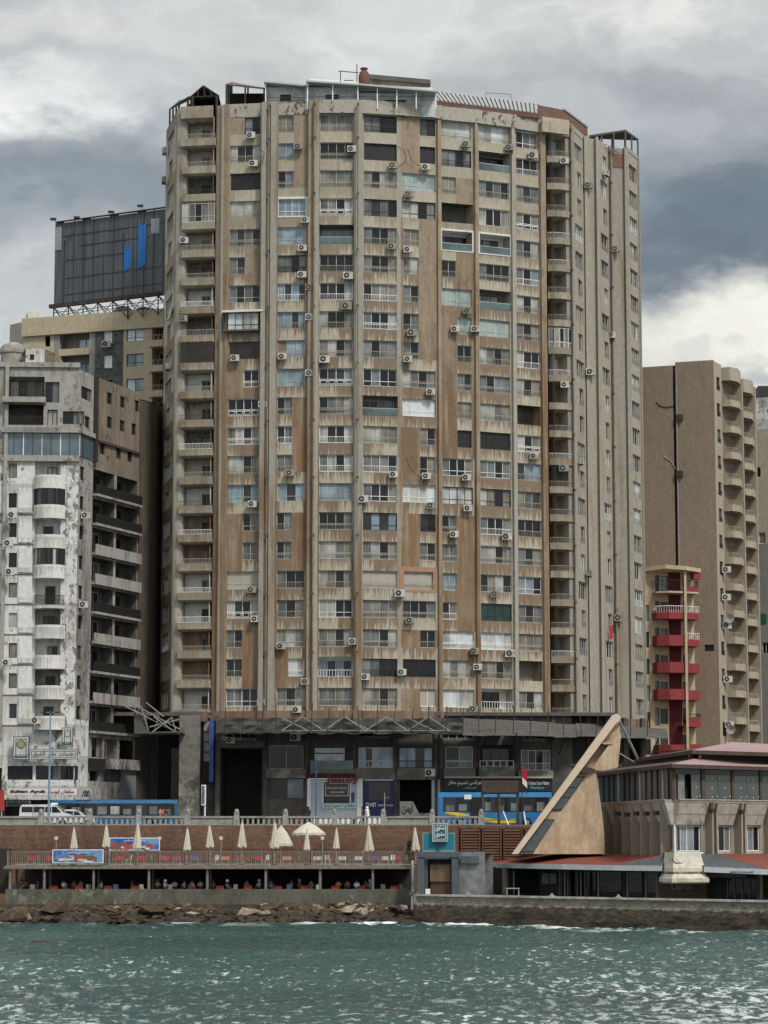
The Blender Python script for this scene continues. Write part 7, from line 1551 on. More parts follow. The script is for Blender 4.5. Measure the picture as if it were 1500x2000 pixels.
wa, wb2 = V(815, 1744, 214), V(1500, 1757, 192); wd = (Vector((wb2.x, wb2.y, 0)) - Vector((wa.x, wa.y, 0))); wq = Fr((wa.x, wa.y), (wa.x + wd.x * 1.35, wa.y + wd.y * 1.35))
# quay slab (structure) behind the wall
mb = MB(); qp = [wq.p(0.3, -.44, 0), wq.p(wq.L, -.44, 0), Vector((60, 232.2, 0)), Vector((V(806, 1700, 232).x, 232.2, 0)), Vector((wa.x, 219.3, 0))]
mb.ext([p + Vector((0, 0, -.5)) for p in qp], (0, 0, QZ + .35), M('quay_paving', (.17, .16, .145), .9)); tag(mb.build('quay'), kind='structure')
mb = MB(); n = 70; rr = random.Random(8)
for i in range(n):
    a, b = wq.L * i / n, wq.L * (i + 1) / n
    for j in range(5):
        z0, z1 = -.8 + j * .6, -.8 + (j + 1) * .6
        if j == 4: z0, z1 = 1.6, QZ - .12
        def dd(i_, z): return .25 + .40 * noise.noise(Vector((i_ * .35, z * .9, 4))) * max(0, min(1, (1.5 - z))) * 1.0 - (.25 if z > 1.5 else 0) + .2 * max(0, 1.4 - z)
        mb.quad(wq.p(a, dd(i, z0), z0), wq.p(b, dd(i + 1, z0), z0), wq.p(b, dd(i + 1, z1), z1), wq.p(a, dd(i, z1), z1), TIDE)
mb.fb(wq, -.05, wq.L, .1, -.45, QZ - .12, QZ + .04, M('pale_coping', (.46, .44, .40), .9, amt=.3, d2=(.24, .22, .19))); r_ = wq.p(0, 0, 0); mb.hexa([(r_.x - .3, r_.y, -1), (r_.x, r_.y, -1), (r_.x, 219.3, -1), (r_.x - .3, 219.3, -1), (r_.x - .3, r_.y, QZ), (r_.x, r_.y, QZ), (r_.x, 219.3, QZ), (r_.x - .3, 219.3, QZ)], TIDE)
tag(mb.build('sea_wall'), 'tide stained concrete sea wall with a pale coping below the pavilion', 'wall')
mb = MB(); x = V(806, 1700, 217).x
mb.tube((x, 217, -.2), (x + .05, 217, 2.6), .22, WHB, 7, .17); mb.tube((x + .05, 217, 2.6), (x, 217, 5.2), .13, WHB, 7, .1); mb.box(x - .3, 216.7, 2.2, x + .3, 217.3, 2.5, STN); tag(mb.build('corroded_post'), 'peeling whitish post at the junction of the cafe and the sea wall', 'post')
# rubble
ROCK = M('brown_rock', (.088, .058, .034), .95, scale=2.4, amt=.6, bump=.9, d2=(.045, .035, .022), d2r=(.45, .6)); ROCKP = M('pale_rock', (.27, .21, .165), .95, scale=1.2, amt=.45, bump=.8, d2=(.10, .075, .05)); ROCKD = M('wet_rock', (.034, .023, .013), .6, scale=1.4, amt=.5, bump=.8)
import bmesh
def rock_pts(c, s, rr, sz=(1, 1, .7)):
    bm = bmesh.new()
    for _ in range(rr.randint(10, 18)): v = Vector((rr.gauss(0, 1), rr.gauss(0, 1), rr.gauss(0, 1))).normalized() * rr.uniform(.75, 1.1); bm.verts.new((v.x * s * sz[0], v.y * s * sz[1], v.z * s * sz[2]))
    bmesh.ops.convex_hull(bm, input=bm.verts); bm.verts.index_update(); live = [v for v in bm.verts if v.link_faces]; ix = {v: i for i, v in enumerate(live)}
    rz = Matrix.Rotation(rr.random() * 6.28, 3, 'Z') @ Matrix.Rotation(rr.uniform(-.4, .4), 3, 'X'); P_ = [Vector(c) + rz @ v.co for v in live]; F_ = [tuple(ix[v] for v in f_.verts) for f_ in bm.faces]; bm.free(); return P_, F_
rr = random.Random(77); mb = MB()
xl_, xr_ = V(-40, 1760, 219).x, V(808, 1760, 217).x
for i in range(3600):
    x = rr.uniform(xl_, xr_); t = rr.random(); Y_ = 213.3 + 5.7 * t; hz_ = -.15 + 1.3 * t ** .8 + .35 * noise.noise(Vector((x * .2, Y_ * .3, 0))); s_ = rr.choice([.15, .2, .26, .34, .45, .7]) * (1.1 - .3 * t)
    m_ = ROCKD if hz_ < .68 + rr.uniform(-.3, .2) or rr.random() < .22 else (ROCKP if rr.random() < .07 + (.10 if x > -18 else -.05) else ROCK); P_, F_ = rock_pts((x, Y_, hz_), s_, rr, (1.45, 1, .55)); mb.add(P_, F_, m_)
o = mb.build('rubble'); tag(o, 'brown and pale broken rocks heaped along the waterline below the cafe wall', 'rocks', kind='stuff')
mb = MB(); mb.hexa([(xl_ - 20, 214.2, -1.2), (xr_, 214.2, -1.2), (xr_, 218.9, -1.2), (xl_ - 20, 218.9, -1.2), (xl_ - 20, 214.6, -.2), (xr_, 214.6, -.2), (xr_, 218.9, 1.35), (xl_ - 20, 218.9, 1.35)], ROCKD); tag(mb.build('shore'), kind='structure')
for (x, Y_, z, s_, sz, m_, lb) in ((35, 214.2, .55, 1.5, (1.5, 1, .62), ROCK, 'big rounded brown boulder at the far left by the water'), (105, 215.5, 1.25, 1.5, (1.35, .8, .5), ROCK, 'long tilted brown slab lying against the low wall at the left'), (52, 213.6, .4, .55, (1, 1, .7), ROCKP, 'small pale boulder at the water edge at the left'), (487, 215, .8, .8, (1.5, 1, .5), ROCKP, 'pale flat boulder below the middle of the cafe'),
      (520, 214.6, .7, .7, (1.3, 1, .6), ROCKP, 'pale pinkish boulder right of the middle of the cafe'), (680, 215, 1.0, .8, (1.5, 1, .55), ROCKP, 'pale boulder left of the whitest one under the right part of the cafe'), (712, 214.6, .8, .7, (1.2, 1, .75), M('whitish_rock', (.42, .38, .32), .95, amt=.4, bump=.6), 'whitest boulder under the right part of the cafe'), (778, 215.6, 1.15, .9, (1.5, 1, .5), ROCKP, 'pale flat boulder beside the corroded post'),
      (300, 215.2, .9, 1.0, (1.5, 1, .6), ROCK, 'low brown boulder under the third bay of the cafe'), (80, 173, -.15, .6, (1.6, .6, .5), ROCKD, 'small dark rock poking out of the sea at the left')):
    P_, F_ = rock_pts((V(x, 1780, Y_).x, Y_, z), s_, random.Random(int(x)), sz); mb = MB(); mb.add(P_, F_, m_); tag(mb.build('boulder'), lb, 'boulder', 'boulders on the shore')
# ================================================================ TEAL SIGN KIOSK AND TIMBER FENCE
SLT = M('slate_blue_paint', (.085, .10, .115), .7, amt=.25); GRW = M('light_grey_wall', (.20, .21, .215), .85, amt=.25, d2=(.12, .125, .13)); PLY = M('brown_plywood', (.145, .095, .06), .8, sc_=(1, 1, .3), amt=.3); TEAL = M('teal_panel', (.01, .16, .22), .5, amt=.15)
KY = 215.5; kf = Fr((V(822, 1700, KY).x, KY), (V(946, 1700, KY).x, KY - 1.5)); kz = lambda y: kf.hit(870, y)[1]; ku = lambda px: kf.hit(px, 1700)[0]
kk = thing('kiosk', (V(880, 1745, KY).x, KY + 2, QZ - .15), 'slate grey seaside kiosk with a brown boarded shutter left of the pavilion', 'kiosk'); qz = QZ - .15
mb = MB(); wall(mb, kf, qz, kz(1664), 0, kf.L, [(ku(834), ku(882), qz, kz(1678), 1.2, CONC)], GRW, blankmat=lambda a, z: GRW if a > ku(905) else SLT); mb.fb(kf, ku(905), kf.L, -3, -3.1, qz, kz(1670), GRW); mb.add([kf.p(0, 0, kz(1664)), kf.p(kf.L, 0, kz(1664)), kf.p(kf.L, -6, kz(1664)), kf.p(0, -6, kz(1664))], [(0, 1, 2, 3)], SLT); mb.quad(kf.p(0, 0, qz), kf.p(0, -6, qz), kf.p(0, -6, kz(1664)), kf.p(0, 0, kz(1664)), SLT); mb.build('wall', kk)
for a in (818, 884): mb = MB(); mb.fb(kf, ku(a), ku(a + 12), .35, .005, qz, kz(1664), SLT); mb.build('column', kk)
mb = MB(); mb.fb(kf, ku(816), ku(902), .45, .355, kz(1674), kz(1664), SLT); mb.fb(kf, ku(902), ku(935), .3, .005, kz(1686), kz(1672), SLT); mb.build('lintel', kk)
mb = MB(); mb.fb(kf, ku(839), ku(879), -.15, -.25, kz(1722), kz(1689), PLY); mb.fb(kf, ku(839), ku(879), -.12, -.149, kz(1690), kz(1688), M('plywood_frame', (.08, .05, .035), .8)); mb.fb(kf, ku(878), ku(879.5), -.12, -.149, kz(1722), kz(1690), MATS['plywood_frame']); mb.fb(kf, ku(839), ku(879), -.3, -.5, qz, kz(1722), MATS['plywood_frame']); mb.build('shutter', kk)
mb = MB(); p = kf.p(ku(836), .9, qz); mb.hexa([p, p + Vector((.4, 0, 0)), p + Vector((.4, .35, 0)), p + Vector((0, .35, 0)), p + Vector((0, .15, .62)), p + Vector((.4, .15, .62)), p + Vector((.4, .2, .62)), p + Vector((0, .2, .62))], WHITEP); tag(mb.build('menu_board'), 'small cream board standing on the quay before the brown shutter', 'board')
ts = thing('teal_sign', (V(857, 1660, 216).x, 216.5, kz(1664)), 'wide teal sign panel above the kiosk behind a smaller framed sign', 'sign'); a = V(825, 1662, 216); b = V(889, 1662, 216); z1 = V(857, 1626, 216).z
mb = MB(); mb.box(a.x, 216, kz(1664), b.x, 216.25, z1, M('pale_teal_frame', (.16, .24, .25), .6)); mb.box(a.x + .1, 215.985, a.z + .1, b.x - .1, 215.997, z1 - .1, TEAL); mb.build('panel', ts)
ts = thing('framed_sign', (V(860, 1644, 215.6).x, 215.6, V(860, 1645, 215.6).z), 'small upright teal sign with white Arabic writing in a silver frame', 'sign'); a = V(844, 1644, 215.6); b = V(875, 1644, 215.6); z1 = V(857, 1607, 215.6).z
mb = MB(); mb.box(a.x, 215.6, a.z, b.x, 215.85, z1, M('silver_frame', (.33, .40, .42), .4)); mb.box(a.x + .13, 215.585, a.z + .13, b.x - .13, 215.597, z1 - .13, M('deep_teal', (.008, .085, .10), .5)); mb.build('board', ts)
sf = Fr((a.x, 215.58), (b.x, 215.58)); text(arab('ستوي'), sf, .3, sf.L - .3, .01, a.z + .85, z1 - .3, WL, parent=ts, bold=.02); text(arab('مشوي'), sf, .3, sf.L - .3, .01, a.z + .3, a.z + .85, WL, parent=ts, bold=.02)
mb = MB()
for q0, q1, q2, q3 in ((.2, sf.L - .2, a.z + .2, a.z + .24), (.2, sf.L - .2, z1 - .24, z1 - .2), (.2, .24, a.z + .24, z1 - .24), (sf.L - .24, sf.L - .2, a.z + .24, z1 - .24)): mb.fb(sf, q0, q1, .012, .006, q2, q3, WL)
mb.build('border', ts); mb = MB(); mb.box(a.x + .5, 215.7, kz(1664), a.x + .6, 215.8, a.z, IRON); mb.build('post', ts)
WF = M('red_brown_slats', (.10, .042, .024), .8, sc_=(.3, 1, 4), amt=.4); tf = Fr((V(893, 1650, 224).x, 224), (V(1060, 1650, 224).x, 224)); tz0, tz1 = V(900, 1668, 224).z - 1, V(900, 1617, 224).z
tfe = thing('timber_fence', (tf.p(tf.L / 2, 0, 0).x, 224, tz0), 'red brown louvred timber fence between the teal sign and the pyramid', 'fence')
for i in range(4):
    a, b = tf.L * (i / 4 if i else 0.0), tf.L * (i + 1) / 4; mb = MB(); mb.fb(tf, a, a + .16, .1, -.1, tz0, tz1 + .1, WF); mb.fb(tf, a + .3, a + .42, .08, -.08, tz0, tz1, WF); mb.build('post', tfe); mb = MB()
    nsl = 12
    for k in range(nsl): z_ = tz0 + .3 + (tz1 - tz0 - .35) * k / nsl; mb.hexa([tf.p(a + .43, .06, z_), tf.p(b - .01, .06, z_), tf.p(b - .01, .03, z_), tf.p(a + .43, .03, z_), tf.p(a + .43, -.03, z_ + .17), tf.p(b - .01, -.03, z_ + .17), tf.p(b - .01, -.06, z_ + .17), tf.p(a + .43, -.06, z_ + .17)], WF)
    mb.fb(tf, a + .16, b, -.12, -.14, tz0, tz1 - .05, DKIN); mb.build('louvre_panel', tfe)
# ================================================================ SEASIDE PAVILION
def Q(px, Y, py=1600): p = V(px, py, Y); return Vector((p.x, p.y, 0))
TANC = plaster('pavilion_concrete', (.33, .275, .215), (.21, .165, .125), .48, .66, vs=.25, grey=(.27, .245, .215)); LTC = plaster('pale_panel_concrete', (.40, .37, .33), (.27, .235, .19), .5, .66, vs=.5, peel=(.22, .18, .14)); EAVE = M('brown_eave', (.065, .045, .038), .8, amt=.35); PINK = M('faded_pink_roof', (.28, .185, .18), .8, amt=.15); TILE = M('orange_tile', (.25, .062, .036), .8, sc_=(3, 3, 3), amt=.35, bump=.5); SLATE = M('slate_roof', (.07, .08, .09), .8, amt=.3); FASW = M('white_fascia', (.50, .53, .56), .6, amt=.15); PIL2 = M('brown_tiled_pier', (.085, .062, .05), .7, amt=.3)
pv = thing('seaside_pavilion', (27, 212, QZ - .15), 'two storey seaside pavilion with orange tiled eaves, concrete fins and glazed upper floor', 'restaurant building')
C_ = Q(1316, 203); LFt = Q(1158, 231); RT = Q(1580, 214.5); L2 = Fr(LFt[:2], C_[:2]); R2 = Fr(C_[:2], RT[:2])
zE, zS, zM, zG = 13.20, 10.28, 5.85, QZ - .15; zSt = 10.05
# upper glazing, left face: curtains of slats; right face: frameless glass between brown columns
DKG = M('dark_curtained_glass', (.045, .05, .05), .25, sc_=(5, 1.2, .12), scale=1.0, amt=.8, d2=(.11, .115, .11), d2r=(.5, .6)); FGL = M('frameless_glass', (.050, .062, .060), .08, amt=.35, scale=.4, spec=.7, d2=(.09, .10, .095))
mb = MB(); mb.quad(L2.p(0, -.02, zS), L2.p(L2.L, -.02, zS), L2.p(L2.L, -.02, zE - .3), L2.p(0, -.02, zE - .3), DKG); mb.build('curtained_glazing', pv)
for i in range(15): mb = MB(); u_ = L2.L * (i + .3) / 15; mb.fb(L2, u_, u_ + .18, .08, -.01, zS, zE - .3, ALU if i % 4 == 1 else DRK); mb.build('mullion', pv)
mb = MB(); mb.fb(L2, L2.L - .9, L2.L + .1, .12, -.01, zS, zE - .3, PIL2); mb.fb(R2, -.1, .25, .12, -.3, zS, zE - .3, PIL2); mb.build('corner_pier', pv)
r_u = lambda px, z=12: R2.hz(px, z)
segs = [(1324, 1337, GRW), (1350, 1368, FGL), (1378, 1402, FGL), (1402.5, 1427, FGL), (1434, 1458, FGL), (1458.5, 1482, FGL), (1489, 1513, FGL), (1513.5, 1537, FGL), (1544, 1572, FGL)]
for a, b, m_ in segs:
    mb = MB(); mb.fb(R2, r_u(a), r_u(b), 0, -.05, zS + .02, zE - .85, m_); o = mb.build('glass_panel' if m_ is FGL else 'panel', pv)
    if m_ is FGL:
        d_ = MB()
        for (fx, fz_) in ((.5, .12), (.5, .5), (.5, .85), (.08, .85), (.92, .15)):
            c = R2.p(r_u(a) + (r_u(b) - r_u(a)) * fx, .02, zS + (zE - .85 - zS) * fz_); d_.ext([c + R2.u * math.cos(t) * .05 + Vector((0, 0, math.sin(t) * .05)) for t in [2 * math.pi * q / 6 for q in range(6)]], R2.n * .02, WL)
        d_.build('glass_clamp', o)
mb = MB(); mb.fb(R2, 0, R2.L, .0, -.05, zE - .83, zE - .3, MATS['smoky_glass']); mb.fb(R2, 0, R2.L, -.5, -.6, zS, zE - .3, DKIN); mb.build('transom_glazing', pv)
for a, b in ((1369, 1377), (1428, 1433), (1483, 1488), (1538, 1543)): mb = MB(); mb.fb(R2, r_u(a), r_u(b), .1, -.2, zS, zE - .3, PIL2); mb.build('column', pv)
# roofs: two stacked hipped tiers
def tier(Lp, Cp, Rp, z, up, setb, m_top, th=.32):
    mb = MB(); B_ = Vector((50, 240, 0))
    li, ci, ri = Lp + setb[0], Cp + setb[1], Rp + setb[2]; z0_ = Vector((0, 0, z)); z1_ = Vector((0, 0, z + up))
    for a, b, ia, ib in ((Lp, Cp, li, ci), (Cp, Rp, ci, ri)):
        mb.quad(a + z0_, b + z0_, ib + z1_, ia + z1_, m_top if a is Cp or m_top is not PINK else EAVE); mb.quad(a + z0_ - Vector((0, 0, th)), b + z0_ - Vector((0, 0, th)), b + z0_, a + z0_, EAVE)
        mb.quad(a + z0_ - Vector((0, 0, th)), b + z0_ - Vector((0, 0, th)), ib + z0_ - Vector((0, 0, th)), ia + z0_ - Vector((0, 0, th)), EAVE)
    return mb, li, ci, ri
LE, CE, RE = Q(1146, 231.5, 1511), Q(1312, 201.6, 1492), Q(1600, 214.0, 1500)
mb, li, ci, ri = tier(LE, CE, RE, V(1312, 1492, 201.6).z, .62, (Vector((3.2, 3, 0)), Vector((2.6, 6, 0)), Vector((0, 7, 0))), PINK); z2 = V(1312, 1492, 201.6).z + .62
u2 = Fr(li[:2], ci[:2]); u3 = Fr(ci[:2], ri[:2]); mb.fb(u2, 0, u2.L, -.4, -.6, z2 - 1.2, z2 + .6, EAVE); mb.fb(u3, 0, u3.L, -.4, -.6, z2 - 1.2, z2 + .6, EAVE); mb.build('lower_roof', pv)
LE2, CE2, RE2 = Q(1240, 229, 1480), Q(1352, 207, 1465), Q(1620, 217, 1472); zz2 = V(1352, 1465, 207).z
mt_ = TILE; nt = mt_.node_tree; b = nt.nodes['Principled BSDF']; l = b.inputs['Base Color'].links[0].from_socket
bt3 = nd(nt, 'ShaderNodeTexBrick', {'Vector': nd(nt, 'ShaderNodeNewGeometry').outputs['Position'], 'Color1': (1, 1, 1, 1), 'Color2': (.66, .6, .6, 1), 'Mortar': (.35, .3, .3, 1), 'Scale': 1.0, 'Mortar Size': .035, 'Brick Width': .32, 'Row Height': .45})
mx = nt.nodes.new('ShaderNodeMix'); mx.data_type = 'RGBA'; mx.blend_type = 'MULTIPLY'; mx.inputs[0].default_value = .85; nt.links.new(l, mx.inputs[6]); nt.links.new(bt3.outputs[0], mx.inputs[7]); nt.links.new(mx.outputs[2], b.inputs['Base Color'])
mb, *_ = tier(LE2, CE2, RE2, zz2, 1.0, (Vector((6, 3, 0)), Vector((4.5, 8, 0)), Vector((0, 9, 0))), PINK); mb.add([LE2 + Vector((6, 3, zz2 + 1)), CE2 + Vector((4.5, 8, zz2 + 1)), RE2 + Vector((0, 9, zz2 + 1)), Vector((50, 240, zz2 + 1)), Vector((25, 240, zz2 + 1))], [(0, 1, 2, 3, 4)], PINK); mb.build('upper_roof', pv)
# sill band and middle storey walls
mb = MB(); mb.fb(L2, 0, L2.L, .75, -.3, zSt - .02, zS, TANC); mb.fb(R2, 0, R2.L, .75, -.3, zSt - .02, zS, TANC); mb.fb(L2, 0, L2.L + .1, .82, .755, zS - .05, zS + .03, LTC); mb.fb(R2, -.1, R2.L, .82, .755, zS - .05, zS + .03, LTC); mb.build('sill_band', pv)
mw = [(1393, 1427), (1450, 1483), (1506, 1539)]; mops = [(r_u(a, 8), r_u(b, 8), 6.05, 8.15) for a, b in mw]; mops.insert(0, (.05, r_u(1368, 8), 6.05, 8.15)); mb = MB()
wall(mb, R2, zM - .6, zSt, 0, R2.L, mops, TANC, depth=.25); slots = []
for i in range(7): u_ = L2.L * (i + .42) / 7.0; slots.append((u_ + .9, u_ + 2.4, 6.2, 8.2))
corner_ = (L2.L - 3.4, L2.L - .12, 6.05, 8.15); wall(mb, L2, zM - .6, zSt, 0, L2.L, slots[:-1] + [corner_], TANC, depth=.3); mb.build('wall', pv)
for o_ in mops: add_window(pv, R2, *o_, 'd', 'h', '-', n=3 if o_[0] > 1 else 4, rec=.1)
for o_ in slots[:-1]: add_window(pv, L2, *o_, 'k', 'k', '-', n=1)
add_window(pv, L2, *corner_, 'd', 'h', '-', n=2, rec=.1)
edges = [1179.6, 1196.9, 1213.9, 1232.4, 1250.4, 1269.6, 1289.3]
for x in edges:    # fins of the long left face
    t0 = L2.hit(x, 1620, .78)[0]; mb = MB(); 
    mb.ext([L2.p(t0, .003, zM - .3), L2.p(t0, .80, zM - .3), L2.p(t0, .80, 9.2), L2.p(t0, .95, zSt - .03), L2.p(t0, .003, zSt - .03)], L2.u * .22, TANC); mb.build('fin', pv)
    mb = MB(); a, b = t0 + .225, t0 + 3.2; b = min(b, L2.L - .3); mb.hexa([L2.p(a, .15, 8.45), L2.p(b, .15, 8.45), L2.p(b, .003, 8.45), L2.p(a, .003, 8.45), L2.p(a, .7, zSt - .03), L2.p(b, .7, zSt - .03), L2.p(b, .003, zSt - .03), L2.p(a, .003, zSt - .03)], LTC); mb.build('flared_panel', pv)
def flare(Fr_, u0, u1, ub0, ub1):
    mb = MB(); zb_, zt__ = 8.22, zSt - .03; zm_ = (zb_ + zt__) / 2 
    mb.hexa([Fr_.p(ub0, .22, zb_), Fr_.p(ub1, .22, zb_), Fr_.p(ub1, .003, zb_), Fr_.p(ub0, .003, zb_), Fr_.p(u0, .72, zt__), Fr_.p(u1, .72, zt__), Fr_.p(u1, .003, zt__), Fr_.p(u0, .003, zt__)], LTC); 
    k = .5; ua, ub = ub0 + (u0 - ub0) * k, ub1 + (u1 - ub1) * k; mb.fb(Fr_, ua, ub, .50, .2, zm_ - .02, zm_ + .02, TANC); mb.build('flared_panel', pv)
flare(R2, .0, r_u(1373, 9), .0, r_u(1369, 8)); flare(R2, r_u(1389, 9), r_u(1432, 9), r_u(1393, 8), r_u(1428, 8)); flare(R2, r_u(1446, 9), r_u(1489, 9), r_u(1450, 8), r_u(1485, 8)); flare(R2, r_u(1502, 9), r_u(1545, 9), r_u(1506, 8), r_u(1541, 8)); flare(L2, L2.L - 2.6, L2.L, L2.L - 1.6, L2.L)
for px in (1377, 1385.5, 1434, 1441, 1491, 1498): 
    mb = MB(); a = r_u(px, 8); mb.ext([R2.p(a, .003, zM - .3), R2.p(a, .78, zM - .3), R2.p(a, .80, 9.2), R2.p(a, .98, zSt - .03), R2.p(a, .003, zSt - .03)], R2.u * .2, TANC); mb.build('fin', pv)
for a, b in ((1380, 1385), (1437, 1441), (1494, 1498)): mb = MB(); mb.fb(R2, r_u(a, 8), r_u(b, 8), .25, .003, zM, zSt - .1, PIL2); mb.build('recess_panel', pv)
mb = MB(); mb.fb(R2, -.06, .06, .12, .003, 6.0, 8.25, WHT); mb.fb(R2, 0, r_u(1370, 8), .16, .003, 5.85, 5.99, WHT); 
for a, b in mw: mb.fb(R2, r_u(a - 1, 8), r_u(b + 1, 8), .16, .003, 5.82, 5.99, LTC)
mb.build('window_sill', pv)
for x, y in ((1210, 1589), (1228, 1591), (1246, 1589), (1266, 1589), (1285, 1588), (1387, 1584), (1445, 1586)):
    f_ = L2 if x < 1316 else R2; u_, z_ = f_.hit(x, y, .8); mb = MB(); mb.fb(f_, u_ - .5 if f_ is L2 else u_ - .15, u_ + .5 if f_ is L2 else u_ + .15, 1.1, .8, z_ - .18, z_ + .18, IRON); mb.build('floodlight', pv)
# tiled skirt roof with white fascia
E_ = [Q(932, 226, 1690), Q(1098, 209, 1690), Q(1200, 204.5, 1690), Q(1293, 201.3, 1690), Q(1376, 200.2, 1690), Q(1500, 197.8, 1690), Q(1600, 196.5, 1690)]; I_ = [Q(1000, 229, 1666), Q(1120, 219, 1666), LFt.lerp(C_, .55), C_ + Vector((-.3, -.1, 0)), C_ + Vector((.8, -.2, 0)), Q(1500, 210.3, 1666), Q(1600, 214, 1666)]
ez = [V(932, 1685, 226).z, V(1098, 1688, 209).z, V(1200, 1690, 204.5).z, V(1293, 1691, 201.3).z, V(1376, 1693, 200.2).z, V(1500, 1698, 197.8).z, V(1600, 1700, 196.5).z]; iz = [5.6, 5.75, 5.8, 5.85, 5.85, 5.85, 5.85]
def zv(p, z): return Vector((p.x, p.y, z))
mb = MB()
for i in (0, 1, 4, 5): 
    if i == 4: mb.quad(zv(E_[5], ez[5] + .03), zv(E_[6], ez[6] + .03), zv(I_[6], iz[6]), zv(I_[4].lerp(I_[5], .35), iz[5]), TILE); mb.add([zv(E_[4].lerp(E_[5], .98), ez[5] + .03), zv(E_[5], ez[5] + .03), zv(I_[4].lerp(I_[5], .35), iz[5])], [(0, 1, 2)], TILE)
    elif i < 2: mb.quad(zv(E_[i], ez[i]), zv(E_[i + 1], ez[i + 1]), zv(I_[i + 1], iz[i + 1]), zv(I_[i], iz[i]), TILE)
mb.add([zv(E_[2], ez[2]), zv(I_[3], iz[3]), zv(I_[2], iz[2])], [(0, 1, 2)], TILE); mb.build('tiled_roof', pv)
mb = MB(); mb.add([zv(E_[2], ez[2]), zv(E_[3], ez[3]), zv(I_[3], iz[3])], [(0, 1, 2)], SLATE); mb.add([zv(E_[4], ez[4]), zv(E_[5], ez[5]), zv(I_[4].lerp(I_[5], .35), iz[5]), zv(I_[4], iz[4])], [(0, 1, 2, 3)], SLATE); mb.build('slate_roof', pv)
mb = MB()
for a, b, za, zb_ in ((0, 1, ez[0], ez[1]), (1, 2, ez[1], ez[2]), (2, 3, ez[2], ez[3]), (4, 5, ez[4], ez[5]), (5, 6, ez[5], ez[6])):
    p, q = E_[a], E_[b]; nn = Fr(p[:2], q[:2]).n * .12; lo = Vector((0, 0, .42)); P1, P2 = zv(p, za), zv(q, zb_); mb.hexa([P1 - lo + nn, P2 - lo + nn, P2 - lo, P1 - lo, P1 + nn, P2 + nn, P2, P1], FASW)
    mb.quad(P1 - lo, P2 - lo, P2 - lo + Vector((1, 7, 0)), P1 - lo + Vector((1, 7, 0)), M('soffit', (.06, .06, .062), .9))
a = zv(E_[0], ez[0]); mb.quad(a - Vector((0, 0, .42)), a, a + Vector((3, 3.5, .9)), a + Vector((3, 3.5, -.42)), FASW); mb.ext([V(933, 1667, 225.8), V(1002, 1665, 225.8), V(944, 1687, 225.8), V(933, 1690, 225.8)], (0, .25, 0), FASW); mb.build('fascia', pv)
text('RESTAURANT', Fr(E_[4][:2], E_[5][:2]), 2.2, 4.2, .125, ez[5] - .27, ez[5] - .17, BKL, parent=pv)
# ground floor
gF = Fr(Q(955, 222, 1720)[:2], Q(1300, 206, 1720)[:2]); gR = Fr(Q(1300, 206, 1720)[:2], Q(1590, 202, 1720)[:2]); gz_ = 4.6; mb = MB()
mb.fb(gF, 0, gF.L, -.3, -.5, zG, gz_, M('dark_ground_floor', (.022, .024, .027), .6, amt=.4)); mb.fb(gR, 0, gR.L, -.3, -.5, zG, gz_, MATS['dark_ground_floor']); 
mb.fb(gR, gR.hit(1288, 1720)[0] + .1, gR.hit(1384, 1720)[0], .9, -.29, zG, gz_, PIL2); mb.fb(gR, gR.hit(1384, 1720)[0], gR.hit(1458, 1720)[0], .2, -.29, gz_ - .7, gz_, GRW); mb.build('ground_floor_wall', pv)
for px in (950, 988, 1096, 1112, 1129, 1146, 1288): mb = MB(); u_, _z = gF.hit(px, 1720); w_ = .35 if px in (950, 988, 1288) else .06; mb.fb(gF, u_ - w_ * .6, u_ + w_ * .6, .25, -.05, zG, gz_, GRW if px not in (950, 988) else TANC); mb.build('post', pv)
for a, b in ((1000, 1048), (1100, 1128), (1131, 1160), (1165, 1210), (1222, 1250), (1258, 1282)): mb = MB(); ua, ub = gF.hit(a, 1720)[0], gF.hit(b, 1720)[0]; mb.fb(gF, ua, ub, -.22, -.28, zG + .05, gz_ - .3, G_D if a < 1200 else G_D2); mb.fb(gF, ua, ua + .08, -.15, -.215, zG, gz_ - .3, ALU); mb.build('glass_door', pv)
for a, b in ((1059, 1072), (1074, 1087)): mb = MB(); ua, ub = gF.hit(a, 1715)[0], gF.hit(b, 1715)[0]; mb.fb(gF, ua, ub, .02, -.03, 3.2, 4.1, M('notice_board', (.14, .15, .16), .7)); mb.build('notice_board', pv)
for a in (1420, 1434, 1449, 1463): mb = MB(); u_ = gR.hit(a, 1720)[0]; mb.fb(gR, u_, u_ + .08, .1, 0, zG, 3.8, GRW); mb.build('door_frame', pv)
mb = MB(); mb.fb(gR, gR.hit(1419, 1720)[0], gR.hit(1478, 1720)[0], -.0, -.2, 3.8, 3.95, DRK); mb.fb(gR, gR.hit(1420, 1720)[0], gR.hit(1476, 1720)[0], -.1, -.2, zG, 3.8, G_D); mb.build('door_glazing', pv)
for a in (1480, 1486): mb = MB(); u_ = gR.hit(a, 1720)[0]; mb.fb(gR, u_, u_ + .2, .6, .1, zG, gz_, SLT if a == 1480 else TANC); mb.build('post', pv)
u_ = gR.hit(1316, 1730)[0]; text('Lapido', gR, u_, gR.hit(1360, 1730)[0], .905, gR.hit(1330, 1741, .9)[1], gR.hit(1330, 1723, .9)[1], M('pale_grey_letters', (.22, .23, .24), .5), parent=pv, bold=.02)
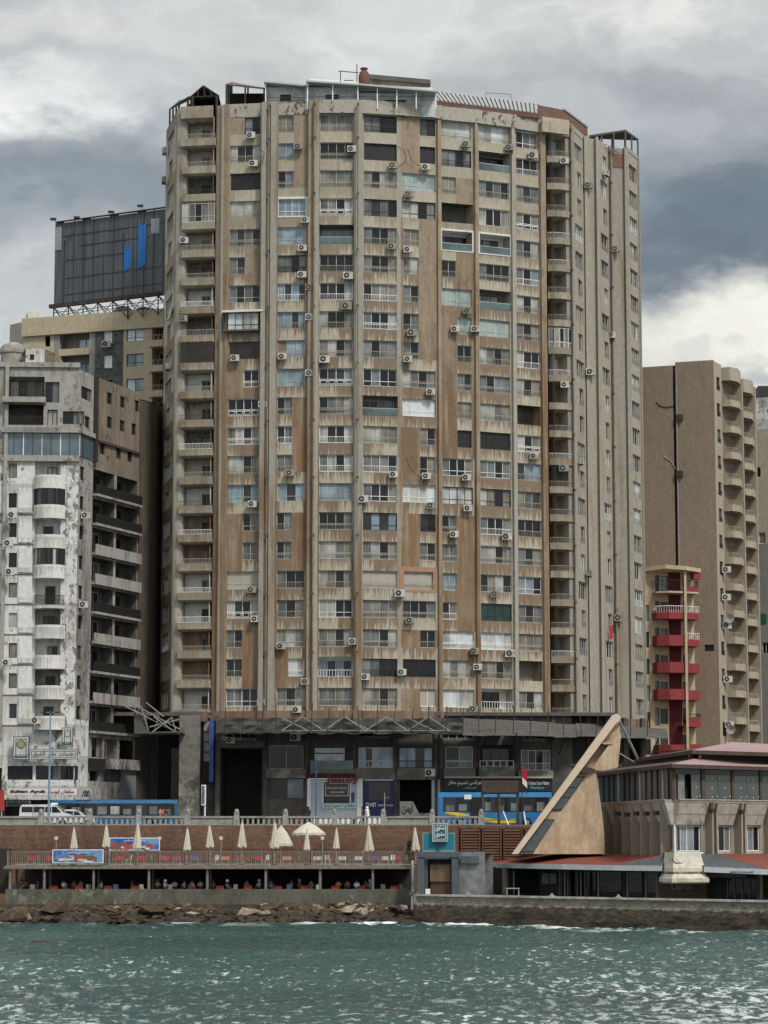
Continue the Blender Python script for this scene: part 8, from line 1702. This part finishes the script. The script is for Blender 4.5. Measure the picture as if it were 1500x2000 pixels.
# flared corner turret
tl, tc, tr = Q(1291, 201.8, 1700), Q(1314, 199.0, 1700), Q(1380, 200.4, 1700); mid = (tl + tr) / 2 + Vector((0, 2.2, 0))
def lvl(s_): return [mid + (p - mid) * s_ for p in (tl, tc, tr)] + [tr + Vector((0, 3, 0)), tl + Vector((0, 3, 0))]
mb = MB(); TW_ = M('cream_turret', (.50, .47, .39), .8, amt=.2, d2=(.33, .30, .24)); prof = [(.80, 5.95), (.82, 5.6), (.87, 5.2), (.95, 4.75), (.96, 4.45), (.97, 4.25), (1.05, 4.0), (1.10, 3.92), (1.10, 3.62), (1.0, 3.5)]
prev = None
for j, (s_, z_) in enumerate(prof):
    L__ = [p + Vector((0, 0, z_)) for p in lvl(s_)[:3]]
    if prev:
        for a in range(2): mb.quad(L__[a], L__[a + 1], prev[a + 1], prev[a], TW_ if j != 5 else M('ornament_band', (.10, .085, .06), .8, scale=8, amt=.8, d2=(.35, .32, .24)))
        mb.quad(L__[0], prev[0], prev[0] + Vector((.5, 3, 0)), L__[0] + Vector((.5, 3, 0)), TW_); mb.quad(L__[2], prev[2], prev[2] + Vector((0, 3, 0)), L__[2] + Vector((0, 3, 0)), TW_)
    prev = L__
for z_ in (5.95, 3.5): mb.add([p + Vector((0, 0, z_)) for p in lvl(.8 if z_ > 5 else 1.0)[:3]] + [tr + Vector((-.3, 3, z_)), tl + Vector((.5, 3, z_))], [(0, 1, 2, 3, 4)], TW_)
mb.build('corner_turret', pv)
mb = MB(); mb.path([R2.p(0, .1, 5.9), tc + Vector((0, .6, 5.4)), tc + Vector((.3, .5, 5.15)), tr + Vector((-.5, .5, 5.1))], .035, IRON, 4); mb.build('cable', pv)
# ---- leaning fin tower
FT = plaster('sand_render', (.53, .41, .285), (.34, .245, .165), .44, .64, vs=.3); FTI = M('sand_render_plain', (.50, .38, .255), .9, amt=.15)
ft = thing('leaning_fin_tower', (V(1100, 1665, 216).x, 217, 5.6), 'sand coloured sloping triangular fin tower beside the seaside pavilion', 'tower'); TY = 214.0
def prism(pts, Y0, th, m, name, par=ft):
    mb = MB(); mb.ext([V(x, y, Y0) for x, y in pts], (0, th, 0), m); return mb.build(name, par)
def slabwall(pts, holes, Y0, th, m, name): pass
body = [(1010, 1668), (1069, 1584), (1121, 1512), (1144, 1504), (1163, 1501), (1170, 1545), (1176, 1590), (1180, 1630), (1181, 1668)]
prism(body, TY + .6, 7, FT, 'body')
prism([(1001, 1668), (1198, 1396), (1205, 1394), (1213, 1400), (1209, 1409), (1204, 1412), (1012, 1668)], TY, 1.6, M('lit_sand_edge', (.60, .49, .37), .85, amt=.12), 'sloping_fin')  # fin colour lightened to hold the light its sloping edge catches
prism([(1127, 1505), (1204, 1411), (1210, 1409), (1211, 1432), (1156, 1505)], TY + 1.4, .5, FTI, 'inner_web')
prism([(1153, 1505), (1199, 1441), (1210, 1432), (1213, 1435), (1207, 1499), (1180, 1505)], TY + .4, 1.0, FT, 'upper_fin')
prism([(1174, 1451), (1194, 1448), (1196, 1453), (1180, 1454)], TY + .3, 1.2, FT, 'cross_bridge')
prism([(1127, 1507), (1146, 1498), (1163, 1502), (1146, 1511)], TY + .2, 2.5, EAVE, 'cap')
for k, pts in enumerate(([(1119, 1517), (1144, 1516), (1096, 1583), (1071, 1583)], [(1058, 1600), (1084, 1600), (1042, 1665), (1012, 1665)])):
    o = prism(pts, TY + .50, .09, DRK if k == 0 else SLATE, 'window', ft); 
    c = (sum(p[0] for p in pts) / 4, sum(p[1] for p in pts) / 4); inn = [(c[0] + (x - c[0]) * .86, c[1] + (y - c[1]) * .92) for x, y in pts]; mb = MB()
    if k == 0:
        for t0, t1 in ((0, .3), (.33, .62), (.65, 1)):
            A0 = (inn[0][0] + (inn[3][0] - inn[0][0]) * t0, inn[0][1] + (inn[3][1] - inn[0][1]) * t0); B0 = (inn[1][0] + (inn[2][0] - inn[1][0]) * t0, inn[1][1] + (inn[2][1] - inn[1][1]) * t0); A1 = (inn[0][0] + (inn[3][0] - inn[0][0]) * t1, inn[0][1] + (inn[3][1] - inn[0][1]) * t1); B1 = (inn[1][0] + (inn[2][0] - inn[1][0]) * t1, inn[1][1] + (inn[2][1] - inn[1][1]) * t1)
            mb.ext([V(x, y, TY + .47) for x, y in (A0, B0, B1, A1)], (0, .02, 0), MATS['frameless_glass'])
    else: mb.ext([V(x, y, TY + .47) for x, y in inn], (0, .02, 0), SLT)
    q = mb.build('pane', o)
for p, q, r_ in (((1209, 1406), (1245, 1481), .11), ((1211, 1472), (1238, 1488), .05)): mb = MB(); mb.tube(V(*p, TY + .8), V(*q, 222), r_, M('pale_strut_paint', (.42, .45, .48), .5), 8); mb.build('strut', ft)
for px, py, lb in ((1205, 1755, 'pale round lamp on the coping in front of the glass doors'), (1075, 1750, 'pale round lamp on the coping left of the glass doors'), (911, 1744, 'pale flat lamp on the coping near the grey kiosk')):
    u_, z_ = wq.hit(px, py); p = wq.p(u_, -.2, QZ + .04); mb = MB(); mb.lathe(p, [(.3, 0), (.28, .06), (.12, .1), (.12, .2), (.05, .26)], STN, 12); tag(mb.build('coping_lamp'), lb, 'lamp')
mb = MB(); t_ = thing('garden_table', (V(1003, 1740, 212).x, 212, QZ - .15), 'small dark table standing on the quay under the tiled eaves', 'table'); x = t_.location.x; mb.box(x - .7, 211.7, 2.85, x + .5, 212.3, 2.92, RAILG); mb.build('tabletop', t_)
for s_ in (-.6, .4):
    for yy in (211.75, 212.2): mb = MB(); mb.box(x + s_, yy, QZ - .15, x + s_ + .06, yy + .06, 2.85, RAILG); mb.build('leg', t_)
